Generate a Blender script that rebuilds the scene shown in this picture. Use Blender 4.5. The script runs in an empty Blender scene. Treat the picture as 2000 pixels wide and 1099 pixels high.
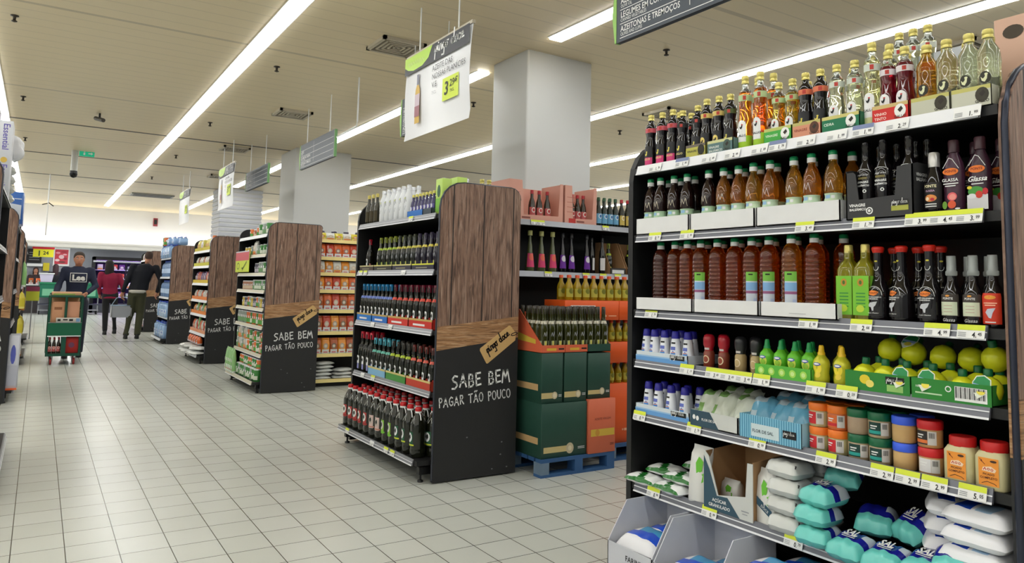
import bpy, bmesh, math, random
from mathutils import Vector, Matrix
random.seed(7)
sc = bpy.context.scene
COL = sc.collection
PI = math.pi
R = math.radians

# ---------------------------------------------------------------- camera, world, exposure
CAM_H, F_PX, YAW, PITCH, ROLL, CY = 1.3, 1430.7, 0.57, 0.0902, 0.0234, 433.3
fw = Vector((math.sin(YAW) * math.cos(PITCH), math.cos(YAW) * math.cos(PITCH), math.sin(PITCH)))
rt = Vector((math.cos(YAW), -math.sin(YAW), 0))
up = rt.cross(fw)
rt, up = math.cos(ROLL) * rt + math.sin(ROLL) * up, -math.sin(ROLL) * rt + math.cos(ROLL) * up
cd = bpy.data.cameras.new('camera')
cam = bpy.data.objects.new('camera', cd)
COL.objects.link(cam)
cam.matrix_world = Matrix(((rt.x, up.x, -fw.x, 0), (rt.y, up.y, -fw.y, 0), (rt.z, up.z, -fw.z, CAM_H), (0, 0, 0, 1)))
cd.sensor_width = 36
cd.lens = F_PX / 2000 * 36
cd.shift_y = -(549.5 - CY) / 2000
cd.clip_start = 0.02
cd.clip_end = 100
sc.camera = cam
sc.view_settings.view_transform = 'Standard'
sc.view_settings.look = 'None'
sc.view_settings.gamma = 1
sc.view_settings.use_curve_mapping = False
sc.view_settings.exposure = 0.0
w = bpy.data.worlds.new('world')
sc.world = w
w.use_nodes = True
w.node_tree.nodes['Background'].inputs[0].default_value = (0.8, 0.85, 0.9, 1)
w.node_tree.nodes['Background'].inputs[1].default_value = 0.03
LIGHT = 14.0          # ceiling tubes
COVE = 17.0            # lamps lying on the ledge at the back wall
CEIL = 3.4

# ---------------------------------------------------------------- materials
def lin(c):
    c = c / 255.0
    return c / 12.92 if c <= 0.04045 else ((c + 0.055) / 1.055) ** 2.4
def rgb(c): return (lin(c[0]), lin(c[1]), lin(c[2]), 1)
MATS = {}
def mat(c, rough=0.5, metal=0.0, trans=0.0, emit=0.0, coat=0.0, ior=1.45, var=0.0, spec=0.5):
    key = (c, rough, metal, trans, emit, coat, ior, var, spec)
    if key in MATS: return MATS[key]
    m = bpy.data.materials.new('mat_%02x%02x%02x' % tuple(int(v) for v in c))
    m.use_nodes = True
    nt = m.node_tree
    b = nt.nodes['Principled BSDF']
    b.inputs['Base Color'].default_value = rgb(c)
    b.inputs['Roughness'].default_value = rough
    b.inputs['Metallic'].default_value = metal
    b.inputs['Transmission Weight'].default_value = trans
    b.inputs['IOR'].default_value = ior
    b.inputs['Coat Weight'].default_value = coat
    b.inputs['Specular IOR Level'].default_value = spec
    if emit:
        b.inputs['Emission Color'].default_value = rgb(c)
        b.inputs['Emission Strength'].default_value = emit
    if var and not emit:
        tc = nt.nodes.new('ShaderNodeTexCoord')
        n = nt.nodes.new('ShaderNodeTexNoise'); n.inputs['Scale'].default_value = 14; n.inputs['Detail'].default_value = 4
        mr = nt.nodes.new('ShaderNodeMapRange'); mr.inputs['To Min'].default_value = 1 - var; mr.inputs['To Max'].default_value = 1 + var
        mx = nt.nodes.new('ShaderNodeMix'); mx.data_type = 'RGBA'; mx.blend_type = 'MULTIPLY'; mx.inputs['Factor'].default_value = 1
        mx.inputs['A'].default_value = rgb(c)
        nt.links.new(tc.outputs['Object'], n.inputs['Vector'])
        nt.links.new(n.outputs['Fac'], mr.inputs['Value'])
        nt.links.new(mr.outputs['Result'], mx.inputs['B'])
        nt.links.new(mx.outputs['Result'], b.inputs['Base Color'])
    MATS[key] = m
    return m

def nodemat(name, build):
    m = bpy.data.materials.new(name); m.use_nodes = True
    nt = m.node_tree
    build(nt, nt.nodes['Principled BSDF'], nt.nodes.new, nt.links.new)
    return m

def ramp(nt, stops):
    r = nt.nodes.new('ShaderNodeValToRGB')
    e = r.color_ramp.elements
    while len(e) < len(stops): e.new(0.5)
    for k, (p, c) in enumerate(stops):
        e[k].position = p; e[k].color = rgb(c)
    return r

def floor_build(nt, b, new, link):
    tc = new('ShaderNodeTexCoord')
    mp = new('ShaderNodeMapping'); mp.inputs['Location'].default_value = (0.026, -4.018, 0)
    br = new('ShaderNodeTexBrick'); br.offset = 0; br.squash = 1
    br.inputs['Scale'].default_value = 1
    br.inputs['Brick Width'].default_value = 0.2186
    br.inputs['Row Height'].default_value = 0.2343
    br.inputs['Mortar Size'].default_value = 0.0024
    br.inputs['Mortar Smooth'].default_value = 0.15
    br.inputs['Bias'].default_value = 0.0
    br.inputs['Color1'].default_value = rgb((199, 201, 193)); br.inputs['Color2'].default_value = rgb((193, 195, 186))
    br.inputs['Mortar'].default_value = rgb((52, 48, 42))
    link(tc.outputs['Object'], mp.inputs['Vector']); link(mp.outputs['Vector'], br.inputs['Vector'])
    n = new('ShaderNodeTexNoise'); n.inputs['Scale'].default_value = 1.1; n.inputs['Detail'].default_value = 6
    link(tc.outputs['Object'], n.inputs['Vector'])
    mr = new('ShaderNodeMapRange'); mr.inputs['To Min'].default_value = 0.86; mr.inputs['To Max'].default_value = 1.08
    link(n.outputs['Fac'], mr.inputs['Value'])
    mx = new('ShaderNodeMix'); mx.data_type = 'RGBA'; mx.blend_type = 'MULTIPLY'; mx.inputs['Factor'].default_value = 1
    link(br.outputs['Color'], mx.inputs['A']); link(mr.outputs['Result'], mx.inputs['B'])
    link(mx.outputs['Result'], b.inputs['Base Color'])
    b.inputs['Roughness'].default_value = 0.27
M_FLOOR = nodemat('floor_tiles', floor_build)

def ceil_build(nt, b, new, link):
    tc = new('ShaderNodeTexCoord')
    sx = new('ShaderNodeSeparateXYZ'); link(tc.outputs['Object'], sx.inputs[0])
    def lines(period, width, off):
        a = new('ShaderNodeMath'); a.operation = 'ADD'; a.inputs[1].default_value = 50 + off; link(sx.outputs['Y'], a.inputs[0])
        d = new('ShaderNodeMath'); d.operation = 'DIVIDE'; d.inputs[1].default_value = period; link(a.outputs[0], d.inputs[0])
        f_ = new('ShaderNodeMath'); f_.operation = 'FRACT'; link(d.outputs[0], f_.inputs[0])
        l = new('ShaderNodeMath'); l.operation = 'LESS_THAN'; l.inputs[1].default_value = width / period; link(f_.outputs[0], l.inputs[0])
        return l
    l1, l2 = lines(0.2, 0.014, 0), lines(3.0, 0.05, 0.4)
    mx = new('ShaderNodeMath'); mx.operation = 'MAXIMUM'
    h = new('ShaderNodeMath'); h.operation = 'MULTIPLY'; h.inputs[1].default_value = 0.16; link(l1.outputs[0], h.inputs[0])
    h2 = new('ShaderNodeMath'); h2.operation = 'MULTIPLY'; h2.inputs[1].default_value = 0.3; link(l2.outputs[0], h2.inputs[0])
    link(h.outputs[0], mx.inputs[0]); link(h2.outputs[0], mx.inputs[1])
    m = new('ShaderNodeMix'); m.data_type = 'RGBA'
    m.inputs['A'].default_value = rgb((238, 221, 186)); m.inputs['B'].default_value = rgb((84, 74, 62))
    link(mx.outputs[0], m.inputs['Factor']); link(m.outputs['Result'], b.inputs['Base Color'])
    b.inputs['Roughness'].default_value = 0.42
    b.inputs['Metallic'].default_value = 0.0
    bp = new('ShaderNodeBump'); bp.invert = True; bp.inputs['Strength'].default_value = 0.5; bp.inputs['Distance'].default_value = 0.01
    link(l1.outputs[0], bp.inputs['Height']); link(bp.outputs['Normal'], b.inputs['Normal'])
M_CEIL = nodemat('ceiling_slats', ceil_build)

def wood_build(horizontal, c0, c1, c2):
    def build(nt, b, new, link):
        tc = new('ShaderNodeTexCoord')
        mp = new('ShaderNodeMapping')
        mp.inputs['Scale'].default_value = (1, 1.6, 22) if horizontal else (1, 9, 1.0)
        link(tc.outputs['Object'], mp.inputs['Vector'])
        n = new('ShaderNodeTexNoise'); n.inputs['Scale'].default_value = 2.6; n.inputs['Detail'].default_value = 10; n.inputs['Roughness'].default_value = 0.68; n.inputs['Distortion'].default_value = 1.6
        link(mp.outputs['Vector'], n.inputs['Vector'])
        r = ramp(nt, [(0.28, c0), (0.5, c1), (0.74, c2)])
        link(n.outputs['Fac'], r.inputs['Fac'])
        out = r.outputs['Color']
        mp3 = new('ShaderNodeMapping'); mp3.inputs['Scale'].default_value = (1, 2.5, 60) if horizontal else (1, 42, 3.0)
        link(tc.outputs['Object'], mp3.inputs['Vector'])
        n3 = new('ShaderNodeTexNoise'); n3.inputs['Scale'].default_value = 2; n3.inputs['Detail'].default_value = 6
        link(mp3.outputs['Vector'], n3.inputs['Vector'])
        r3 = ramp(nt, [(0.32, (70, 66, 64)), (0.46, (235, 235, 235)), (0.6, (255, 255, 255))])
        link(n3.outputs['Fac'], r3.inputs['Fac'])
        mx3 = new('ShaderNodeMix'); mx3.data_type = 'RGBA'; mx3.blend_type = 'MULTIPLY'; mx3.inputs['Factor'].default_value = 0.75
        link(out, mx3.inputs['A']); link(r3.outputs['Color'], mx3.inputs['B']); out = mx3.outputs['Result']
        if not horizontal:
            sx = new('ShaderNodeSeparateXYZ'); link(tc.outputs['Object'], sx.inputs[0])
            d = new('ShaderNodeMath'); d.operation = 'MULTIPLY_ADD'; d.inputs[1].default_value = 1 / 0.245; d.inputs[2].default_value = 0.62 + 5; link(sx.outputs['Y'], d.inputs[0])
            f_ = new('ShaderNodeMath'); f_.operation = 'FRACT'; link(d.outputs[0], f_.inputs[0])
            l = new('ShaderNodeMath'); l.operation = 'LESS_THAN'; l.inputs[1].default_value = 0.04; link(f_.outputs[0], l.inputs[0])
            mx = new('ShaderNodeMix'); mx.data_type = 'RGBA'; link(l.outputs[0], mx.inputs['Factor'])
            link(out, mx.inputs['A']); mx.inputs['B'].default_value = rgb((38, 27, 22)); out = mx.outputs['Result']
        link(out, b.inputs['Base Color'])
        b.inputs['Roughness'].default_value = 0.55
    return build
M_WOOD = nodemat('printed_planks', wood_build(False, (84, 60, 48), (138, 106, 88), (184, 156, 138)))
M_PLANK = nodemat('printed_crossbeam', wood_build(True, (104, 70, 42), (170, 124, 82), (216, 182, 144)))

BLACK = mat((24, 24, 25), 0.45)
BOARD = mat((38, 38, 39), 0.55, var=0.06)
RAIL = mat((150, 152, 158), 0.35, metal=0.55)
RAILD = mat((114, 116, 124), 0.4, metal=0.4)
RAILW = mat((232, 233, 236), 0.35)
WHITE = mat((236, 236, 234), 0.5)
CHALK = mat((240, 240, 238), 0.9)
LIME = mat((214, 226, 60), 0.5)
INK = mat((20, 20, 22), 0.6)
GREYI = mat((150, 152, 156), 0.6)
KRAFT = mat((170, 132, 92), 0.75, var=0.08)
TANC = mat((196, 168, 128), 0.75, var=0.06)

# ---------------------------------------------------------------- mesh builder
class MB:
    def __init__(s): s.v = []; s.f = []; s.fm = []; s.sm = []; s.mats = []
    def mi(s, m):
        if m not in s.mats: s.mats.append(m)
        return s.mats.index(m)
    def add(s, vs, fs, m, smooth=False):
        o = len(s.v); s.v += [tuple(v) for v in vs]; k = s.mi(m)
        for f in fs: s.f.append(tuple(i + o for i in f)); s.fm.append(k); s.sm.append(smooth)
        return s
    def box(s, x0, x1, y0, y1, z0, z1, m):
        v = [(x, y, z) for x in (x0, x1) for y in (y0, y1) for z in (z0, z1)]
        return s.add(v, [(0, 1, 3, 2), (4, 6, 7, 5), (0, 4, 5, 1), (2, 3, 7, 6), (0, 2, 6, 4), (1, 5, 7, 3)], m)
    def rbox(s, x0, x1, y0, y1, z0, z1, m, r=0.01):     # box with rounded vertical edges and softened top
        n = 4; pts = []
        r = min(r, (x1 - x0) / 2.01, (y1 - y0) / 2.01)
        for cx, cy, a0 in ((x1 - r, y1 - r, 0), (x0 + r, y1 - r, 90), (x0 + r, y0 + r, 180), (x1 - r, y0 + r, 270)):
            for i in range(n + 1):
                a = R(a0 + 90 * i / n); pts.append((cx + r * math.cos(a), cy + r * math.sin(a)))
        cx, cy = (x0 + x1) / 2, (y0 + y1) / 2; e = r * 0.35
        def ring(z, ins): return [(cx + (p[0] - cx) * (1 - ins / max(1e-6, abs(x1 - x0) / 2)), cy + (p[1] - cy) * (1 - ins / max(1e-6, abs(y1 - y0) / 2)), z) for p in pts]
        N = len(pts); V = ring(z0, e) + ring(z0 + e, 0) + ring(z1 - e, 0) + ring(z1, e)
        F = [(k * N + i, k * N + (i + 1) % N, (k + 1) * N + (i + 1) % N, (k + 1) * N + i) for k in range(3) for i in range(N)]
        s.add(V, F, m, True)
        return s.add(V[:N] + V[3 * N:], [tuple(range(N - 1, -1, -1)), tuple(range(N, 2 * N))], m)
    def lathe(s, prof, m, n=14, cx=0, cy=0, sq=0.0, smooth=True, z=0.0, sx=1.0, sy=1.0, caps=True):
        V = []
        for r, h in prof:
            for i in range(n):
                a = 2 * PI * i / n + PI / n
                c, d = math.cos(a), math.sin(a)
                k = 1.0
                if sq: k = (abs(c) ** (2 + sq * 8) + abs(d) ** (2 + sq * 8)) ** (-1 / (2 + sq * 8))
                V.append((cx + r * k * c * sx, cy + r * k * d * sy, z + h))
        P = len(prof)
        F = [(k * n + i, k * n + (i + 1) % n, (k + 1) * n + (i + 1) % n, (k + 1) * n + i) for k in range(P - 1) for i in range(n)]
        s.add(V, F, m, smooth)
        if caps:
            s.add(V[:n], [tuple(range(n - 1, -1, -1))], m)
            s.add(V[-n:], [tuple(range(n))], m)
        return s
    def tube(s, pts, r, m, n=8, closed=False):
        P = [Vector(p) for p in pts]; V = []
        rs = r if isinstance(r, (list, tuple)) else [r] * len(P)
        for i, p in enumerate(P):
            t = (P[(i + 1) % len(P)] - P[i - 1]) if (closed or 0 < i < len(P) - 1) else (P[1] - P[0] if i == 0 else P[-1] - P[-2])
            t.normalize()
            a = t.cross(Vector((0, 0, 1)) if abs(t.z) < 0.9 else Vector((1, 0, 0))).normalized(); b = t.cross(a)
            for k in range(n):
                g = 2 * PI * k / n; V.append(p + rs[i] * (math.cos(g) * a + math.sin(g) * b))
        L = len(P); F = [(i * n + k, i * n + (k + 1) % n, ((i + 1) % L) * n + (k + 1) % n, ((i + 1) % L) * n + k) for i in range(L if closed else L - 1) for k in range(n)]
        s.add(V, F, m, True)
        if not closed:
            s.add(V[:n], [tuple(range(n))], m); s.add(V[-n:], [tuple(range(n - 1, -1, -1))], m)
        return s
    def prism(s, poly, axis, a0, a1, m, smooth=False):   # poly in the two other axes (order x,y,z without axis)
        def p3(p, a): return {'x': (a, p[0], p[1]), 'y': (p[0], a, p[1]), 'z': (p[0], p[1], a)}[axis]
        N = len(poly)
        V = [p3(p, a0) for p in poly] + [p3(p, a1) for p in poly]
        s.add(V, [(i, (i + 1) % N, N + (i + 1) % N, N + i) for i in range(N)], m, smooth)
        return s.add(V, [tuple(range(N - 1, -1, -1)), tuple(range(N, 2 * N))], m)
    def quad(s, a, b, c, d, m): return s.add([a, b, c, d], [(0, 1, 2, 3)], m)
    def flat(s, polys, O, U, W, m, off=0.0):        # 2-D polygons placed on the plane O + u U + v W
        O, U, W = Vector(O), Vector(U), Vector(W); N = U.cross(W).normalized() * off
        for vs, fs in polys: s.add([O + U * x + W * y + N for x, y in vs], fs, m)
        return s
    def mesh(s, name='mesh'):
        me = bpy.data.meshes.new(name)
        me.from_pydata([tuple(v) for v in s.v], [], s.f)
        for m in s.mats: me.materials.append(m)
        me.polygons.foreach_set('material_index', s.fm)
        me.polygons.foreach_set('use_smooth', s.sm)
        me.update()
        return me
    def bake(s, M):
        s.v = [tuple(M @ Vector(v)) for v in s.v]; return s

def link(name, data, parent=None, loc=None, rot=None, label=None):
    o = bpy.data.objects.new(name, data); COL.objects.link(o)
    if parent: o.parent = parent
    if loc: o.location = loc
    if rot: o.rotation_euler = rot
    if label: o['label'] = label
    return o
def part(name, mb, parent, label=None): return link(name, mb.mesh(name), parent, label=label)
def struct(name, mb, parent=None):
    o = link(name, mb.mesh(name), parent)
    if not parent: o['kind'] = 'structure'
    return o
def root(name, label, cat, loc=(0, 0, 0), rz=0, group=None):
    o = link(name, None, None, loc, (0, 0, rz)); o.empty_display_size = 0.05
    o['label'] = label; o['category'] = cat
    if group: o['group'] = group
    return o
def tag(o, label, cat, group=None):
    o['label'] = label; o['category'] = cat
    if group: o['group'] = group
    return o

# ---------------------------------------------------------------- lettering
TXT = {}
def text2d(s, size, align='LEFT', bold=0.0, shear=0.0, res=2):
    key = (s, align, bold, shear)
    if key not in TXT:
        c = bpy.data.curves.new('lettering', 'FONT'); c.body = s; c.size = 1; c.align_x = align; c.resolution_u = res
        c.offset = bold; c.shear = shear
        o = bpy.data.objects.new('lettering', c); COL.objects.link(o)
        dg = bpy.context.evaluated_depsgraph_get()
        me = bpy.data.meshes.new_from_object(o.evaluated_get(dg))
        TXT[key] = ([(v.co.x, v.co.y) for v in me.vertices], [tuple(p.vertices) for p in me.polygons])
        bpy.data.objects.remove(o); bpy.data.curves.remove(c); bpy.data.meshes.remove(me)
    V, F = TXT[key]
    return [([(x * size, y * size) for x, y in V], F)]
def move2d(polys, dx=0, dy=0, sx=1, sy=1, ang=0):
    c, s_ = math.cos(ang), math.sin(ang)
    return [([(dx + c * x * sx - s_ * y * sy, dy + s_ * x * sx + c * y * sy) for x, y in V], F) for V, F in polys]
def rect2d(x0, x1, y0, y1): return [([(x0, y0), (x1, y0), (x1, y1), (x0, y1)], [(0, 1, 2, 3)])]
def ell2d(cx, cy, rx, ry, n=16): return [([(cx + rx * math.cos(2 * PI * i / n), cy + ry * math.sin(2 * PI * i / n)) for i in range(n)], [tuple(range(n))])]
def poly2d(pts): return [(list(pts), [tuple(range(len(pts)))])]
def ribbon2d(pts, wd):
    out = []
    for (x0, y0), (x1, y1) in zip(pts[:-1], pts[1:]):
        L = math.hypot(x1 - x0, y1 - y0) or 1e-6; nx, ny = -(y1 - y0) / L * wd / 2, (x1 - x0) / L * wd / 2
        ex, ey = (x1 - x0) / L * wd * 0.3, (y1 - y0) / L * wd * 0.3
        out.append(([(x0 + nx - ex, y0 + ny - ey), (x0 - nx - ex, y0 - ny - ey), (x1 - nx + ex, y1 - ny + ey), (x1 + nx + ex, y1 + ny + ey)], [(0, 1, 2, 3)]))
    return out
def arc(cx, cy, rx, ry, a0, a1, n=8): return [(cx + rx * math.cos(R(a0 + (a1 - a0) * i / n)), cy + ry * math.sin(R(a0 + (a1 - a0) * i / n))) for i in range(n + 1)]
GL = {
 'S': (0.62, [[(0.6, 0.93), (0.3, 1.0), (0.06, 0.78), (0.18, 0.58), (0.48, 0.44), (0.55, 0.22), (0.3, 0.0), (0.0, 0.02)]]),
 'A': (0.72, [[(0.0, 0.0), (0.2, 0.5), (0.36, 1.0), (0.5, 0.52), (0.7, -0.03)], [(0.1, 0.34), (0.62, 0.38)]]),
 'B': (0.6, [[(0.08, 0.0), (0.1, 1.0), (0.42, 0.95), (0.5, 0.74), (0.38, 0.56), (0.12, 0.52)], [(0.14, 0.53), (0.5, 0.46), (0.58, 0.24), (0.42, 0.04), (0.02, 0.0)]]),
 'E': (0.56, [[(0.56, 0.98), (0.06, 0.95), (0.08, 0.0), (0.58, 0.06)], [(0.08, 0.5), (0.48, 0.54)]]),
 'M': (0.84, [[(0.0, 0.0), (0.16, 1.0), (0.4, 0.36), (0.64, 1.0), (0.84, 0.0)]]),
 'P': (0.54, [[(0.1, -0.04), (0.08, 1.0), (0.42, 0.98), (0.54, 0.76), (0.4, 0.54), (0.1, 0.48)]]),
 'G': (0.66, [[(0.6, 0.86), (0.36, 1.0), (0.08, 0.74), (0.04, 0.3), (0.3, 0.0), (0.62, 0.14), (0.62, 0.46), (0.36, 0.46)]]),
 'R': (0.62, [[(0.08, 0.0), (0.08, 1.0), (0.44, 0.97), (0.5, 0.74), (0.34, 0.54), (0.1, 0.5)], [(0.2, 0.52), (0.62, -0.02)]]),
 'T': (0.66, [[(0.0, 0.96), (0.66, 1.0)], [(0.34, 0.98), (0.32, 0.0)]]),
 'O': (0.68, [arc(0.34, 0.5, 0.32, 0.5, 100, 460, 12)]),
 'U': (0.64, [[(0.04, 1.0), (0.06, 0.3), (0.24, 0.0), (0.48, 0.06), (0.6, 0.4), (0.62, 1.0)]]),
 'C': (0.6, [arc(0.36, 0.5, 0.34, 0.5, 50, 305, 9)]),
 ' ': (0.45, []),
}
GL['Ã'] = (0.72, GL['A'][1] + [[(0.14, 1.2), (0.3, 1.32), (0.44, 1.2), (0.6, 1.32)]])
def chalk2d(s, size, wd, gap=0.2, wob=0.0):
    out = []; x = 0; rnd = random.Random(len(s))
    for ch in s:
        wdt, st = GL[ch]; dy = rnd.uniform(-wob, wob)
        for line in st: out += ribbon2d([((x + px) * size, (py + dy) * size) for px, py in line], wd)
        x += wdt + gap
    return out, x * size
# a quick handwritten "pingo doce"
SCR = [[(0.0, 0.15), (0.12, 0.5), (0.02, -0.45)], [(0.1, 0.4), (0.3, 0.52), (0.28, 0.15), (0.08, 0.08)],
       [(0.42, 0.5), (0.42, 0.08), (0.56, 0.15)], [(0.46, 0.68), (0.49, 0.72)], [(0.62, 0.05), (0.68, 0.48), (0.86, 0.5), (0.88, 0.06)],
       [(1.22, 0.48), (1.02, 0.46), (1.0, 0.12), (1.2, 0.14), (1.24, 0.5), (1.16, -0.4), (0.9, -0.38)],
       arc(1.46, 0.27, 0.13, 0.22, 80, 440, 8), [(1.5, 0.5), (1.7, 0.5)],
       arc(2.16, 0.27, 0.14, 0.22, 60, 420, 8), [(2.38, 1.15), (2.3, 0.1), (2.44, 0.08)],
       arc(2.64, 0.27, 0.13, 0.22, 80, 440, 8), arc(2.98, 0.27, 0.14, 0.22, 60, 300, 6), [(3.08, 0.1), (3.2, 0.25), (3.42, 0.34), (3.36, 0.5), (3.2, 0.42), (3.22, 0.1), (3.5, 0.12)]]
def script2d(size, wd):
    out = []
    for l in SCR: out += ribbon2d([(x * size, y * size) for x, y in l], wd)
    return out
# ---------------------------------------------------------------- the room
XL, XR, YB, YF = -9.0, 13.0, -5.0, 25.0
struct('floor', MB().box(XL, XR, YB, 33.2, -0.1, 0, M_FLOOR))
struct('ceiling', MB().box(XL, XR, YB, YF, CEIL, CEIL + 0.1, M_CEIL))
M_WALLW = mat((224, 225, 226), 0.6)
M_WALLG = mat((150, 153, 160), 0.6, var=0.03)
struct('wall_upper', MB().box(XL, XR, YF, YF + 0.1, 2.27, CEIL, M_WALLW))
struct('wall_back', MB().box(XL, XR, 33.2, 33.3, 0, 2.75, M_WALLG))
struct('ceiling', MB().box(XL, XR, YF + 0.1, 33.2, 2.7, 2.8, WHITE))
struct('wall_left', MB().box(XL - 0.1, XL, YB, 33.2, 0, CEIL, M_WALLW))
struct('wall_right', MB().box(XR, XR + 0.1, YB, 33.2, 0, CEIL, M_WALLW))
struct('wall_front', MB().box(XL, XR, YB - 0.1, YB, 0, CEIL, M_WALLG))
led = MB().box(XL, XR, 24.3, YF, 2.17, 2.275, WHITE); led.box(XL, XR, 24.28, 24.32, 2.275, 2.33, WHITE)
struct('trim_1', led)
# metal joint strip across the floor
struct('trim_2', MB().box(XL, XR, 17.4, 17.45, 0.0, 0.004, mat((120, 118, 112), 0.4, metal=0.6)))
# dark seam strips in the ceiling
for k, y in enumerate((11.6, 14.6, 17.6, 20.6)):
    struct('trim_%d' % (3 + k), MB().box(XL, XR, y, y + 0.05, CEIL - 0.006, CEIL, mat((110, 104, 96), 0.5)))

M_LAMP = mat((250, 252, 252), 0.5, emit=LIGHT)
M_COVE = mat((255, 255, 255), 0.5, emit=COVE)
def ceiling_lamp(x, y0, y1, label):
    t = root('ceiling_light', label, 'ceiling light', (x, y0, CEIL), 0, 'long strip lights in the ceiling')
    for q in (-1, 1): part('housing', MB().box(q * .073 - .007, q * .073 + .007, 0, y1 - y0, -0.006, 0, WHITE), t)
    d = MB(); n = max(1, int((y1 - y0) / 2))
    for i in range(n):
        a, b = (y1 - y0) * i / n, (y1 - y0) * (i + 1) / n
        d.add([(-0.064, a, -0.001), (-0.06, a, -0.017), (0.06, a, -0.017), (0.064, a, -0.001), (-0.064, b, -0.001), (-0.06, b, -0.017), (0.06, b, -0.017), (0.064, b, -0.001)], [(0, 4, 5, 1), (1, 5, 6, 2), (2, 6, 7, 3)], M_LAMP)
    part('diffuser', d, t)
LS = [(-8.5, -4.8, 24), (-6.5, -4.8, 24), (-4.5, -4.8, 24), (-2.5, -4.8, 24), (-0.55, -4.8, 24), (1.5, -4.8, 24), (3.52, -4.8, 4.88), (3.52, 6.07, 10.6), (3.52, 12.4, 16.9), (3.52, 18.3, 24),
      (5.55, -4.8, 24), (7.65, -4.8, 24), (9.7, -4.8, 24), (11.8, -4.8, 24)]
LL = {(-0.55): 'long ceiling strip light at the far left above the left shelving', 1.5: 'long diagonal ceiling strip light above the main walkway', 5.55: 'long ceiling strip light passing behind the big white pillar', 7.65: 'long thin ceiling strip light seen low behind the nearest display', 9.7: 'short stretch of distant ceiling strip light left of the large display'}
for x, a, b in LS:
    if x == 3.52:
        l = {-4.8: 'ceiling strip light cut off beside the dark hanging aisle sign', 6.07: 'ceiling strip light behind the large price banner, left of the big pillar', 12.4: 'short ceiling strip light between the second aisle sign and second pillar', 18.3: 'farthest short ceiling strip light beside the small white banner'}[a]
    else: l = LL.get(x, 'ceiling strip light number %d across the sales floor' % (LS.index((x, a, b)) + 1))
    ceiling_lamp(x, a, b, l)
t = root('cove_lamp', 'row of lamps lying hidden on the ledge along the back wall', 'light', (0, 24.75, 2.28))
part('housing', MB().box(XL + 0.2, XR - 0.2, -0.05, 0.05, -0.01, 0.012, WHITE), t)
d = MB()
for i in range(10):
    a = XL + 0.2 + (XR - XL - 0.4) * i / 10; b = a + (XR - XL - 0.4) / 10
    d.add([(a, -0.04, 0.014), (b, -0.04, 0.014), (b, 0.04, 0.014), (a, 0.04, 0.014)], [(0, 1, 2, 3)], M_COVE)
part('tube', d, t)

# pillars
def pillar(x0, x1, y0, y1, label, slats=False):
    m = MB().rbox(x0, x1, y0, y1, 0, CEIL, mat((216, 217, 215), 0.55), r=0.02)
    if slats:
        for k in range(34): m.box(x0 - 0.012, x1 + 0.012, y0 - 0.012, y1 + 0.012, 0.1 * k + 0.03, 0.1 * k + 0.095, mat((205, 207, 214), 0.5))
    o = struct('pillar', m); o['label'] = label; o['category'] = 'pillar'
pillar(3.48, 4.2, 5.23, 5.82, 'big white pillar in the middle, behind the second shelving run')
pillar(3.22, 4.12, 11.28, 12.12, 'white pillar behind the third shelving run')
pillar(3.3, 4.2, 17.25, 18.1, 'distant pillar clad in white slats', True)

# ceiling fittings
def vent(x, y, s, label):
    t = root('air_vent', label, 'air vent', (x, y, CEIL), 0, 'square air vents in the ceiling')
    f = MB(); fr = mat((196, 186, 166), 0.5)
    for a, b, c, d_ in ((-s, s, -s, -s + 0.03), (-s, s, s - 0.03, s), (-s, -s + 0.03, -s, s), (s - 0.03, s, -s, s)): f.box(a, b, c, d_, -0.03, 0, fr)
    part('frame', f, t)
    f = MB().box(-s + 0.03, s - 0.03, -s + 0.03, s - 0.03, -0.004, -0.001, BLACK)
    part('opening', f, t)
    f = MB()
    for k in range(1, 5):
        q = s - 0.03 - k * s * 0.19
        for a, b, c, d_ in ((-q, q, -q - 0.012, -q + 0.008), (-q, q, q - 0.008, q + 0.012), (-q - 0.012, -q + 0.008, -q, q), (q - 0.008, q + 0.012, -q, q)): f.box(a, b, c, d_, -0.026, -0.006, fr)
    part('louvre', f, t)
vent(2.5, 5.85, 0.2, 'square louvred air vent in the ceiling, left of the big price banner')
vent(2.5, 9.0, 0.2, 'square air vent in the ceiling behind the bent hanging rod')
vent(2.46, 12.0, 0.2, 'small dark air vent above the second white banner')
vent(6.1, 6.15, 0.22, 'ceiling air vent behind the leftmost bottles of the nearest display')
vent(6.45, 3.1, 0.28, 'ceiling air vent at the upper right above clear vinegar bottles')
vent(2.9, 15.4, 0.2, 'tiny far air vent in the ceiling beside the far banner')
def sprinkler(x, y, label):
    m = MB().lathe([(0.03, 0), (0.032, -0.006), (0.012, -0.012), (0.011, -0.04), (0.022, -0.045), (0.022, -0.05), (0.004, -0.056)], mat((60, 54, 46), 0.4, metal=0.5), 10)
    o = m.v; tag(link('sprinkler', m.mesh('sprinkler'), None, (x, y, CEIL)), label, 'sprinkler', 'sprinkler heads in the ceiling')
for x, y, l in [(-0.31, 7.03, 'dark sprinkler head nearest the top left corner of the ceiling'), (-0.3, 10.18, 'second sprinkler head above the left shelving'),
        (-0.32, 13.2, 'third sprinkler head above the left shelving'), (1.81, 7.14, 'sprinkler head left of the bent hanging rod'), (1.77, 10.25, 'sprinkler head just right of the long strip light'), (1.8, 13.35, 'farther sprinkler head right of the long strip light'),
        (1.8, 16.5, 'small distant sprinkler head right of the long strip light'), (4.03, 7.16, 'sprinkler head between price banner and big pillar'), (4.46, 4.53, 'sprinkler head just under the dark aisle sign'), (6.3, 7.25, 'sprinkler head right of the big pillar')]:
    sprinkler(x, y, l)
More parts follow.
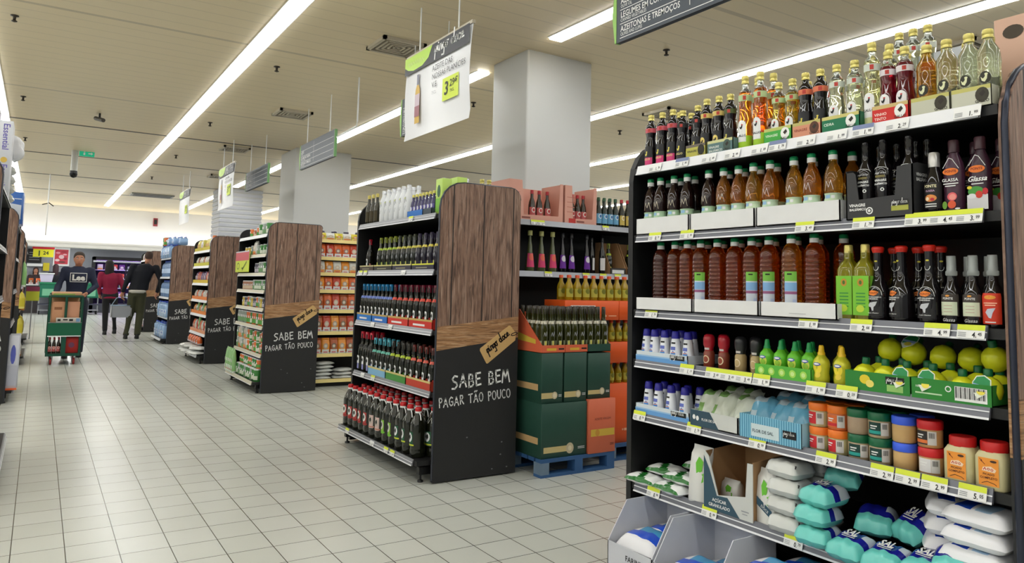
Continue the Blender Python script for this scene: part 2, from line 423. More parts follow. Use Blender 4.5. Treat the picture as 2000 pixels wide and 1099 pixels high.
# dome camera, exit sign, small ceiling camera, duct grille
t = root('dome_camera', 'dark dome camera on a short grey tube hanging from the ceiling', 'security camera', (0.36, 14.0, CEIL))
part('tube', MB().tube([(0, 0, 0), (0, 0, -0.36)], 0.05, mat((190, 190, 184), 0.4)), t)
part('dome', MB().lathe([(0.055, -0.34), (0.06, -0.4), (0.045, -0.44), (0.01, -0.455)], mat((20, 20, 22), 0.15), 12), t)
t = root('ceiling_camera', 'small dark camera tilted under the ceiling above the walkway', 'security camera', (0.51, 10.6, CEIL))
part('bracket', MB().tube([(0, 0, 0), (0, 0, -0.06)], 0.012, BLACK), t)
part('body', MB().tube([(-0.04, 0.1, -0.05), (0.04, -0.08, -0.1)], 0.026, mat((70, 64, 56), 0.4)), t)
t = root('exit_sign', 'small green exit sign hanging under the ceiling', 'exit sign', (0.42, 14.0, 3.32))
part('sign_plate', MB().box(0, 0.22, 0, 0.02, 0, 0.1, mat((30, 168, 128), 0.4, emit=0.5)), t)
a = MB(); a.flat(poly2d([(0.13, 0.04), (0.17, 0.04), (0.17, 0.025), (0.2, 0.05), (0.17, 0.075), (0.17, 0.06), (0.13, 0.06)]), (0, -0.001, 0), (1, 0, 0), (0, 0, 1), WHITE)
a.flat(rect2d(0.06, 0.085, 0.02, 0.06) + ell2d(0.075, 0.075, 0.01, 0.01), (0, -0.001, 0), (1, 0, 0), (0, 0, 1), WHITE)
part('pictogram', a, t)
for q in (.03, .19): part('hanger', MB().tube([(q, 0.01, 0.0), (q, 0.01, CEIL - 3.3)], 0.004, WHITE), t)
t = root('ceiling_grille', 'long grey grille in the ceiling near the end of the walkway', 'air vent', (1.75, 19.8, CEIL))
part('frame', MB().box(0, 0.95, 0, 0.5, -0.03, 0, mat((150, 150, 146), 0.5)), t)
part('slats', MB().box(0.05, 0.9, 0.05, 0.13, -0.035, -0.028, BLACK).box(0.05, 0.9, 0.2, 0.28, -0.035, -0.028, BLACK).box(0.05, 0.9, 0.35, 0.43, -0.035, -0.028, BLACK), t)
# bent hanging rod
m = MB().tube([(2.6, 7.0, CEIL), (2.6, 7.0, 2.95), (2.6, 7.02, 2.9), (2.6, 7.6, 2.88)], 0.008, WHITE, 6)
tag(link('hanging_rod', m.mesh('hanging_rod')), 'thin white rod bent into an L hanging empty from the ceiling', 'rod')

# ---------------------------------------------------------------- hanging signs
def aisle_sign(y0, y1, label, lines, z0=2.66, h=0.4, x=2.6):
    t = root('aisle_sign', label, 'sign', (x, y1, z0), -PI / 2, 'dark aisle signs hanging from the ceiling')
    W = y1 - y0; slate = mat((58, 66, 76), 0.4); d = 0.03
    # board, a shallow lens-shaped extrusion with a lime edge
    part('board', MB().prism([(0, 0), (W, 0), (W, h), (0, h), ], 'y', -d / 2, d / 2, slate), t)
    e = MB().prism([(-0.035, h * 0.45), (-0.012, 0), (0, 0), (0, h), (-0.012, h)], 'y', -d / 2 - 0.002, d / 2 + 0.002, mat((150, 200, 96), 0.4))
    part('edge_strip', e, t); part('edge_strip', MB().box(W, W + 0.012, -d / 2, d / 2, 0, h, mat((120, 170, 110), 0.4)), t)
    l = MB(); O = (0, -d / 2 - 0.0015, 0); U = (1, 0, 0); Wv = (0, 0, 1)
    n = len(lines); row = (h - 0.03) / n
    for k, (a, b) in enumerate(lines):
        z = 0.02 + row * (n - 1 - k)
        l.flat(rect2d(0.03, W - 0.02, z - 0.002, z + 0.002), O, U, Wv, WHITE)
        if not a: continue
        l.flat(move2d(text2d(a, row * 0.6, bold=0.012), 0.035, z + row * 0.44, 0.8), O, U, Wv, WHITE)
        l.flat(move2d(text2d(b, row * 0.34), 0.035, z + row * 0.14, 0.75), O, U, Wv, WHITE)
    l.flat(rect2d(W * 0.42, W * 0.42 + 0.004, 0.045, h - 0.02), O, U, Wv, WHITE)
    part('lettering', l, t)
    for q in (.2, W - .2): part('hanger', MB().tube([(q, 0, h), (q, 0, CEIL - z0)], 0.005, WHITE, 6), t)
L4 = [('', ''), ('AZEITE', 'OLIVE OIL'), ('LEGUMES EM CONSERVA', 'CANNED VEGETABLES'), ('AZEITONAS E TREMOÇOS', 'OLIVES AND LUPES')]
aisle_sign(1.72, 3.01, 'large dark aisle sign with white lettering cut off at the top edge', L4, z0=2.655, h=0.345)
aisle_sign(4.85, 5.87, 'aisle sign seen edge-on just behind the big price banner', L4, z0=2.6, h=0.33)
aisle_sign(7.64, 8.86, 'slate blue aisle sign with a white grid in front of second pillar', L4, z0=2.675, h=0.3)
aisle_sign(10.4, 11.68, 'farther faint grey aisle sign beside the white banner', L4, z0=2.69, h=0.28)

def banner(y0, y1, label, full):
    t = root('price_banner', label, 'banner', (2.3, y1, 2.4), -PI / 2, 'white price banners hanging from the ceiling')
    W = y1 - y0; h = 0.65; paper = mat((240, 240, 242), 0.45)
    b = MB(); N = 10
    prev = None; V = []
    for i in range(N + 1):
        z = h * i / N; bow = 0.02 * math.sin(PI * i / N) + (0.015 if i == 0 else 0)
        V += [(0, -bow, z), (W, -bow, z), (W, 0.003 - bow, z), (0, 0.003 - bow, z)]
    F = []
    for i in range(N):
        for k in range(4): F.append((4 * i + k, 4 * i + (k + 1) % 4, 4 * i + 4 + (k + 1) % 4, 4 * i + 4 + k))
    b.add(V, F, paper, True)
    part('sheet', b, t)
    part('rail', MB().box(-0.01, W + 0.01, -0.012, 0.012, h - 0.01, h + 0.012, mat((190, 180, 160), 0.4)), t)
    g = MB(); O = (0, -0.026, 0); U = (1, 0, 0); Wv = (0, 0, 1)
    g.flat(poly2d([(0.0, h - 0.145), (W, h - 0.145), (W, h - 0.012), (0.0, h - 0.012)]), O, U, Wv, mat((42, 43, 50), 0.45))
    g.flat(poly2d([(0.0, h - 0.012), (W * 0.46, h - 0.012), (W * 0.4, h - 0.09), (W * 0.3, h - 0.125), (W * 0.15, h - 0.13), (0.06, h - 0.11), (0, h - 0.08)]), (0, -0.027, 0), U, Wv, mat((176, 214, 66), 0.4))
    part('header', g, t)
    g = MB(); O = (0, -0.028, 0)
    g.flat(move2d(script2d(0.105, 0.013), W * 0.5, h - 0.09, 1.18, 0.9), O, U, Wv, WHITE)
    g.flat(move2d(ribbon2d([(k * 0.012, 0.02 * math.sin(k * 1.9) * (1 if k % 3 else 0.3)) for k in range(24)], 0.006), 0.06, h - 0.075), O, U, Wv, mat((214, 234, 150), 0.5))
    if full:
        for k, s in enumerate(('AZEITE DAS', 'NOSSAS PLANÍCIES', 'V.E.')):
            g.flat(move2d(text2d(s, 0.058), W * 0.47, h - 0.215 - 0.06 * k), O, U, Wv, mat((70, 70, 74), 0.5))
        g.flat(move2d(text2d('75CL', 0.034), W * 0.47, h - 0.385), O, U, Wv, mat((170, 170, 174), 0.5))
    part('lettering', g, t)
    g = MB(); O = (0, -0.028, 0)
    y_ = mat((206, 224, 70), 0.5)
    g.flat(rect2d(W * 0.64, W * 0.87, 0.18, 0.34), O, U, Wv, y_)
    O = (0, -0.03, 0)
    g.flat(move2d(text2d('3', 0.13, bold=0.02, shear=0.1), W * 0.665, 0.22) + move2d(text2d('29€', 0.07, bold=0.01, shear=0.1), W * 0.745, 0.265) + move2d(text2d('75CL', 0.03), W * 0.75, 0.225), O, U, Wv, mat((30, 34, 20), 0.5))
    part('price_field', g, t)
    if full:
        g = MB(); O = (0, -0.028, 0); q = W * 0.24
        g.flat(poly2d([(q - .04, .1), (q + .04, .1), (q + .04, .33), (q + .033, .36), (q + .015, .39), (q - .015, .39), (q - .033, .36), (q - .04, .33)]), O, U, Wv, mat((200, 160, 50), 0.4))
        g.flat(rect2d(q - .016, q + .016, .39, .47), O, U, Wv, mat((96, 96, 116), 0.4))
        O = (0, -0.0295, 0)
        g.flat(rect2d(q - .04, q + .04, .15, .32), O, U, Wv, mat((196, 176, 186), 0.4))
        g.flat(rect2d(q - .04, q + .04, .15, .23), (0, -0.0305, 0), U, Wv, mat((150, 90, 100), 0.4))
        part('printed_bottle', g, t)
    for q in (.2, W - .2): part('hanger', MB().tube([(q, 0, h), (q, 0, CEIL - 2.4)], 0.006, WHITE, 6), t)
banner(4.12, 5.13, 'large white price banner with dark header and printed oil bottle', True)
banner(11.1, 12.15, 'second white price banner, hanging left of the far aisle sign', True)
banner(14.85, 16.0, 'farthest small white price banner', False)

# ---------------------------------------------------------------- shelving
def tag_bits(mb, x0, x1, z0, z1, y, price, top, big=True):
    U = (1, 0, 0); W = (0, 0, 1)
    mb.box(x0, x1, y, y + 0.0015, z0, z1, WHITE)
    h = z1 - z0
    if top: mb.flat(rect2d(x0, x1, z1 - h * 0.33, z1 + 0.004), (0, y - 0.0008, 0), U, W, top)
    if price:
        hh = h * (0.62 if top else 0.62)
        a, b = price.split('.')
        mb.flat(move2d(text2d(a + '.', hh * 0.95, bold=0.02), x0 + (x1 - x0) * 0.56, z0 + h * 0.1, 0.8), (0, y - 0.001, 0), U, W, INK)
        mb.flat(move2d(text2d(b, hh * 0.62, bold=0.01), x0 + (x1 - x0) * 0.76, z0 + h * 0.24, 0.8), (0, y - 0.001, 0), U, W, INK)
        for k in range(3): mb.flat(rect2d(x0 + 0.004, x0 + (x1 - x0) * 0.34, z0 + h * (0.14 + 0.14 * k), z0 + h * (0.2 + 0.14 * k)), (0, y - 0.001, 0), U, W, GREYI)

def panel_mesh(side, W, D, HT, out, graphic, r=0.2, r2=0.09):     # panel at local x = side, faces out (+1/-1), front edge at y=0
    x0, x1 = (side, side + 0.03 * out)
    mb = MB()
    def P(y, z): return (y, z)
    zb0, zb1 = 0.87, 0.95; za0, za1 = 1.03, 1.1
    topc = [P(D, HT - r2)] + [P(D - r2 + r2 * math.sin(R(a)), HT - r2 + r2 * math.cos(R(a))) for a in (67, 45, 22, 0)] + [P(r - r * math.cos(R(a)), HT - 0.0 - r + r * math.sin(R(a))) for a in (90, 72, 54, 36, 18, 0)]
    if graphic:
        lo = [P(0, 0.01), P(D, 0.01), P(D, zb1), P(0, zb0)]; mid = [P(0, zb0), P(D, zb1), P(D, za1), P(0, za0)]; hi = [P(0, za0), P(D, za1)] + topc
        a, b = min(x0, x1), max(x0, x1)
        mb.prism(lo, 'x', a, b, BOARD); mb.prism(mid, 'x', a, b, M_PLANK); mb.prism(hi, 'x', a, b, M_WOOD)
    else:
        mb.prism([P(0, 0.01), P(D, 0.01)] + topc, 'x', min(x0, x1), max(x0, x1), BLACK)
    return mb, [(0, 0.01)] + [(D, 0.01)] + topc

def end_display(name_words, x, yfar, wd, levels, base, facing=-1, tags={}, rail=RAIL, railtop=RAILW, tall=2.02, edge=(60, 62, 70), rr_=(0.12, 0.04), D=0.65, base_out=0.11, graphic_side=None, toptag=LIME):
    """facing -1: the shelves look towards -x (right-hand row); +1: towards +x (left-hand row). local x runs along the shelf, local y into it."""
    if facing < 0: t = root('end_display', name_words, 'shelving', (x, yfar, 0), -PI / 2, 'end-of-aisle shelf displays')
    else: t = root('end_display', name_words, 'shelving', (x, yfar - wd, 0), PI / 2, 'end-of-aisle shelf displays')
    near = wd if facing < 0 else 0.0; out = 1 if facing < 0 else -1
    far = wd - near
    mb, outl = panel_mesh(near, wd, D, tall, out, True, *rr_)
    pn = part('side_panel', mb, t, 'side panel printed with weathered wood planks above black')
    part('edge_band', MB().tube([(near + 0.018 * out, y, z) for y, z in outl[2:] + [(0, 0.02)]], 0.01, mat(edge, 0.3, metal=0.4), 6), pn)
    # tag and chalk lettering on the panel: U runs into the shelf (local +y) for a viewer outside
    xo = near + 0.03 * out
    U = (0, 1, 0) if out > 0 else (0, -1, 0)
    fy = (lambda v: v) if out > 0 else (lambda v: -(D - v))
    g = MB(); O = (xo + 0.0025 * out, 0, 0); W = (0, 0, 1)
    def put(polys, O, m): g.flat(polys, O, U, W, m)
    sx = 0.0 if out > 0 else -D
    tg = [(0.335, 0.865), (0.39, 0.775), (0.40, 0.774), (0.625, 0.93), (0.63, 0.98), (0.585, 1.03), (0.57, 1.035), (0.337, 0.88)]
    tb = MB()
    tb.prism([(y, z) for y, z in tg], 'x', min(xo, xo + 0.003 * out), max(xo, xo + 0.003 * out), mat((206, 168, 110), 0.6, var=0.05))
    part('gift_tag', tb, pn)
    put(move2d(script2d(0.062, 0.0085), 0.4 + sx, 0.842, 1, 1, R(35)), (xo + 0.0045 * out, 0, 0), INK)
    put(move2d(ribbon2d(arc(0, 0, 0.028, 0.009, 0, 360, 8), 0.006), 0.615 + sx, 0.975, 1, 1, R(15)), (xo + 0.0045 * out, 0, 0), INK)
    p1, w1 = chalk2d('SABE BEM', 0.085, 0.0125, wob=0.05)
    put(move2d(p1, 0.125 + sx, 0.615, 0.475 / w1, 1, R(3.5)), O, CHALK)
    p2, w2 = chalk2d('PAGAR TÃO POUCO', 0.058, 0.0085, wob=0.04)
    put(move2d(p2, 0.03 + sx, 0.495, 0.575 / w2, 1, R(4)), O, CHALK)
    part('lettering', g, pn)
    rr = random.Random(int(yfar * 10))
    for k in range(5):
        a, b = rr.uniform(0.15, 0.6), rr.uniform(0.05, 0.3)
        g = MB(); g.flat(ell2d(a + sx, b, 0.007, 0.005, 7), O, U, W, mat((120, 120, 122), 0.6)); part('scuff_mark', g, pn)
    mb, outl = panel_mesh(far, wd, D, tall, -out, False, *rr_)
    part('side_panel', mb, t, 'plain black far side panel')
    part('back_panel', MB().box(0, wd, D - 0.02, D, 0.1, tall - 0.06, BLACK), t)
    foot = MB()
    for q in (0.05, wd - 0.07):
        foot = MB().box(q - 0.02, q + 0.02, -base_out + 0.05, D - 0.05, 0.05, 0.1, BLACK)
        foot.tube([(q, -base_out + 0.07, 0.05), (q, -base_out + 0.07, 0.012)], 0.008, BLACK, 6); foot.lathe([(0.02, 0.0), (0.02, 0.012), (0.008, 0.016)], BLACK, 8, q, -base_out + 0.07)
        foot.tube([(q, D - 0.08, 0.05), (q, D - 0.08, 0.0)], 0.012, BLACK, 6)
        part('foot', foot, t)
    lv = list(levels) + [base]
    for k, z in enumerate(lv):
        isb = (k == len(lv) - 1); o_ = base_out if isb else 0.0
        sm = MB().box(0.002, wd - 0.002, -o_ + 0.006, D - 0.02, z - 0.03, z, BLACK)
        s = part('shelf', sm, t)
        rm = MB(); rl = railtop if k == 0 else rail
        z0, z1 = z - 0.034, z + 0.008
        a0, a1 = 0.03, wd - 0.045
        rm.prism([(-o_ - 0.012, z0), (-o_ - 0.002, z0), (-o_ + 0.006, z1), (-o_ + 0.0, z1)], 'x', a0, a1, rl)
        rm.prism([(-o_ - 0.014, z0), (-o_ - 0.006, z0), (-o_ - 0.004, z0 + 0.006), (-o_ - 0.012, z0 + 0.006)], 'x', a0, a1, RAILW)
        if rl in (RAIL, RAILD):
            rm.prism([(-o_ - 0.0085, z0 + 0.021), (-o_ - 0.004, z0 + 0.021), (-o_ - 0.003, z0 + 0.024), (-o_ - 0.0075, z0 + 0.024)], 'x', a0, a1, RAILW)
        part('price_rail', rm, s)
        for (u, price, kind) in tags.get(k, []):
            tm = MB(); w_ = 0.075
            tag_bits(tm, -w_ / 2, w_ / 2, -0.018, 0.018, 0, price, toptag if kind == 'l' else (mat((120, 132, 170), 0.5) if kind == 'b' else None))
            M = Matrix.Translation((u, -o_ - 0.0125, z - 0.013)) @ Matrix.Rotation(R(-16), 4, 'X')
            tm.bake(M)
            part('price_tag', tm, s)
    return t
def TG(yfar, L): return [(yfar - y, p, k) for y, p, k in L]
E1 = 2.515
T1 = {0: TG(E1, [(2.36, '1.79', 'w'), (2.2, '1.99', 'b'), (2.05, '1.49', 'w'), (1.93, '2.49', 'w'), (1.8, '1.89', 'w'), (1.72, '1.79', 'b'), (1.6, '2.19', 'w'), (1.48, '1.99', 'w'), (1.385, '1.99', 'b'), (1.27, '2.29', 'w'), (1.06, '1.99', 'w')]),
      1: TG(E1, [(2.36, '0.79', 'l'), (2.17, '1.99', 'l'), (1.61, '3.49', 'l'), (1.39, '1.79', 'l'), (1.215, '3.99', 'l'), (1.14, '4.45', 'l'), (1.065, '3.99', 'l')]),
      2: TG(E1, [(2.38, '1.79', 'l'), (1.6, '1.99', 'l'), (1.405, '2.66', 'l'), (1.165, '4.99', 'l'), (1.07, '4.45', 'l')]),
      3: TG(E1, [(2.17, '1.19', 'l'), (2.03, '3.49', 'l'), (1.955, '3.49', 'l'), (1.88, '3.49', 'l'), (1.8, '1.99', 'l'), (1.575, '1.99', 'l'), (1.46, '0.59', 'l')]),
      4: TG(E1, [(2.45, '0.79', 'l'), (2.13, '1.79', 'l'), (1.82, '0.99', 'l'), (1.54, '2.99', 'l'), (1.345, '2.99', 'l'), (1.265, '2.99', 'l'), (1.185, '2.99', 'l'), (1.08, '5.05', 'l')]),
      5: TG(E1, [(2.36, '0.99', 'l'), (2.05, '0.99', 'l'), (1.67, '0.79', 'l')])}
EC1 = end_display('nearest tall end display of oils, vinegars and salt, filling the right side', 2.27, E1, 1.53, [1.86, 1.553, 1.218, 0.998, 0.768, 0.462], 0.15, tags=T1, edge=(48, 52, 66), rail=RAILD, tall=2.0, rr_=(0.2, 0.09))
E2 = 5.97
T2 = {0: TG(E2, [(4.9, '2.49', 'l')]), 1: TG(E2, [(5.85, '3.99', 'l'), (5.75, '4.49', 'l'), (5.0, '5.99', 'w')]), 2: TG(E2, [(5.55, '2.99', 'w'), (5.2, '3.99', 'w')]),
      3: TG(E2, [(5.72, '3.49', 'w'), (5.5, '3.69', 'l')]), 4: TG(E2, [(5.72, '9.99', 'l'), (5.2, '8.99', 'w'), (4.94, '9.49', 'l'), (4.83, '9.49', 'l')])}
EC2 = end_display('second end display, full of olive oil bottles, with a wood-print side', 2.27, E2, 1.5, [1.80, 1.41, 1.0, 0.585], 0.15, tags=T2, railtop=RAIL, rr_=(0.18, 0.08))
EC3 = end_display('third end display with green-lined cans and cartons', 2.27, 10.42, 1.48, [1.88, 1.64, 1.41, 1.2, 0.985, 0.77, 0.44], 0.13, rail=mat((206, 200, 178), 0.4), railtop=RAILW, base_out=0.09)
EC4 = end_display('fourth end display with orange and yellow packets', 2.27, 13.9, 1.46, [1.80, 1.545, 1.26, 0.985, 0.75, 0.445], 0.13, rail=RAILW)
EC5 = end_display('fifth end display stacked with blue water bottles', 2.27, 18.0, 1.48, [1.77, 1.365, 0.94, 0.53], 0.1, rail=RAILW)
EC6 = end_display('farthest right end display, behind the man in black', 2.27, 21.9, 1.46, [1.8, 1.4, 1.0, 0.6], 0.12)
ECL = end_display('left-hand end display whose wood-print side is cut by the frame', -0.225, 10.75, 1.5, [1.85, 1.5, 1.15, 0.8, 0.45], 0.13, facing=1, base_out=0.07)
ECL0 = end_display('nearest left end display, only its front edge in frame', -0.225, 6.78, 1.5, [1.85, 1.5, 1.15, 0.8, 0.45], 0.13, facing=1, base_out=0.09)
ECL2 = end_display('second left-hand end display behind the wood-print one', -0.225, 14.6, 1.5, [1.8, 1.5, 1.15, 0.8, 0.45], 0.13, facing=1)
ECL3 = end_display('third left-hand end display, near the promotion sign', -0.235, 18.4, 1.5, [1.8, 1.5, 1.15, 0.8, 0.45], 0.13, facing=1)

def shelving_run(x, y, length, levels, label, rail, two=False, tall=1.98, D=0.45, tags={}):
    t = root('shelving_run', label, 'shelving', (x, y, 0), 0, 'long shelving runs reaching right from the end displays')
    part('back_panel', MB().box(0, length, D, D + 0.03, 0.02, tall, BLACK), t)
    for k in range(int(length / 1.3) + 1):
        part('upright', MB().box(k * 1.3, k * 1.3 + 0.03, D - 0.05, D, 0, tall, BLACK), t)
    for k, z in enumerate(levels):
        s = part('shelf', MB().box(0, length, 0.006, D, z - 0.03, z, BLACK if rail is RAIL else mat((200, 196, 180), 0.5)), t)
        rm = MB().prism([(-0.012, z - 0.036), (-0.002, z - 0.036), (0.006, z + 0.008), (0, z + 0.008)], 'x', 0, length, rail)
        part('price_rail', rm, s)
        for (u, p, kd) in tags.get(k, []):
            tm = MB(); tag_bits(tm, -0.035, 0.035, -0.018, 0.018, 0, p, LIME)
            tm.bake(Matrix.Translation((u, -0.0125, z - 0.013)) @ Matrix.Rotation(R(-16), 4, 'X')); part('price_tag', tm, s)
    part('kick_plate', MB().box(0, length, 0.05, 0.07, 0, levels[-1] - 0.03, BLACK), t)
    return t
shelving_run(2.95, 4.72, 6.0, [1.83, 1.43, 1.0, 0.55, 0.14], 'second shelving run behind the green pallet, dark shelves with grey rails', RAIL, tags={0: [(0.28, '2.99', 'l'), (0.34, '3.49', 'l'), (1.0, '4.99', 'l'), (1.36, '3.99', 'l')], 1: [(0.42, '2.99', 'l'), (0.8, '3.99', 'l'), (0.98, '6.49', 'l'), (1.14, '2.99', 'l'), (1.32, '2.49', 'l')]})
YRAIL = mat((236, 214, 140), 0.45); 
shelving_run(2.95, 9.2, 6.0, [1.865, 1.64, 1.44, 1.22, 0.965, 0.69, 0.41, 0.09], 'third shelving run with pale yellow rails and orange-white packets', YRAIL)
shelving_run(2.95, 12.75, 6.0, [1.8, 1.4, 1.0, 0.6, 0.14], 'fourth shelving run, mostly hidden', RAIL)
shelving_run(2.95, 16.8, 6.0, [1.8, 1.4, 1.0, 0.6, 0.14], 'fifth shelving run, mostly hidden', RAIL)
shelving_run(2.95, 1.25, 6.0, [1.8, 1.4, 1.0, 0.6, 0.14], 'nearest shelving run behind the large display', RAIL)
# ---------------------------------------------------------------- products
PROTO = {}
class Prod:
    """parts of one kind of product in its own frame: front towards -y, standing on z = 0"""
    def __init__(s): s.parts = []
    def part(s, name, under=None, label=None):
        mb = MB(); s.parts.append([name, mb, under, label]); return mb
REG = []
def place(kind, loc, rz, desc=None, where=None, group=None, tilt=(0, 0), sc_=1.0, key=None, label=None, cat=None):
    name, cat0, fn = KINDS[kind]
    if kind not in PROTO:
        p = Prod(); fn(p)
        PROTO[kind] = [(n, mb.mesh(n), u, l) for n, mb, u, l in p.parts]
    sp = PROTO[kind]
    if len(sp) == 1:
        o = bpy.data.objects.new(name, sp[0][1])
    else:
        o = bpy.data.objects.new(name, None); o.empty_display_size = 0.03
    COL.objects.link(o)
    o.location = loc; o.rotation_euler = (tilt[0], tilt[1], rz); o.scale = (sc_,) * 3 if not isinstance(sc_, tuple) else sc_
    if len(sp) > 1:
        made = []
        for n, me, u, l in sp:
            c = bpy.data.objects.new(n, me); COL.objects.link(c)
            c.parent = made[u] if u is not None else o
            if l: c['label'] = l
            made.append(c)
    o['category'] = cat or cat0
    REG.append((o, desc or kind, where or '', group, key, label))
    return o
ORD = ['', 'second', 'third', 'fourth', 'fifth', 'sixth', 'seventh', 'eighth', 'ninth', 'tenth', 'eleventh', 'twelfth']
def ordn(i): return ORD[i] if i < len(ORD) else '%dth' % (i + 1)
def finish_labels():
    G = {}
    for r in REG: G.setdefault((r[1], r[2]), []).append(r)
    for (d, wh), L in G.items():
        L.sort(key=lambda r: r[4] if r[4] is not None else 0)
        n = len(L)
        for i, (o, _, _, g, _, lab) in enumerate(L):
            if lab: s = lab
            elif n == 1: s = d + ' ' + wh
            else: s = ('leftmost ' if i == 0 else 'rightmost ' if i == n - 1 else ordn(i) + ' from left, ') + d + ' ' + wh
            o['label'] = s
            if g: o['group'] = g

def rad(prof, z):
    for (r0, z0), (r1, z1) in zip(prof[:-1], prof[1:]):
        if z0 <= z <= z1 and z1 > z0: return r0 + (r1 - r0) * (z - z0) / (z1 - z0)
    return prof[-1][0]
def wrap(mb, polys, prof, m, off=0.0006, a0=0.0):
    """2-D polygons (u around, v = z) laid on the bottle's front"""
    for V, F in slices(polys, prof):
        r0 = max(0.008, rad(prof, sum(v[1] for v in V) / len(V)))
        out = []
        for u, v in V:
            a = a0 + u / r0; r = rad(prof, v) + off
            out.append((r * math.sin(a), -r * math.cos(a), v))
        mb.add(out, F, m)
def slices(polys, prof):
    out = []
    for V, F in polys:
        us = [v[0] for v in V]; step = .007
        if max(us) - min(us) <= .0085 or len(F) > 3: out.append((V, F)); continue
        for f in F:
            P = [V[i] for i in f]; a = min(p[0] for p in P); b = max(p[0] for p in P); n = max(1, math.ceil((b - a) / step))
            for k in range(n):
                lo, hi = a + (b - a) * k / n, a + (b - a) * (k + 1) / n; Q = P
                for c, sg in ((lo, 1), (hi, -1)):
                    R_ = []
                    for i in range(len(Q)):
                        p, q = Q[i - 1], Q[i]; dp, dq = sg * (p[0] - c), sg * (q[0] - c)
                        if dp >= 0: R_.append(p)
                        if dp * dq < 0: t = dp / (dp - dq); R_.append((c, p[1] + (q[1] - p[1]) * t))
                    Q = R_
                if len(Q) > 2: out.append((Q, [tuple(range(len(Q)))]))
    return out
def band(mb, prof, z0, z1, m, half=180, off=0.0004, n=12, a0=0):
    zs = sorted(set([z0, z1] + [z for r, z in prof if z0 < z < z1])); V = []
    for z in zs:
        for i in range(n + 1):
            a = R(a0 - half + 2 * half * i / n); r = rad(prof, z) + off
            V.append((r * math.sin(a), -r * math.cos(a), z))
    N = n + 1
    mb.add(V, [(k * N + i, k * N + i + 1, (k + 1) * N + i + 1, (k + 1) * N + i) for k in range(len(zs) - 1) for i in range(n)], m, True)
def hump(cx, z0, z1, rx, n=10):       # label outline with a round top
    r = min(rx, (z1 - z0)); return poly2d([(cx - rx, z0), (cx + rx, z0)] + [(cx + rx * math.cos(R(a)), z1 - r + r * math.sin(R(a))) for a in [180 * i / n for i in range(n + 1)]])
def rooster(mb, prof, cx, cz, s, dark, red, off):
    wrap(mb, poly2d([(cx - s, cz + s * .5), (cx - s * .4, cz - s * .1), (cx, cz + .3 * s), (cx + s * .2, cz + s * 1.1), (cx + s * .6, cz + s * .7), (cx + s * .5, cz - s * .2), (cx, cz - s), (cx - s * .7, cz - s * .6)]), prof, dark, off)
    wrap(mb, ell2d(cx + s * .35, cz + s * 1.0, s * .4, s * .3, 8), prof, red, off + .0002)

GOLD = mat((214, 200, 116), 0.28, metal=0.4)
GREENCAP = mat((24, 140, 84), 0.35)
REDCAP = mat((196, 30, 34), 0.35)
CLEARP = mat((225, 230, 228), 0.12, trans=0.7, ior=1.2)
def glass(c, t=0.9): return mat(c, 0.04, trans=t, ior=1.36, coat=0.5)
DARKG = mat((16, 12, 14), 0.06, coat=0.3)

def ring_cap(mb, r, z0, z1, m, grooves=True):
    h = z1 - z0
    mb.lathe([(r, z0), (r, z0 + h * .3), (r * .93, z0 + h * .33), (r * .93, z0 + h * .38), (r, z0 + h * .42), (r, z0 + h * .85), (r * .9, z1)], m, 12)

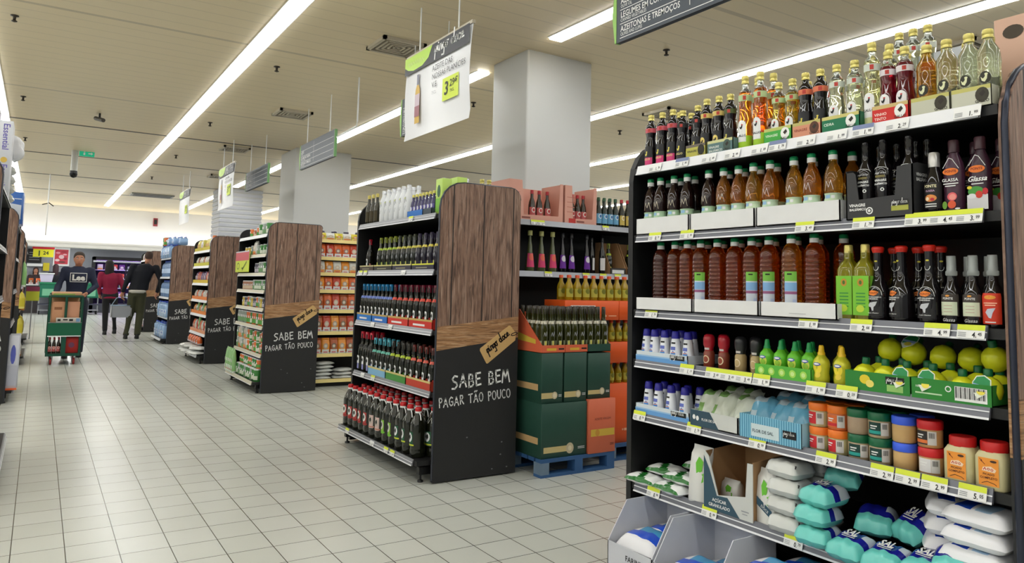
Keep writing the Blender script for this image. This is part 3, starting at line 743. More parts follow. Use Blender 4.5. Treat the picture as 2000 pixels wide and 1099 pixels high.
GP = [(.026, 0), (.0275, .004), (.028, .02), (.028, .085), (.0265, .105), (.0225, .13), (.0225, .145), (.0255, .165), (.026, .185), (.022, .198), (.0125, .208), (.0115, .225)]
def gallo(liquid, style, tall=1.0, neckband=None):
    def fn(p):
        P = [(r, z * tall) for r, z in GP]
        b = p.part('body'); top = [(r, z) for r, z in P if z >= .198 * tall]
        if style in ('clear', 'amber', 'wine'):
            b.lathe([q for q in P if q[1] <= .19 * tall] + [(.0235, .194 * tall)], liquid, 16)
            b.lathe([(.0235, .1941 * tall)] + top, glass((235, 240, 232), .95), 16)
        else: b.lathe(P, liquid, 16)
        c = p.part('cap'); ring_cap(c, .0145, .222 * tall, .248 * tall, GOLD)
        l = p.part('label')
        nb = neckband or {'clear': (206, 212, 200), 'amber': (186, 206, 150), 'wine': (222, 214, 216), 'pink': (202, 92, 104), 'dark': (36, 34, 34), 'yellow': (216, 190, 110), 'orange': (220, 120, 84), 'redgreen': (80, 92, 50)}[style]
        nl = p.part('neck_label'); band(nl, P, .163 * tall, .183 * tall, mat(nb, .5), 110)
        wrap(nl, rect2d(.006, .018, .166 * tall, .18 * tall), P, mat((186, 60, 50), .5), .0008)
        z = .03 * tall
        if style in ('clear', 'amber', 'wine'):
            col = {'clear': (214, 218, 160), 'amber': (170, 212, 50), 'wine': (196, 30, 36)}[style]
            band(l, P, .012 * tall, .05 * tall, mat(col, .5), 100)
            wrap(l, hump(0, .03 * tall, .1 * tall, .0185), P, WHITE, .0009)
            rooster(l, P, 0, .078 * tall, .009, INK, mat((196, 60, 60), .5), .0013)
            wrap(l, move2d(text2d('GALLO', .0125, 'CENTER', bold=.02), 0, .047 * tall), P, INK, .0014)
        elif style in ('pink', 'orange', 'yellow', 'redgreen', 'dark'):
            col = {'pink': (216, 60, 122), 'orange': (214, 92, 60), 'yellow': (206, 186, 90), 'redgreen': (70, 100, 60), 'dark': (40, 40, 42)}[style]
            band(l, P, .012 * tall, .048 * tall, mat(col, .5), 60 if style != 'dark' else 100)
            band(l, P, .048 * tall, .1 * tall, mat((22, 22, 26), .4), 60)
            wrap(l, ell2d(0, .066 * tall, .013, .017), P, mat((34, 38, 40) if style != 'yellow' else (226, 200, 110), .4), .0009)
            rooster(l, P, 0, .064 * tall, .0095, mat((230, 214, 90), .4) if style != 'yellow' else INK, mat((230, 214, 90), .4), .0013)
            wrap(l, move2d(text2d('GALLO', .0125, 'CENTER', bold=.02), 0, .036 * tall), P, mat((240, 220, 150), .5), .0014)
            for q in (-1, 1): wrap(l, ribbon2d([(-.011 * q, .128 * tall), (0, .112 * tall), (.009 * q, .124 * tall)], .0012), P, WHITE, .001)
    return fn
def blackrooster(liquid):
    def fn(p):
        P = [(.028, 0), (.0305, .006), (.0305, .11), (.0295, .135), (.031, .155), (.029, .172), (.014, .198), (.0125, .213)]
        p.part('body').lathe(P, liquid, 16)
        ring_cap(p.part('cap'), .0155, .209, .235, GOLD)
        l = p.part('label')
        wrap(l, ell2d(0, .085, .0165, .0185), P, mat((46, 46, 36), .5), .0006)
        rooster(l, P, 0, .083, .0115, mat((222, 224, 180), .4), mat((222, 224, 180), .4), .0011)
        band(l, P, .02, .05, mat((196, 200, 180), .5), 70)
    return fn
def petsmall(liquid, lab):     # R2: waisted PET bottle, green-white cap
    def fn(p):
        P = [(.022, 0), (.029, .006), (.03, .012), (.03, .075), (.0275, .082), (.028, .09), (.031, .1), (.0315, .14), (.029, .165), (.022, .19), (.013, .205), (.0125, .222)]
        p.part('body').lathe(P, liquid, 16)
        c = p.part('cap'); c.lathe([(.0155, .216), (.0155, .233)], WHITE, 12); c.lathe([(.015, .2332), (.0152, .246), (.012, .249)], GREENCAP, 12)
        l = p.part('label'); band(l, P, .03, .096, mat(lab, .5), 110)
        wrap(l, rect2d(-.018, .004, .05, .09), P, mat((150, 190, 225), .5), .0008); wrap(l, rect2d(-.018, .02, .034, .046), P, mat((90, 170, 80), .5), .0008)
        wrap(l, rect2d(.008, .02, .05, .088), P, mat((240, 240, 240), .5), .0009)
        o = [([(-.014, .1), (-.006, .135), (0, .11), (.008, .14), (.015, .104)], 0)]
        wrap(p.part('embossing'), ribbon2d([(-.016, .105), (-.008, .138), (0, .116), (.008, .14), (.016, .107)], .0012), P, mat((236, 226, 200), .2), .0006)
    return fn
def petbig(liquid, lab=True):       # R3: tall ribbed oil bottle
    def fn(p):
        P = [(.03, 0), (.036, .008)]
        for k in range(12): z = .012 + k * .0165; P += [(.0372, z), (.0372, z + .010), (.0352, z + .012), (.0352, z + .0145)]
        P += [(.036, .212), (.034, .232), (.026, .252), (.0145, .262), (.013, .272)]
        p.part('body').lathe(P, liquid, 18)
        c = p.part('cap'); c.lathe([(.0165, .264), (.0165, .28)], WHITE, 12); c.lathe([(.016, .2802), (.016, .292), (.012, .296)], GREENCAP, 12)
        if lab:
            Q = [(.0374, 0), (.0374, .3)]; l = p.part('label')
            band(l, Q, .012, .16, mat((206, 214, 226), .45), 33, .0004, 8, 30)
            band(l, Q, .125, .16, mat((120, 186, 70), .45), 33, .0009, 8, 30)
            band(l, Q, .09, .12, mat((130, 176, 222), .45), 33, .0009, 8, 30); band(l, Q, .078, .088, mat((150, 90, 130), .45), 33, .0009, 8, 30)
            band(l, Q, .018, .045, mat((226, 222, 222), .45), 18, .0011, 8, 20); band(l, Q, .02, .06, mat((186, 200, 230), .45), 10, .0011, 8, 50)
            wrap(l, rect2d(.008, .024, .148, .153), Q, INK, .0013)
    return fn
def ponte(p):
    P = [(.033, 0), (.037, .006), (.0375, .02), (.037, .05), (.036, .085), (.033, .105), (.024, .125), (.017, .143), (.0148, .165), (.0145, .235)]
    p.part('body').lathe(P, DARKG, 18)
    c = p.part('cap'); c.lathe([(.016, .226), (.019, .236), (.0195, .242), (.016, .246), (.013, .2465)], mat((206, 40, 26), .3), 14)
    l = p.part('label')
    wrap(l, hump(0, .02, .116, .028), P, mat((22, 21, 22), .5), .0008)
    wrap(l, ribbon2d([(-.026, .088)] + [(.027 * math.cos(R(a)), .088 + .028 * math.sin(R(a))) for a in range(180, -1, -20)], .0012), P, WHITE, .0014)
    wrap(l, poly2d([(-.017, .094), (-.012, .1), (-.004, .103), (.006, .102), (.017, .098), (.013, .09), (.004, .086), (-.01, .088)]), P, mat((236, 130, 40), .5), .0014)
    wrap(l, move2d(text2d('PONTE', .009, 'CENTER', bold=.02), 0, .091), P, mat((120, 40, 10), .5), .0016)
    wrap(l, move2d(text2d('ACETO BALSAMICO', .0058, 'CENTER', bold=.02), 0, .079) + move2d(text2d('DI MODENA', .0058, 'CENTER', bold=.02), 0, .073), P, WHITE, .0014)
    wrap(l, poly2d([(-.014, .055), (-.009, .063), (.002, .065), (.014, .067), (.009, .054), (.004, .049), (.003, .037), (-.002, .037), (-.005, .048), (-.013, .05)]), P, mat((190, 192, 196), .5), .0014)
    wrap(l, move2d(text2d('Aceto Classico', .0058, 'CENTER', shear=.3), 0, .028), P, WHITE, .0014)
    wrap(l, ell2d(.001, .198, .005, .003, 8), P, mat((214, 200, 70), .5), .0012); wrap(l, ribbon2d([(.008 * math.cos(R(a)), .18 + .012 * math.sin(R(a))) for a in range(180, 361, 20)], .0014), P, WHITE, .0012)
def spray(lab):
    def fn(p):
        P = [(.024, 0), (.0275, .006), (.028, .02), (.028, .09), (.024, .108), (.014, .13), (.0128, .15)]
        p.part('body').lathe(P, DARKG, 16)
        c = p.part('spray_cap'); c.lathe([(.0145, .15), (.0165, .153), (.0165, .163), (.0135, .166), (.013, .208), (.0125, .21)], CLEARP, 12)
        c.lathe([(.008, .165), (.008, .205)], mat((196, 198, 200), .3, metal=.4), 8)
        l = p.part('label')
        if lab == 'white':
            band(l, P, .03, .095, mat((58, 50, 44), .5), 62); band(l, P, .032, .072, mat((206, 214, 186), .5), 52, .0009)
            wrap(l, move2d(text2d('PONTE', .009, 'CENTER', bold=.02), 0, .079), P, WHITE, .0012)
            wrap(l, ell2d(0, .09, .006, .003, 8), P, mat((220, 150, 60), .5), .0012)
            for k in range(3): wrap(l, rect2d(-.012, .012, .042 + .009 * k, .0435 + .009 * k), P, mat((190, 150, 140), .5), .0013)
            wrap(l, move2d(text2d('Glassa', .014, 'CENTER', shear=.3), 0, .014), P, WHITE, .0012)
        else:
            band(l, P, .012, .1, mat((206, 54, 28), .5), 62)
            wrap(l, ell2d(0, .088, .016, .006, 10), P, mat((226, 150, 50), .5), .001)
            wrap(l, rect2d(-.018, .018, .07, .073) + rect2d(-.014, .014, .064, .067), P, mat((250, 190, 160), .5), .001)
            wrap(l, poly2d([(-.012, .045), (-.006, .055), (.014, .058), (.007, .044), (.003, .028), (-.003, .03)]), P, mat((196, 200, 214), .5), .001)
            wrap(l, rect2d(-.014, .014, .016, .019), P, WHITE, .001)
    return fn
def glassa(front):
    def fn(p):
        P = [(.024, 0), (.029, .005), (.03, .012), (.0305, .13), (.026, .155), (.015, .182), (.0135, .19)]
        p.part('body').lathe(P, mat((64, 34, 52), .25) if front == 'fig' else mat((54, 28, 44), .25), 16, sy=.7)
        c = p.part('cap'); c.lathe([(.0155, .188), (.0155, .222), (.013, .226)], mat((66, 40, 48), .3), 12)
        l = p.part('label'); Q = [(r * .72 + .0084 * 0, z) for r, z in P]
        def fl(polys, m, k): l.flat(polys, (0, -.0218 - .0004 * k, 0), (1, 0, 0), (0, 0, 1), m)
        fl(ribbon2d([(-.022, .14), (-.004, .17), (.006, .165), (.024, .136)], .0014), WHITE, 1)
        fl(ell2d(0, .128, .023, .011), mat((232, 120, 40), .5), 1)
        fl(move2d(text2d('PONTE', .0105, 'CENTER', bold=.02), 0, .1255), mat((120, 30, 20), .5), 2)
        if front == 'fig':
            fl(move2d(text2d('GLASSA', .0135, 'CENTER', bold=.015), -.002, .098), WHITE, 1); fl(rect2d(-.022, .022, .09, .093) + rect2d(-.017, .014, .083, .086), WHITE, 1)
            fl(ell2d(.003, .052, .014, .013), mat((226, 96, 104), .5), 1); fl(ell2d(.004, .051, .01, .009), mat((240, 150, 140), .5), 2)
            fl(ell2d(.002, .028, .012, .012), mat((226, 90, 50), .5), 3); fl(ell2d(-.019, .027, .007, .012), mat((110, 160, 50), .5), 2)
            fl(ell2d(.018, .015, .008, .003, 8), WHITE, 2)
        else:
            fl(move2d(text2d('Glassa', .021, 'CENTER', shear=.35, bold=.02), 0, .092), WHITE, 1)
            fl(rect2d(-.016, .018, .083, .0855), WHITE, 1)
            fl(rect2d(-.029, .029, .008, .052), mat((216, 214, 216), .5), 1)
            fl(ell2d(-.004, .062, .022, .015), mat((70, 150, 60), .5), 2); fl(ell2d(.005, .052, .01, .011), mat((206, 60, 44), .5), 3); fl(ell2d(.022, .06, .008, .01), mat((196, 40, 50), .5), 3)
            fl(ell2d(-.015, .048, .012, .008), mat((226, 226, 230), .5), 3); fl(ell2d(-.021, .074, .007, .005), mat((226, 206, 50), .5), 3)
    return fn
def shortponte(p):
    P = [(.024, 0), (.028, .006), (.0285, .09), (.025, .12), (.016, .145), (.014, .155)]
    p.part('body').lathe(P, DARKG, 16)
    p.part('cap').lathe([(.0165, .15), (.0165, .192), (.014, .196)], mat((190, 188, 184), .25, metal=.6), 14)
    l = p.part('label'); band(l, P, .02, .1, mat((28, 24, 24), .5), 70)
    wrap(l, move2d(text2d('PONTE', .012, 'CENTER', bold=.02), 0, .085), P, mat((238, 232, 190), .5), .001)
    wrap(l, move2d(text2d('GLASSA', .008, 'CENTER', bold=.02), 0, .072), P, mat((206, 170, 200), .5), .001)
    wrap(l, ell2d(.001, .052, .018, .011), P, mat((220, 140, 70), .5), .001); wrap(l, ell2d(-.008, .05, .006, .006, 8), P, mat((250, 226, 190), .5), .0013); wrap(l, ell2d(.007, .048, .006, .005, 8), P, mat((190, 40, 60), .5), .0013)
    wrap(l, rect2d(-.018, .018, .032, .035) + rect2d(-.018, .018, .025, .028), P, WHITE, .001)
def boxed_black(p):     # tall black bottle with printed front
    P = [(.025, 0), (.0275, .005), (.0275, .15), (.024, .17), (.0135, .19), (.0125, .235), (.0135, .236), (.0135, .255)]
    p.part('body').lathe(P, DARKG, 16)
    l = p.part('label'); wrap(l, ribbon2d([(.026 * math.cos(R(a)), .155 + .009 * math.sin(R(a))) for a in range(180, -1, -20)], .0014), P, WHITE, .001)
    wrap(l, move2d(text2d('pingo doce', .0085, 'CENTER', shear=.3), 0, .142), P, WHITE, .001)
    wrap(l, rect2d(-.016, .016, .13, .137), P, mat((120, 110, 60), .5), .001)
    wrap(l, move2d(text2d('VINAGRE', .0098, 'CENTER', bold=.03), 0, .117) + move2d(text2d('BALSÂMICO', .0082, 'CENTER', bold=.03), 0, .106), P, WHITE, .001)
    wrap(l, ell2d(.008, .09, .006, .006, 10), P, WHITE, .001); wrap(l, ell2d(.008, .09, .003, .003, 8), P, INK, .0013)
def squareoil(p):
    p.part('body').lathe([(.031, 0), (.031, .17), (.024, .19), (.013, .205), (.012, .235)], glass((178, 172, 40), .6), 16, sq=.7)
    p.part('cap').lathe([(.0145, .228), (.0145, .252), (.012, .256)], GOLD, 12)
    l = p.part('label')
    for k, (U, O) in enumerate((((1, 0, 0), (-.028, -.0318, 0)), ((0, 1, 0), (.0318, -.028, 0)), ((0, -1, 0), (-.0318, .028, 0)))):
        Wv = (0, 0, 1)
        l.flat(rect2d(0, .056, .02, .15), O, U, Wv, mat((120, 190, 50), .5), .0)
        l.flat(ell2d(.028, .128, .011, .013), O, U, Wv, mat((196, 140, 50), .5), .0005)
        l.flat(ell2d(.028, .128, .005, .007), O, U, Wv, mat((70, 110, 30), .5), .001)
        for q in range(5): l.flat(rect2d(.012, .044, .09 - q * .011, .094 - q * .011), O, U, Wv, mat((60, 140, 60), .5), .0005)
        l.flat(ell2d(.026, .042 , .014, .012), O, U, Wv, mat((190, 214, 60), .5), .0009)
def limesq(c, lab):
    def fn(p):
        P = [(.022, 0), (.026, .004), (.0275, .02), (.0245, .036), (.027, .05), (.0285, .066), (.025, .08), (.0165, .09), (.012, .098)]
        p.part('body').lathe(P, mat(c, .2, trans=.25), 14)
        p.part('cap').lathe([(.013, .096), (.013, .104), (.0105, .107), (.0085, .126), (.006, .13)], mat((32, 150, 80) if lab == 'lime' else (240, 196, 40), .35), 10)
        l = p.part('label'); wrap(l, ell2d(0, .052, .016, .02), P, mat((216, 226, 90) if lab == 'lime' else (244, 222, 60), .5), .0008)
        wrap(l, ell2d(0, .066, .014, .006, 10), P, mat((60, 80, 170), .5), .0012); wrap(l, ell2d(0, .0665, .01, .003, 10), P, WHITE, .0015)
        wrap(l, ell2d(.001, .03 if lab != 'lime' else .048, .011, .01, 10), P, mat((236, 210, 70) if lab != 'lime' else (150, 196, 60), .5), .0012)
    return fn
def lemon(tagged):
    def fn(p):
        P = [(.004, 0), (.02, .003), (.032, .014), (.0375, .034), (.035, .052), (.025, .066), (.012, .074), (.009, .078)]
        p.part('body').lathe(P, mat((226, 230, 40), .3), 16)
        p.part('cap').lathe([(.0125, .076), (.0125, .094), (.01, .097)], mat((16, 108, 62), .3), 12)
        if tagged:
            l = p.part('swing_tag')
            drop = [(0, -.05), (.02, -.03), (.026, -.008), (.02, .012), (0, .02), (-.02, .012), (-.026, -.008), (-.02, -.03)]
            Mx = Matrix.Translation((.004, -.043, .062)) @ Matrix.Rotation(R(-14), 4, 'X') @ Matrix.Rotation(R(12), 4, 'Y')
            l.prism(drop, 'y', -.0006, .0006, mat((226, 230, 214), .4))
            l.flat([([(x * .9, y * .9 - .001) for x, y in drop[2:]], [tuple(range(6))])], (0, -.0009, 0), (1, 0, 0), (0, 0, 1), mat((40, 140, 80), .5))
            l.flat(rect2d(-.022, .022, -.02, -.01), (0, -.0013, 0), (1, 0, 0), (0, 0, 1), mat((150, 180, 226), .5)); l.flat(ell2d(.004, -.028, .012, .01, 10), (0, -.0016, 0), (1, 0, 0), (0, 0, 1), mat((236, 220, 80), .5))
            l.bake(Mx)
    return fn
def saltbottle(p):
    P = [(.0255, 0), (.027, .004), (.0262, .02), (.0195, .085), (.0165, .1)]
    p.part('body').lathe(P, mat((232, 234, 240), .35), 14)
    p.part('cap').lathe([(.0185, .1), (.0185, .107), (.016, .128), (.012, .131)], mat((44, 40, 150), .35), 12)
    l = p.part('label'); wrap(l, poly2d([(-.014, .012), (.014, .012), (.013, .04), (.0, .05), (-.013, .034)]), P, mat((70, 140, 216), .5), .0006)
    wrap(l, rect2d(-.012, .011, .052, .066), P, mat((96, 110, 190), .5), .0006); wrap(l, rect2d(-.01, .01, .078, .085), P, INK, .0006); wrap(l, rect2d(-.008, .01, .04, .044), P, mat((220, 150, 130), .5), .001)
def grinder(c, spice):
    def fn(p):
        P = [(.02, 0), (.0225, .004), (.0225, .06), (.018, .068), (.018, .08), (.023, .09), (.0235, .118), (.019, .13), (.012, .134)]
        b = p.part('jar'); b.lathe([q for q in P if q[1] <= .068], mat(spice, .25, trans=.2), 14)
        g = p.part('grinder_head'); g.lathe([q for q in P if q[1] >= .068], mat(c, .3, coat=.2), 14)
        l = p.part('label'); wrap(l, ell2d(0, .034, .015, .016), P, mat((226, 206, 170), .5), .0008); wrap(l, ell2d(0, .034, .011, .012), P, mat(spice, .5), .0011)
        wrap(l, rect2d(-.012, .012, .072, .08), P, mat((206, 200, 196), .5), .0008)
    return fn
def jar(lid, fill, labc=None, side=0):
    def fn(p):
        P = [(.03, 0), (.0345, .003), (.0348, .05), (.032, .056)]
        p.part('jar').lathe(P, mat(fill, .25, var=.12), 18)
        p.part('lid').lathe([(.0355, .055), (.0362, .058), (.0362, .078), (.034, .0805)], mat(lid, .35), 18)
        if labc:
            l = p.part('label'); band(l, P, .01, .05, mat(labc[0], .5), 34, .0005, 8, -20 + side)
            band(l, P, .01, .05, mat((214, 210, 206), .5), 20, .0005, 6, 35 + side)
            if len(labc) > 1: band(l, P, .014, .024, mat(labc[1], .5), 34, .0009, 8, -20 + side)
            q = R(-20 + side) * .035
            wrap(l, rect2d(q - .012, q + .01, .036, .04) + rect2d(q - .012, q + .006, .029, .032), P, WHITE, .0012)
            for k in range(5): wrap(l, rect2d(R(35 + side) * .035 - .008 + k * .003, R(35 + side) * .035 - .0065 + k * .003, .03, .046), P, INK, .0012)
    return fn
def bigjar(p):
    p.part('jar').lathe([(.038, 0), (.041, .004), (.041, .09), (.035, .1), (.033, .104)], mat((206, 196, 150), .3, var=.06), 20, sq=.45)
    p.part('lid').lathe([(.035, .103), (.0355, .106), (.0355, .128), (.033, .131)], mat((204, 34, 34), .35), 16)
    l = p.part('label')
    def fl(polys, m, k=0): l.flat(polys, (0, -.0414 - k * .0005, 0), (1, 0, 0), (0, 0, 1), m)
    fl(rect2d(-.026, .026, .012, .088), mat((240, 152, 56), .5))
    fl(poly2d([(-.017, .052), (.016, .05), (.02, .058), (.006, .066), (-.014, .062)]), mat((250, 222, 190), .5), 1); fl(ribbon2d([(-.013, .055), (-.009, .061), (-.006, .055)], .002) + ribbon2d(arc(.0, .058, .003, .003, 0, 360, 6), .0015) + ribbon2d(arc(.009, .057, .003, .003, 0, 360, 6), .0015), mat((196, 60, 60), .5), 2)
    fl(ribbon2d([(-.022, .084), (-.015, .076), (-.009, .07)], .0015) + poly2d([(-.02, .078), (-.014, .074), (-.017, .083)]), mat((120, 50, 30), .5), 2); fl(ell2d(.013, .08, .009, .0035, 8), mat((70, 44, 30), .5), 2); fl(ribbon2d([(-.018, .018), (-.004, .024), (.014, .02), (.02, .016)], .0016), mat((70, 40, 26), .5), 2)
    fl(move2d(text2d('PICADO', .008, 'CENTER', bold=.02), 0, .041) + move2d(text2d('COMPLETO', .0085, 'CENTER', bold=.02), 0, .031), mat((96, 50, 30), .5), 2)

def pillow(mb, w, d, t, mf, seed=0, wr=1.0, n=14, m_=10, fold=.012, bx=3.4):
    """a filled bag lying flat: w along x, d along y, thickness t; mf(u,v,top) gives the material"""
    rnd = random.Random(seed); ph = [rnd.uniform(0, 6) for _ in range(8)]
    def h(u, v):
        a = max(0.0, 1 - abs(u) ** bx) ** .5 * max(0.0, 1 - abs(v) ** bx) ** .5
        wv = 1 + .1 * wr * math.sin(5 * u + ph[0]) * math.sin(4 * v + ph[1]) + .07 * wr * math.sin(11 * u + 3 * v + ph[2])
        return a * wv
    us = [-1 + 2 * i / n for i in range(n + 1)]; vs = [-1 + 2 * j / m_ for j in range(m_ + 1)]
    for top in (1, 0):
        V = []
        for v in vs:
            for u in us:
                e = .012 * wr * math.sin(7 * u + ph[3]) * (abs(v) ** 4)
                x = u * w / 2 * (1 - .05 * abs(v) ** 3) ; y = v * d / 2 * (1 - .06 * abs(u) ** 3 * wr) + e * .3
                z = t * (.36 + .62 * h(u, v)) if top else t * (.36 - .36 * h(u, v))
                V.append((x, y, z))
        N = n + 1; by = {}
        for j in range(m_):
            for i in range(n):
                f = (j * N + i, j * N + i + 1, (j + 1) * N + i + 1, (j + 1) * N + i)
                if not top: f = f[::-1]
                by.setdefault(mf((us[i] + us[i + 1]) / 2, (vs[j] + vs[j + 1]) / 2, top), []).append(f)
        for m, F in by.items(): mb.add(V, F, m, True)
PLAS = lambda c: mat(c, .22, coat=.25)
def bag(w, d, t, mf, seed, deco=None, wr=1.0, bx=3.4):
    def fn(p):
        pillow(p.part('bag'), w, d, t, mf, seed, wr, 16, 14, bx=bx)
        if deco: deco(p)
    return fn
WB1, BL1, BL2, TEAL, NAVY, GRN = PLAS((232, 232, 236)), PLAS((40, 84, 206)), PLAS((74, 156, 206)), PLAS((110, 206, 196)), PLAS((28, 32, 140)), PLAS((36, 112, 44))
def saldeco(p):
    t = p.part('lettering'); t.flat(move2d(text2d('SAL', .05, 'CENTER', bold=.03), 0, 0), (-.02, .012, .0665), (1, 0, 0), (0, 1, 0.02), WHITE)
    t.flat(rect2d(-.05, .03, -.008, -.003) + rect2d(-.04, .035, -.018, -.014), (-.01, .012, .0668), (1, 0, 0), (0, 1, 0.02), WHITE)
def m_sal(u, v, top): return TEAL if (v < -.25 or not top) else (NAVY if u < .5 or v < .1 else PLAS((196, 206, 214)))
def m_flour(u, v, top): return WB1 if (not top or v < -.5) else (BL1 if v < .05 and u > -.7 else BL2 if u > -.5 else WB1)
def m_flourside(u, v, top): return WB1 if (not top or v < -.72) else (BL1 if -.6 < u < -.12 and v < .5 else PLAS((176, 208, 236)) if 0 < u < .55 else WB1)
def m_sugar(u, v, top): return GRN if (abs(u + .1 + .3 * v) < .2 or abs(v) > .85) and top else PLAS((238, 240, 238))
def m_white(u, v, top): return PLAS((206, 208, 204))
def barcode(p):
    t = p.part('print'); t.flat(rect2d(-.012, .012, -.005, .005), (.05, -.045, .048), (1, 0, 0), (0, .5, 1), INK)

def upright_pack(c, leaf, band_):
    def fn(p):
        b = p.part('packet'); w, d, h = .075, .045, .2
        V = []
        for k, (z, s, q) in enumerate(((0, 1, 1), (.01, 1.03, 1.05), (h * .5, 1.04, 1.1), (h * .85, 1, .8), (h * .93, .98, .25), (h, 1, .06))):
            for x, y in ((-1, -1), (0, -1.12), (1, -1), (1.05, 0), (1, 1), (0, 1.12), (-1, 1), (-1.05, 0)): V.append((x * w / 2 * s, y * d / 2 * q, z))
        F = [(k * 8 + i, k * 8 + (i + 1) % 8, (k + 1) * 8 + (i + 1) % 8, (k + 1) * 8 + i) for k in range(5) for i in range(8)] + [tuple(range(7, -1, -1)), tuple(range(40, 48))]
        b.add(V, F, PLAS(c), True)
        l = p.part('print'); O = (0, -.0265, 0)
        l.flat(poly2d([(-.01, .1), (.012, .115), (.016, .15), (-.002, .165), (-.014, .14)]) + poly2d([(.006, .07), (.02, .08), (.02, .11), (.004, .1)]), O, (1, 0, 0), (0, 0, 1), mat(leaf, .5))
        if band_: l.flat(poly2d([(-.036, .07), (.036, .03), (.036, .06), (-.036, .1)]), (0, -.0272, 0), (1, 0, 0), (0, 0, 1), mat(band_, .5)); l.flat(move2d(text2d('DOCE', .014, 'CENTER'), 0, .057, 1, 1, R(-28)), (0, -.028, 0), (1, 0, 0), (0, 0, 1), WHITE)
    return fn
def pouch(c, c2):
    def fn(p):
        b = p.part('pouch'); pillow(b, .11, .14, .05, lambda u, v, top: PLAS(c2) if (v > .45 and u < .2) or (u < -.4 and v < -.1) else PLAS(c), 5, 1.6, 10, 8)
        b.bake(Matrix.Translation((0, .02, .06)) @ Matrix.Rotation(R(58), 4, 'X'))
    return fn

# EC2 family
def oilbottle(cap, bandc, labc, roost=True, glassc=(22, 24, 14), h=.3, low=(40, 40, 40)):
    def fn(p):
        k = h / .3
        P = [(.028, 0), (.031, .005), (.031, .15 * k), (.028, .175 * k), (.016, .21 * k), (.0135, .23 * k), (.0135, .285 * k)]
        p.part('body').lathe(P, mat(glassc, .08, coat=.2), 10, sq=.25)
        p.part('cap').lathe([(.0148, .25 * k), (.0148, .3 * k), (.012, .302 * k)], mat(cap, .3), 10)
        l = p.part('label')
        band(p.part('neck_label'), P, .185 * k, .205 * k, mat(bandc, .5), 90, .003)
        band(l, P, .02, .075 * k, mat(labc, .5), 80, .0015)
        if roost:
            wrap(l, hump(0, .06 * k, .12 * k, .019, 8), P, mat((232, 232, 232), .5), .0022); wrap(l, poly2d([(-.008, .09 * k), (.002, .076 * k), (.01, .09 * k), (.006, .108 * k), (-.004, .1 * k)]), P, INK, .0028)
        else:
            wrap(l, ribbon2d([(-.016, .1 * k), (-.008, .13 * k), (0, .105 * k), (.008, .135 * k), (.016, .1 * k)], .003), P, mat((180, 182, 190), .4), .0022)
            wrap(l, ell2d(0, .06 * k, .008, .016, 8), P, mat((206, 200, 90), .5), .0024)
    return fn
def bigpet(labc, oval, stripe):
    def fn(p):
        P = [(.04, 0), (.047, .008), (.048, .05), (.0465, .055), (.048, .06), (.048, .19), (.045, .21), (.03, .25), (.017, .27), (.016, .285)]
        p.part('body').lathe(P, mat((26, 28, 18), .1, coat=.3), 14, sq=.2)
        c = p.part('cap'); c.lathe([(.022, .275), (.022, .286)], WHITE, 12); c.lathe([(.0215, .2862), (.022, .306), (.018, .31)], REDCAP, 12)
        p.part('handle').tube([(-.022, 0, .276), (-.04, 0, .262), (-.052, 0, .235)], .004, WHITE, 6).tube([(.022, 0, .276), (.04, 0, .262), (.052, 0, .235)], .004, WHITE, 6)
        l = p.part('label'); band(l, P, .07, .16, mat(labc, .5), 55, .0042)
        wrap(l, ell2d(0, .125, .022, .03, 12), P, mat(oval, .5), .0052); wrap(l, poly2d([(-.01, .125), (.002, .108), (.012, .125), (.008, .144), (-.005, .138)]), P, INK, .006)
        wrap(l, rect2d(-.036, .036, .075, .084), P, mat(stripe, .5), .0052)
        wrap(l, ribbon2d([(-.03, .205), (-.012, .245), (0, .21), (.014, .245), (.03, .2)], .002), P, mat((226, 228, 220), .2), .004)
    return fn
def whitebottle(p):
    P = [(.028, 0), (.03, .005), (.03, .15), (.026, .18), (.015, .21), (.0145, .235)]
    p.part('body').lathe(P, mat((226, 228, 230), .3), 12); p.part('cap').lathe([(.016, .228), (.016, .252), (.013, .255)], mat((206, 208, 212), .25, metal=.4), 10)
    l = p.part('label'); wrap(l, ribbon2d([(-.014, .12), (-.005, .16), (.002, .12), (.01, .165), (.016, .13)], .003), P, mat((120, 124, 130), .4), .001); wrap(l, ell2d(0, .155, .012, .007, 8), P, mat((200, 206, 150), .5), .0012)
    wrap(l, ribbon2d([(-.014, .07), (-.005, .1), (.004, .07), (.014, .1)], .002), P, mat((150, 154, 160), .4), .001)
def simplebottle(c, cap, labc, h=.26, r=.026, coned=False, glas=False):
    def fn(p):
        P = [(r * .95, 0), (r, .005), (r, h * .5), (r * .85, h * .62), (r * .45, h * .76), (r * .42, h * .95)] if not coned else [(r * .95, 0), (r, .005), (r * .95, h * .15), (r * .5, h * .62), (r * .32, h * .75), (r * .3, h * .95)]
        p.part('body').lathe(P, glass(c, .5) if glas else mat(c, .1, coat=.3), 12)
        p.part('cap').lathe([(r * .52, h * .88), (r * .52, h * .99), (r * .42, h)], mat(cap, .35), 10)
        l = p.part('label'); band(l, P, h * .12, h * .45, mat(labc[0], .5), 70, .001)
        if len(labc) > 1: wrap(l, ell2d(0, h * .36, r * .6, r * .75, 10), P, mat(labc[1], .5), .002)
        if len(labc) > 2: wrap(l, ell2d(0, h * .36, r * .38, r * .5, 8), P, mat(labc[2], .5), .0028)
    return fn
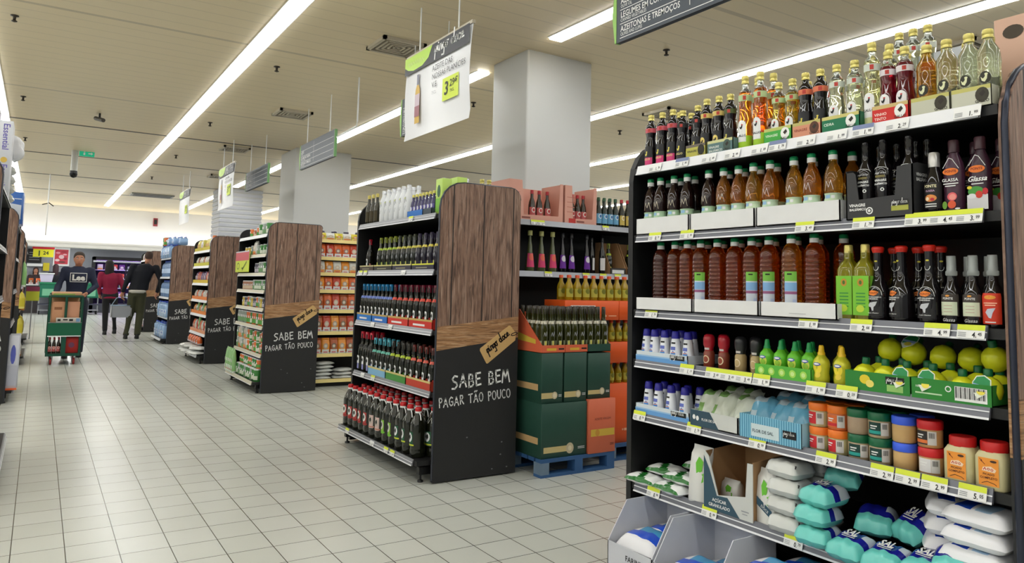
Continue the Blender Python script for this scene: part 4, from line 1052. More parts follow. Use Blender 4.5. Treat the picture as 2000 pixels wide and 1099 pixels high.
def can(c, top, mid, r=.035, h=.11):
    def fn(p):
        P = [(r * .95, 0), (r, .004), (r, h - .004), (r * .95, h)]
        p.part('can').lathe(P, mat(c, .35), 10); p.part('lid').lathe([(r * .97, h), (r * .97, h + .008), (r * .8, h + .01)], mat(top, .3, metal=.3), 10)
        l = p.part('label'); band(l, P, h * .15, h * .5, mat(mid, .5), 80, .001, 6)
        wrap(l, ell2d(0, h * .62, r * .5, r * .4, 8), P, WHITE, .0014)
    return fn
def packet(c, c2, c3, w=.11, h=.17, d=.06):      # front-facing bag with a round window and a light lower band
    def fn(p):
        b = p.part('packet'); V = []
        prof = ((0, 1, 1), (.02, 1.02, 1.1), (h * .6, 1.02, 1.1), (h * .88, 1, .6), (h * .95, .99, .15), (h, .99, .08))
        for z, s, q in prof:
            for x, y in ((-1, -.8), (-.6, -1), (.6, -1), (1, -.8), (1, .8), (.6, 1), (-.6, 1), (-1, .8)): V.append((x * w / 2 * s, y * d / 2 * q, z))
        for k in range(5): b.add(V, [(k * 8 + i, k * 8 + (i + 1) % 8, (k + 1) * 8 + (i + 1) % 8, (k + 1) * 8 + i) for i in range(8)], PLAS(c2 if k < 1 else c), True)
        b.add(V, [tuple(range(7, -1, -1)), tuple(range(40, 48))], PLAS(c))
        l = p.part('print'); O = (0, -d / 2 * 1.1 - .0012, 0)
        l.flat(rect2d(-w * .42, w * .42, h * .04, h * .3), O, (1, 0, 0), (0, 0, 1), mat(c2, .5))
        l.flat(ell2d(0, h * .5, w * .3, w * .28, 12), (0, O[1] - .0006, 0), (1, 0, 0), (0, 0, 1), mat(c3, .5)); l.flat(ell2d(0, h * .5, w * .17, w * .15, 8), (0, O[1] - .0012, 0), (1, 0, 0), (0, 0, 1), mat((226, 214, 196), .5))
        l.flat(rect2d(-w * .25, w * .25, h * .1, h * .16), (0, O[1] - .0006, 0), (1, 0, 0), (0, 0, 1), mat((206, 90, 96), .5))
    return fn
def carton(w, d, h, c, c2, stripe=None, label_txt=None):
    def fn(p):
        b = p.part('carton'); b.rbox(-w / 2, w / 2, -d / 2, d / 2, 0, h, mat(c, .5), .004)
        f = p.part('print'); f.flat(rect2d(-w * .46, w * .46, h * .08, h * .45), (0, -d / 2 - .0008, 0), (1, 0, 0), (0, 0, 1), mat(c2, .5)); f.flat(ell2d(0, h * .65, w * .25, h * .18, 10), (0, -d / 2 - .0008, 0), (1, 0, 0), (0, 0, 1), mat(stripe or (230, 228, 220), .5))
    return fn
def waterpack(w, d, h, rows=3):
    def fn(p):
        wr = p.part('wrap'); wr.rbox(-w / 2, w / 2, -d / 2, d / 2, 0, h * .8, mat((150, 182, 222), .25, coat=.3), .03)
        b = p.part('bottle')
        for i in range(rows):
            for j in range(2):
                b.lathe([(.035, h * .8), (.03, h * .86), (.014, h * .93), (.014, h * .965)], mat((150, 186, 226), .15, trans=.4), 8, -w / 2 + w * (i + .5) / rows, -d / 4 + j * d / 2)
        c = p.part('bottle_cap')
        for i in range(rows):
            for j in range(2): c.lathe([(.017, h * .95), (.017, h)], mat((40, 70, 190), .4), 8, -w / 2 + w * (i + .5) / rows, -d / 4 + j * d / 2)
        l = p.part('print'); l.flat(rect2d(-w * .44, w * .44, h * .25, h * .5), (0, -d / 2 - .001, 0), (1, 0, 0), (0, 0, 1), mat((206, 220, 238), .4)); l.flat(ell2d(0, h * .38, w * .16, h * .08, 10), (0, -d / 2 - .0018, 0), (1, 0, 0), (0, 0, 1), mat((60, 100, 190), .4))
    return fn
def watercan(p):
    P = [(.07, 0), (.075, .01), (.075, .2), (.06, .24), (.025, .265), (.022, .28)]
    p.part('body').lathe(P, mat((132, 168, 218), .15, trans=.35), 12, sq=.3); p.part('cap').lathe([(.026, .272), (.026, .298), (.02, .3)], mat((50, 80, 190), .4), 10)
    band(p.part('label'), P, .07, .15, mat((190, 210, 236), .4), 80, .008)

KINDS = {
 'v_pink': ('vinegar_bottle', 'bottle', gallo(DARKG, 'pink')), 'v_dark': ('vinegar_bottle', 'bottle', gallo(DARKG, 'dark', .93)), 'v_yellow': ('vinegar_bottle', 'bottle', gallo(DARKG, 'yellow')),
 'v_redgreen': ('vinegar_bottle', 'bottle', gallo(DARKG, 'redgreen', .98)), 'v_amber': ('vinegar_bottle', 'bottle', gallo(glass((222, 124, 30)), 'amber', 1.24)),
 'v_green': ('vinegar_bottle', 'bottle', gallo(glass((196, 168, 60)), 'amber', .97)), 'v_orange': ('vinegar_bottle', 'bottle', gallo(DARKG, 'orange')),
 'v_clear': ('vinegar_bottle', 'bottle', gallo(glass((226, 230, 196)), 'clear')), 'v_cleartall': ('vinegar_bottle', 'bottle', gallo(glass((222, 220, 170)), 'clear', 1.2)), 'v_red': ('vinegar_bottle', 'bottle', gallo(glass((130, 16, 36), .7), 'wine')),
 'v_gold': ('vinegar_bottle', 'bottle', blackrooster(glass((232, 178, 50)))), 'v_white': ('vinegar_bottle', 'bottle', blackrooster(glass((226, 232, 204)))),
 'p_dark': ('vinegar_bottle', 'bottle', petsmall(mat((34, 18, 16), .08, coat=.3), (176, 206, 170))), 'p_amber': ('oil_bottle', 'bottle', petsmall(glass((226, 146, 46), .88), (196, 220, 190))),
 'p_gold': ('oil_bottle', 'bottle', petsmall(glass((240, 184, 60), .92), (206, 226, 190))),
 'b_red': ('oil_bottle', 'bottle', petbig(glass((214, 96, 26), .94), False)), 'b_redl': ('oil_bottle', 'bottle', petbig(glass((218, 104, 28), .94))), 'b_gold': ('oil_bottle', 'bottle', petbig(glass((244, 160, 40), .95))), 'b_dark': ('oil_bottle', 'bottle', petbig(mat((60, 22, 14), .12, coat=.3), False)),
 'ponte': ('balsamic_bottle', 'bottle', ponte), 'spray_w': ('spray_bottle', 'bottle', spray('white')), 'spray_r': ('spray_bottle', 'bottle', spray('red')), 'glassa_fig': ('glaze_bottle', 'bottle', glassa('fig')), 'glassa_veg': ('glaze_bottle', 'bottle', glassa('veg')),
 'shortponte': ('glaze_bottle', 'bottle', shortponte), 'boxblack': ('balsamic_bottle', 'bottle', boxed_black), 'squareoil': ('oil_bottle', 'bottle', squareoil),
 'lime': ('lime_juice_bottle', 'bottle', limesq((110, 206, 50), 'lime')), 'lemonsq': ('lemon_juice_bottle', 'bottle', limesq((226, 222, 60), 'lemon')), 'lemon': ('lemon_juice_bottle', 'lemon bottle', lemon(False)), 'lemontag': ('lemon_juice_bottle', 'lemon bottle', lemon(True)),
 'salt': ('salt_shaker', 'salt bottle', saltbottle), 'grind_red': ('spice_grinder', 'grinder', grinder((170, 24, 40), (150, 70, 50))), 'grind_black': ('spice_grinder', 'grinder', grinder((34, 34, 36), (196, 170, 120))),
 'j_orange': ('spice_jar', 'jar', jar((236, 120, 36), (190, 180, 130), [(206, 40, 50)])), 'j_orangefull': ('spice_jar', 'jar', jar((236, 120, 36), (206, 110, 60), [(226, 110, 50), (206, 40, 50)], 10)), 'j_green': ('spice_jar', 'jar', jar((16, 96, 60), (186, 164, 130), [(20, 60, 54), (40, 160, 150)], 20)), 'j_greenb': ('spice_jar', 'jar', jar((16, 96, 60), (176, 152, 126), None)),
 'j_blue': ('spice_jar', 'jar', jar((58, 96, 226), (206, 168, 112), None)), 'j_red': ('spice_jar', 'jar', jar((204, 32, 36), (196, 148, 96), [(44, 40, 40), (226, 120, 60)])), 'j_redb': ('spice_jar', 'jar', jar((204, 32, 36), (206, 158, 104), [(224, 222, 222)], 10)), 'bigjar': ('garlic_jar', 'jar', bigjar),
 'bag_sal': ('salt_bag', 'bag of salt', bag(.2, .13, .065, m_sal, 3, saldeco, .8, 6)), 'bag_sal2': ('salt_bag', 'bag of salt', bag(.2, .13, .065, m_sal, 11, None, .8, 6)), 'bag_flour': ('flour_bag', 'bag', bag(.17, .24, .075, m_flour, 5, None, .5)), 'bag_flourside': ('flour_bag', 'bag', bag(.24, .13, .055, m_flourside, 6, None, .4, 6)),
 'bag_sugar': ('sugar_bag', 'bag', bag(.17, .11, .042, m_sugar, 8)), 'bag_white': ('salt_bag', 'bag of salt', bag(.13, .12, .062, m_white, 9, barcode, .6, 7)),
 'pack_white': ('sugar_packet', 'packet', upright_pack((222, 222, 218), (110, 196, 60), None)), 'pack_band': ('sugar_packet', 'packet', upright_pack((222, 222, 218), (110, 196, 60), (40, 76, 96))),
 'pouch_herb': ('herb_pouch', 'pouch', pouch((200, 206, 190), (120, 160, 90))), 'pouch_blue': ('sea_salt_pouch', 'pouch', pouch((110, 176, 206), (200, 220, 230))),
 'e_wine': ('olive_oil_bottle', 'bottle', oilbottle((170, 24, 44), (30, 30, 26), (196, 130, 120), True, (24, 22, 16), .27)), 'e_green': ('olive_oil_bottle', 'bottle', oilbottle((150, 160, 60), (168, 190, 50), (70, 110, 60), False, (26, 30, 16), .265)),
 'e_mid': ('olive_oil_bottle', 'bottle', oilbottle((70, 74, 60), (200, 190, 70), (54, 74, 60), False, (26, 30, 22), .265)), 'e_purple': ('olive_oil_bottle', 'bottle', oilbottle((66, 60, 84), (206, 190, 70), (56, 46, 92), False, (30, 26, 40), .265)),
 'e_blue': ('olive_oil_bottle', 'bottle', oilbottle((40, 140, 200), (110, 130, 200), (60, 130, 200))), 'e_red': ('olive_oil_bottle', 'bottle', oilbottle((110, 20, 44), (216, 70, 50), (196, 40, 40))), 'e_cyan': ('olive_oil_bottle', 'bottle', oilbottle((90, 190, 210), (110, 190, 170), (120, 180, 200), h=.285)),
 'e_lime': ('olive_oil_bottle', 'bottle', oilbottle((60, 56, 50), (180, 200, 50), (70, 140, 50), h=.285)), 'e_orange': ('olive_oil_bottle', 'bottle', oilbottle((110, 40, 36), (226, 100, 80), (190, 50, 40), h=.285)), 'e_big': ('olive_oil_bottle', 'bottle', oilbottle((206, 40, 60), (24, 24, 22), (140, 140, 200), h=.3)),
 'pet_red': ('olive_oil_jug', 'bottle', bigpet((190, 70, 66), (236, 236, 230), (150, 40, 40))), 'pet_pink': ('olive_oil_jug', 'bottle', bigpet((226, 196, 190), (206, 190, 180), (196, 130, 110))), 'pet_lime': ('olive_oil_jug', 'bottle', bigpet((140, 200, 60), (226, 226, 214), (110, 190, 50))), 'pet_green': ('olive_oil_jug', 'bottle', bigpet((30, 90, 60), (240, 240, 240), (206, 214, 60))),
 'e_white': ('white_bottle', 'bottle', whitebottle), 'e_dark': ('dark_bottle', 'bottle', simplebottle((40, 36, 12), (196, 180, 90), [(60, 50, 20)], .26, .028)), 'e_small': ('small_oil_bottle', 'bottle', simplebottle((50, 44, 90), (206, 196, 100), [(90, 84, 150), (210, 210, 220)], .17, .022)),
 's_red': ('beer_bottle', 'bottle', simplebottle((46, 34, 20), (170, 34, 44), [(190, 90, 90), (232, 226, 216), (190, 60, 60)], .23, .026)), 's_blue': ('beer_bottle', 'bottle', simplebottle((24, 36, 28), (40, 80, 50), [(110, 170, 206), (226, 236, 240), (60, 120, 180)], .23, .026)), 's_yellow': ('beer_bottle', 'bottle', simplebottle((36, 34, 20), (180, 40, 50), [(206, 180, 90), (240, 232, 210), (206, 170, 80)], .23, .026)),
 's_pink': ('syrup_bottle', 'bottle', simplebottle((86, 92, 60), (190, 190, 120), [(226, 70, 120), (236, 110, 90)], .33, .038, True)), 's_purple': ('syrup_bottle', 'bottle', simplebottle((20, 18, 26), (20, 20, 24), [(110, 40, 160), (220, 216, 226)], .33, .034, True)), 's_black': ('wine_bottle', 'bottle', simplebottle((20, 18, 18), (24, 24, 26), [(226, 224, 222)], .31, .026)),
 'y_oil': ('oil_bottle', 'bottle', simplebottle((206, 176, 30), (216, 80, 30), [(190, 180, 70), (120, 120, 40)], .2, .03, glas=True)), 'g_oil': ('olive_oil_bottle', 'bottle', oilbottle((58, 52, 44), (206, 200, 180), (170, 176, 140), False, (52, 54, 20), .29)),
 'can_green': ('tin_can', 'tin', can((60, 130, 60), (200, 200, 200), (214, 220, 200))), 'can_orange': ('tin_can', 'tin', can((216, 110, 50), (206, 206, 206), (90, 160, 70))), 'can_grey': ('tin_can', 'tin', can((150, 160, 150), (206, 206, 206), (120, 160, 110))), 'can_brown': ('tin_can', 'tin', can((170, 110, 80), (206, 206, 206), (214, 190, 160), .03, .09)), 'can_yellow': ('tin_can', 'tin', can((206, 176, 60), (206, 206, 206), (230, 210, 120), .036, .1)), 'can_dark': ('tin_can', 'tin', can((70, 64, 84), (190, 190, 190), (190, 180, 190), .03, .1)),
 'pk_orange': ('snack_packet', 'packet', packet((222, 104, 50), (224, 220, 222), (160, 120, 110))), 'pk_red': ('snack_packet', 'packet', packet((196, 70, 46), (224, 220, 222), (214, 186, 170))), 'pk_brown': ('snack_packet', 'packet', packet((176, 88, 44), (214, 212, 210), (140, 120, 100))), 'pk_amber': ('snack_packet', 'packet', packet((230, 146, 50), (226, 222, 214), (190, 170, 150))),
 'pk_yellow': ('food_packet', 'packet', packet((206, 190, 60), (230, 214, 120), (220, 140, 60))), 'pk_purple': ('food_packet', 'packet', packet((110, 70, 120), (206, 190, 210), (230, 220, 230))), 'pk_white': ('food_packet', 'packet', packet((216, 214, 206), (226, 150, 70), (206, 190, 170))),
 'pk_green': ('food_packet', 'packet', packet((150, 200, 130), (226, 236, 224), (236, 240, 232), .07, .26, .05)), 'milk': ('juice_carton', 'carton', carton(.08, .06, .2, (176, 206, 96), (120, 180, 60), (40, 90, 60))), 'egg': ('juice_carton', 'carton', carton(.1, .1, .16, (210, 200, 100), (226, 160, 60))),
 'box_white': ('tall_carton', 'carton', carton(.11, .09, .5, (206, 208, 218), (190, 192, 206), (90, 100, 190))), 'wbag': ('flour_bag', 'bag', bag(.3, .2, .06, m_white, 21)), 'water6': ('water_pack', 'water pack', waterpack(.3, .2, .34)), 'watercan': ('water_bottle', 'bottle', watercan),
}
# ---------------------------------------------------------------- boxes and trays
def tray(x, ymax, ymin, z, h, c, label, depth=0.28, rz=-PI / 2, art=None, name='cardboard_tray', cat='tray', backh=None, sideslope=False, group=None, inner=None, length=None):
    """open carton tray; art(mb_flat) draws on the front in local x,z"""
    L = length if length else ymax - ymin
    t = root(name, label, cat, (x, ymax, z), rz, group)
    m = mat(c, 0.6, var=0.04) if not isinstance(c, bpy.types.Material) else c
    th = 0.004; b = MB(); bh = backh or h
    b.box(0, L, 0, depth, 0, th, m)
    part('base', b, t)
    f = MB(); f.box(0, L, 0, th, 0, h, m); part('front_wall', f, t)
    for q in (0, L - th):
        s = MB(); s.prism([(0, 0), (depth, 0), (depth, bh), (depth * .55, bh if sideslope else h), (0, h)] if not sideslope else [(0, 0), (depth, 0), (depth, bh), (0.3 * depth, bh), (0, h)], 'x', q, q + th, m); part('side_wall', s, t)
    part('back_wall', MB().box(0, L, depth - th, depth, 0, bh, m), t)
    if art:
        a = MB(); art(lambda polys, mm, k=0: a.flat(polys, (0, -0.0006 - .0005 * k, 0), (1, 0, 0), (0, 0, 1), mm), L, h); part('print', a, t)
    return t
K = mat
def art_gallo(c1, strip, txt, tc=(60, 60, 40), logo=(240, 240, 236)):
    def f(put, L, h):
        put(rect2d(0.001, L - .001, .002, h * .8), K(c1, .6)); put(rect2d(0.001, L - .001, h * .8, h), K(strip, .6))
        for k, s in enumerate(txt): put(move2d(text2d(s, .013, bold=.02), .008, h * .45 - k * .015), K(tc, .6), 1)
        put(ell2d(L * .78, h * .55, .019, .022, 14), K(logo, .6), 1); put(poly2d([(L * .78 - .008, h * .6), (L * .78, h * .45), (L * .78 + .01, h * .62), (L * .78 + .004, h * .78)]), K((50, 44, 36), .6), 2)
        put(move2d(text2d('GALLO', .012, 'CENTER', bold=.02), L * .78, h * .18), K((50, 44, 36), .6), 2)
    return f
TOPW = 'on the nearest display, top shelf'
z0 = 1.86; XT = 2.272
tray(XT, 2.19, 2.08, z0, .058, (150, 146, 70), 'small olive-yellow vinegar carton, leftmost tray on the nearest display top', art=art_gallo((186, 180, 80), (110, 100, 90), ('VINAGRE',), logo=(40, 40, 30)), depth=.26)
tray(XT, 2.07, 1.94, z0, .058, (90, 116, 116), 'teal vinegar carton beside the olive-yellow one on the nearest display top', art=art_gallo((92, 122, 122), (206, 206, 150), ('VINAGRE', 'BALSÂMICO'), (220, 226, 220), (70, 90, 84)), depth=.26)
tray(XT, 1.79, 1.67, z0, .06, (110, 170, 80), 'bright green vinegar carton right of the two amber bottles', art=art_gallo((70, 170, 70), (190, 196, 110), ('VINAGRE',), (220, 240, 210)), depth=.26)
tray(XT, 1.665, 1.55, z0, .06, (206, 140, 110), 'salmon vinegar carton between green and dark green cartons', art=art_gallo((214, 146, 116), (190, 180, 110), ('VINAGRE',), (150, 70, 50), (90, 56, 40)), depth=.26)
tray(XT, 1.545, 1.405, z0, .06, (40, 110, 76), 'dark green cider vinegar carton on the nearest display top', art=art_gallo((30, 116, 80), (206, 196, 120), ('CIDRA',), (220, 236, 220)), depth=.26)
tray(XT, 1.36, 1.24, z0, .062, (196, 40, 36), 'red wine vinegar carton reading VINHO TINTO', art=art_gallo((206, 44, 40), (206, 180, 120), ('VINHO', 'TINTO'), (250, 220, 210)), depth=.26)
tray(XT, 1.232, 1.115, z0, .062, (190, 190, 170), 'beige vinegar carton with black rooster seal, left of two', art=art_gallo((196, 196, 176), (196, 190, 110), (), logo=(60, 56, 44)), depth=.26)
tray(XT, 1.11, 1.0, z0, .062, (190, 190, 170), 'beige vinegar carton with black rooster seal, at the right end', art=art_gallo((200, 200, 182), (196, 190, 110), (), logo=(60, 56, 44)), depth=.26)

def rowp(items, x, z, rz=-PI / 2, jit=.1, tilt=0):
    for it in items:
        kind, y, desc, where = it[:4]
        g = it[4] if len(it) > 4 else None
        place(kind, (x + random.uniform(-.004, .004), y, z), rz + random.uniform(-jit, jit), desc, where, g, key=-y)
s_ = 2.325 / 2.36
def Y(v): return v * s_
GT = 'vinegar bottles on the top shelf'
XF = 2.325
FR, BK = 'in front on the nearest display top', 'behind on the nearest display top'
A = [('v_pink', 2.455, 'dark vinegar bottle with pink label'), ('v_pink', 2.385, 'dark vinegar bottle with pink label'), ('v_pink', 2.318, 'dark vinegar bottle with pink label'), ('v_dark', 2.255, 'plain black vinegar bottle')]
rowp([(a, b, c, FR, GT) for a, b, c in A], XF, z0)
ztr = z0 + .005
B_ = [('v_dark', Y(2.2), 'plain black vinegar bottle'), ('v_yellow', Y(2.149), 'dark vinegar bottle with yellow neckband'), ('v_yellow', Y(2.085), 'dark vinegar bottle with yellow neckband'), ('v_redgreen', Y(2.022), 'dark vinegar bottle with green-red neckband')]
rowp([(a, b, c, FR, GT) for a, b, c in B_], XF, ztr)
rowp([('v_amber', Y(1.95), 'tall amber vinegar bottle, lime label', FR, GT), ('v_amber', Y(1.875), 'tall amber vinegar bottle, lime label', FR, GT)], XF, z0)
C_ = [('v_green', 1.765, 'pale golden vinegar bottle, white seal'), ('v_green', 1.703, 'pale golden vinegar bottle, white seal'), ('v_orange', 1.643, 'black vinegar bottle with orange neckband'), ('v_orange', 1.583, 'black vinegar bottle with orange neckband'),
      ('v_clear', 1.518, 'clear cider vinegar bottle'), ('v_clear', 1.452, 'clear cider vinegar bottle'), ('v_red', 1.333, 'red wine vinegar bottle, white seal'), ('v_red', 1.275, 'red wine vinegar bottle, white seal'),
      ('v_gold', 1.207, 'golden vinegar bottle, black rooster seal'), ('v_white', 1.145, 'clear vinegar bottle, black rooster seal'), ('v_white', 1.08, 'clear vinegar bottle, black rooster seal'), ('v_white', 1.028, 'clear vinegar bottle, black rooster seal')]
rowp([(a, b, c, FR, GT) for a, b, c in C_], XF, ztr)
rowp([('v_cleartall', 1.387, 'tall clear vinegar bottle, green label', 'on the nearest display top', GT)], XF, z0)
D_ = [('v_pink', 2.35, 'dark vinegar bottle with pink label'), ('v_dark', 2.28, 'plain black vinegar bottle'), ('v_dark', 2.2, 'plain black vinegar bottle'), ('v_dark', 2.13, 'plain black vinegar bottle'), ('v_amber', 1.915, 'amber vinegar bottle'), ('v_amber', 1.84, 'amber vinegar bottle'),
      ('v_green', 1.755, 'pale golden vinegar bottle'), ('v_green', 1.69, 'pale golden vinegar bottle'), ('v_orange', 1.63, 'orange-banded vinegar bottle'), ('v_clear', 1.505, 'clear vinegar bottle'), ('v_clear', 1.44, 'clear vinegar bottle'), ('v_cleartall', 1.37, 'tall clear vinegar bottle'), ('v_red', 1.31, 'red vinegar bottle'), ('v_red', 1.25, 'red vinegar bottle'),
      ('v_gold', 1.185, 'golden vinegar bottle'), ('v_white', 1.12, 'clear rooster vinegar bottle'), ('v_white', 1.055, 'clear rooster vinegar bottle')]
rowp([(a, b, c, BK, GT) for a, b, c in D_], XF + .075, ztr)
tray(2.46, 1.43, 1.24, 1.86, .06, (206, 200, 170), 'low carton carrying the raised rear vinegar bottles', depth=.2)
place_box = root('riser_carton', 'small hidden carton under the raised vinegar bottles', 'carton', (2.465, 1.425, 1.865), -PI / 2); part('carton', MB().rbox(0, .18, 0, .19, 0, .12, TANC, .003), place_box); part('tape', MB().box(.06, .12, -.001, .19, .05, .06, KRAFT), place_box)
rowp([('v_clear', 1.395, 'small raised vinegar bottle', 'in the upper tier on top', GT), ('v_clear', 1.345, 'small raised vinegar bottle', 'in the upper tier on top', GT), ('v_clear', 1.295, 'small raised vinegar bottle', 'in the upper tier on top', GT)], 2.51, 1.985)
# large pale carton at the very right behind the clear bottles
t = root('shipping_carton', 'pink-beige vinegar carton with dark oval seal at upper right corner', 'carton', (2.52, 1.095, 1.86), -PI / 2)
part('carton', MB().rbox(0, .11, 0, .2, 0, .33, mat((206, 168, 146), .6), .004), t)
a = MB(); a.flat(ell2d(.055, .28, .03, .022), (0, -.001, 0), (1, 0, 0), (0, 0, 1), mat((70, 60, 48), .6)); part('print', a, t)
t = root('shipping_carton', 'grey glossy carton edge behind the clear bottles, upper right', 'carton', (2.5, 1.36, 1.86), -PI / 2)
part('carton', MB().rbox(0, .19, 0, .22, 0, .27, mat((176, 180, 184), .35), .004), t)
part('tape', MB().box(.0, .19, -.001, .221, .2, .204, mat((90, 90, 90), .5)), t)

# second shelf
z0 = 1.553; WH = 'on the nearest display, second shelf'
WT = (226, 226, 226)
def art_plain(put, L, h): put(rect2d(L * .4, L * .62, h * .28, h * .31), K((170, 170, 172), .6))
for k, (a, b, l) in enumerate([(2.485, 2.165, 'leftmost'), (2.155, 1.83, 'second'), (1.82, 1.475, 'third')]):
    tray(2.262, a, b, z0, .072, WT, '%s low white cardboard tray on the second shelf' % l, depth=.3, group='white trays of the nearest display')
zt = z0 + .006
S = [('p_dark', 2.445, 'dark vinegar bottle, green cap'), ('p_dark', 2.38, 'dark vinegar bottle, green cap'), ('p_dark', 2.3, 'dark vinegar bottle, green cap'), ('p_dark', 2.225, 'dark vinegar bottle, green cap'), ('p_dark', 2.1, 'dark vinegar bottle, green cap'),
     ('p_amber', 2.022, 'amber oil bottle, green cap'), ('p_amber', 1.95, 'amber oil bottle, green cap'), ('p_gold', 1.872, 'golden oil bottle, green cap'), ('p_amber', 1.795, 'amber oil bottle, green cap'), ('p_gold', 1.692, 'golden oil bottle, green cap'), ('p_amber', 1.615, 'amber oil bottle, green cap'), ('p_gold', 1.532, 'golden oil bottle, green cap')]
rowp([(a, b, c, WH, 'small oil and vinegar bottles') for a, b, c in S], 2.315, zt, jit=.35)
S = [('p_dark', 2.41, 1), ('p_dark', 2.33, 1), ('p_dark', 2.25, 1), ('p_dark', 2.06, 1), ('p_amber', 1.98, 1), ('p_amber', 1.9, 1), ('p_amber', 1.82, 1), ('p_amber', 1.74, 1), ('p_amber', 1.66, 1), ('p_amber', 1.58, 1), ('p_amber', 1.505, 1)]
rowp([(a, b, 'green-capped bottle behind the front row', WH, 'small oil and vinegar bottles') for a, b, c in S], 2.39, zt, jit=.35)
# black display box with cut-out front
t = root('display_box', 'black shelf-ready box with a deep cut-out holding balsamic bottles', 'display box', (2.262, 1.452, z0), -PI / 2)
L = .225; dg = mat((52, 52, 54), .55)
part('front_wall', MB().prism([(0, 0), (L, 0), (L, .165), (L * .78, .16), (L * .74, .07), (L * .2, .065), (L * .155, .15), (L * .12, .158), (0, .158)], 'y', 0, .004, dg), t)
for q in (0, L): part('side_wall', MB().prism([(0, 0), (.28, 0), (.28, .17), (.03, .17), (0, .163)], 'x', q - .004 * (q > 0), q + .004 * (q == 0), dg), t)
part('base', MB().box(0, L, 0, .28, 0, .003, dg), t)
a = MB()
def put(polys, m, k=0): a.flat(polys, (0, -.0008 - .0005 * k, 0), (1, 0, 0), (0, 0, 1), m)
put(move2d(text2d('VINAGRE', .0135, bold=.03), .012, .042) + move2d(text2d('BALSÂMICO', .011, bold=.03), .012, .029), WHITE)
put(ell2d(.082, .026, .012, .012), WHITE); put(ell2d(.082, .026, .008, .008), INK, 1); put(ell2d(.082, .026, .005, .005), WHITE, 2)
put(rect2d(.155, .21, .02, .052), mat((170, 172, 70), .5)); put(rect2d(.155, .21, .036, .054), INK, 1); put(move2d(script2d(.0145, .002), .157, .042), WHITE, 2)
for s, v in (('VINAGRE', .128), ('BALSÂMICO', .112)): a.flat(move2d(text2d(s, .014, bold=.03), .02, v), (L + .0008, 0, 0), (0, 1, 0), (0, 0, 1), WHITE)
part('lettering', a, t)
rowp([('boxblack', y, 'black balsamic bottle in the cut-out box', WH, 'balsamic bottles in the black box') for y in (1.405, 1.345, 1.262)], 2.31, z0 + .005, jit=.05)
rowp([('boxblack', y, 'rear black bottle in cut-out box', WH, 'balsamic bottles in the black box') for y in (1.41, 1.35, 1.29, 1.25)], 2.4, z0 + .005, jit=.2)
rowp([('shortponte', 1.185, 'short black glaze bottle with silver cap', WH), ('glassa_fig', 1.127, 'purple fig glaze bottle', WH), ('glassa_veg', 1.055, 'purple glaze bottle with vegetable picture', WH)], 2.312, z0, jit=.05)
rowp([('glassa_fig', 1.1, 'purple glaze bottle standing behind the front two', WH), ('glassa_veg', 1.03, 'purple glaze bottle in the dark back corner', WH), ('shortponte', 1.17, 'short black glaze bottle behind the silver-capped one', WH)], 2.39, z0, jit=.05)

# third shelf
z0 = 1.218; WH = 'on the nearest display, third shelf'
for k, (a, b, l) in enumerate([(2.475, 2.14, 'leftmost'), (2.13, 1.81, 'middle'), (1.8, 1.49, 'rightmost')]):
    tray(2.256, a, b, z0, .055, WT, '%s low white cardboard tray on the third shelf' % l, depth=.3, art=art_plain if k == 2 else None, group='white trays of the nearest display')
ys = [2.39, 2.305, 2.228, 2.152, 2.065, 1.975, 1.895, 1.815, 1.62]
kinds = ['b_dark', 'b_red', 'b_red', 'b_redl', 'b_red', 'b_red', 'b_redl', 'b_redl', 'b_red']
rowp([(k, y, 'tall reddish ribbed oil bottle' , WH, 'large oil bottles in white trays') for k, y in zip(kinds, ys)], 2.325, z0 + .006, jit=.12)
rowp([('b_gold', 1.705, 'golden ribbed oil bottle standing forward', WH, 'large oil bottles in white trays')], 2.315, z0 + .006, jit=.05)
rowp([('b_dark', y, 'ribbed oil bottle behind the front row', WH, 'large oil bottles in white trays') for y in (2.35, 2.27, 2.19)] + [('b_red', y, 'ribbed oil bottle behind the front row', WH, 'large oil bottles in white trays') for y in (2.11, 2.02, 1.93, 1.85, 1.75, 1.66, 1.56)], 2.41, z0 + .006, jit=.3)
rowp([('squareoil', 1.483, 'square green-labelled oil bottle', WH), ('squareoil', 1.405 + .015, 'square green-labelled oil bottle', WH)], 2.318, z0, jit=.04)
rowp([('squareoil', 1.475, 'square oil bottle standing behind', WH)], 2.4, z0, jit=.04)
for y, rz in ((1.378, .0), (1.3, -.45), (1.212, .0)): place('ponte', (2.318, y, z0), -PI / 2 + rz, 'big black red-capped balsamic bottle', WH, 'black balsamic bottles', key=-y)
for y in (1.37, 1.29, 1.22): place('ponte', (2.4, y, z0), -PI / 2 + .5, 'red-capped bottle behind the big three', WH, 'black balsamic bottles', key=-y)
rowp([('spray_w', 1.146, 'black spray bottle with cream label', WH), ('spray_w', 1.083, 'black spray bottle with cream label', WH), ('spray_r', 1.03, 'black spray bottle with red label', WH)], 2.312, z0, jit=.06)
rowp([('spray_w', y, 'spray bottle in the back row', WH) for y in (1.13, 1.07)], 2.38, z0)

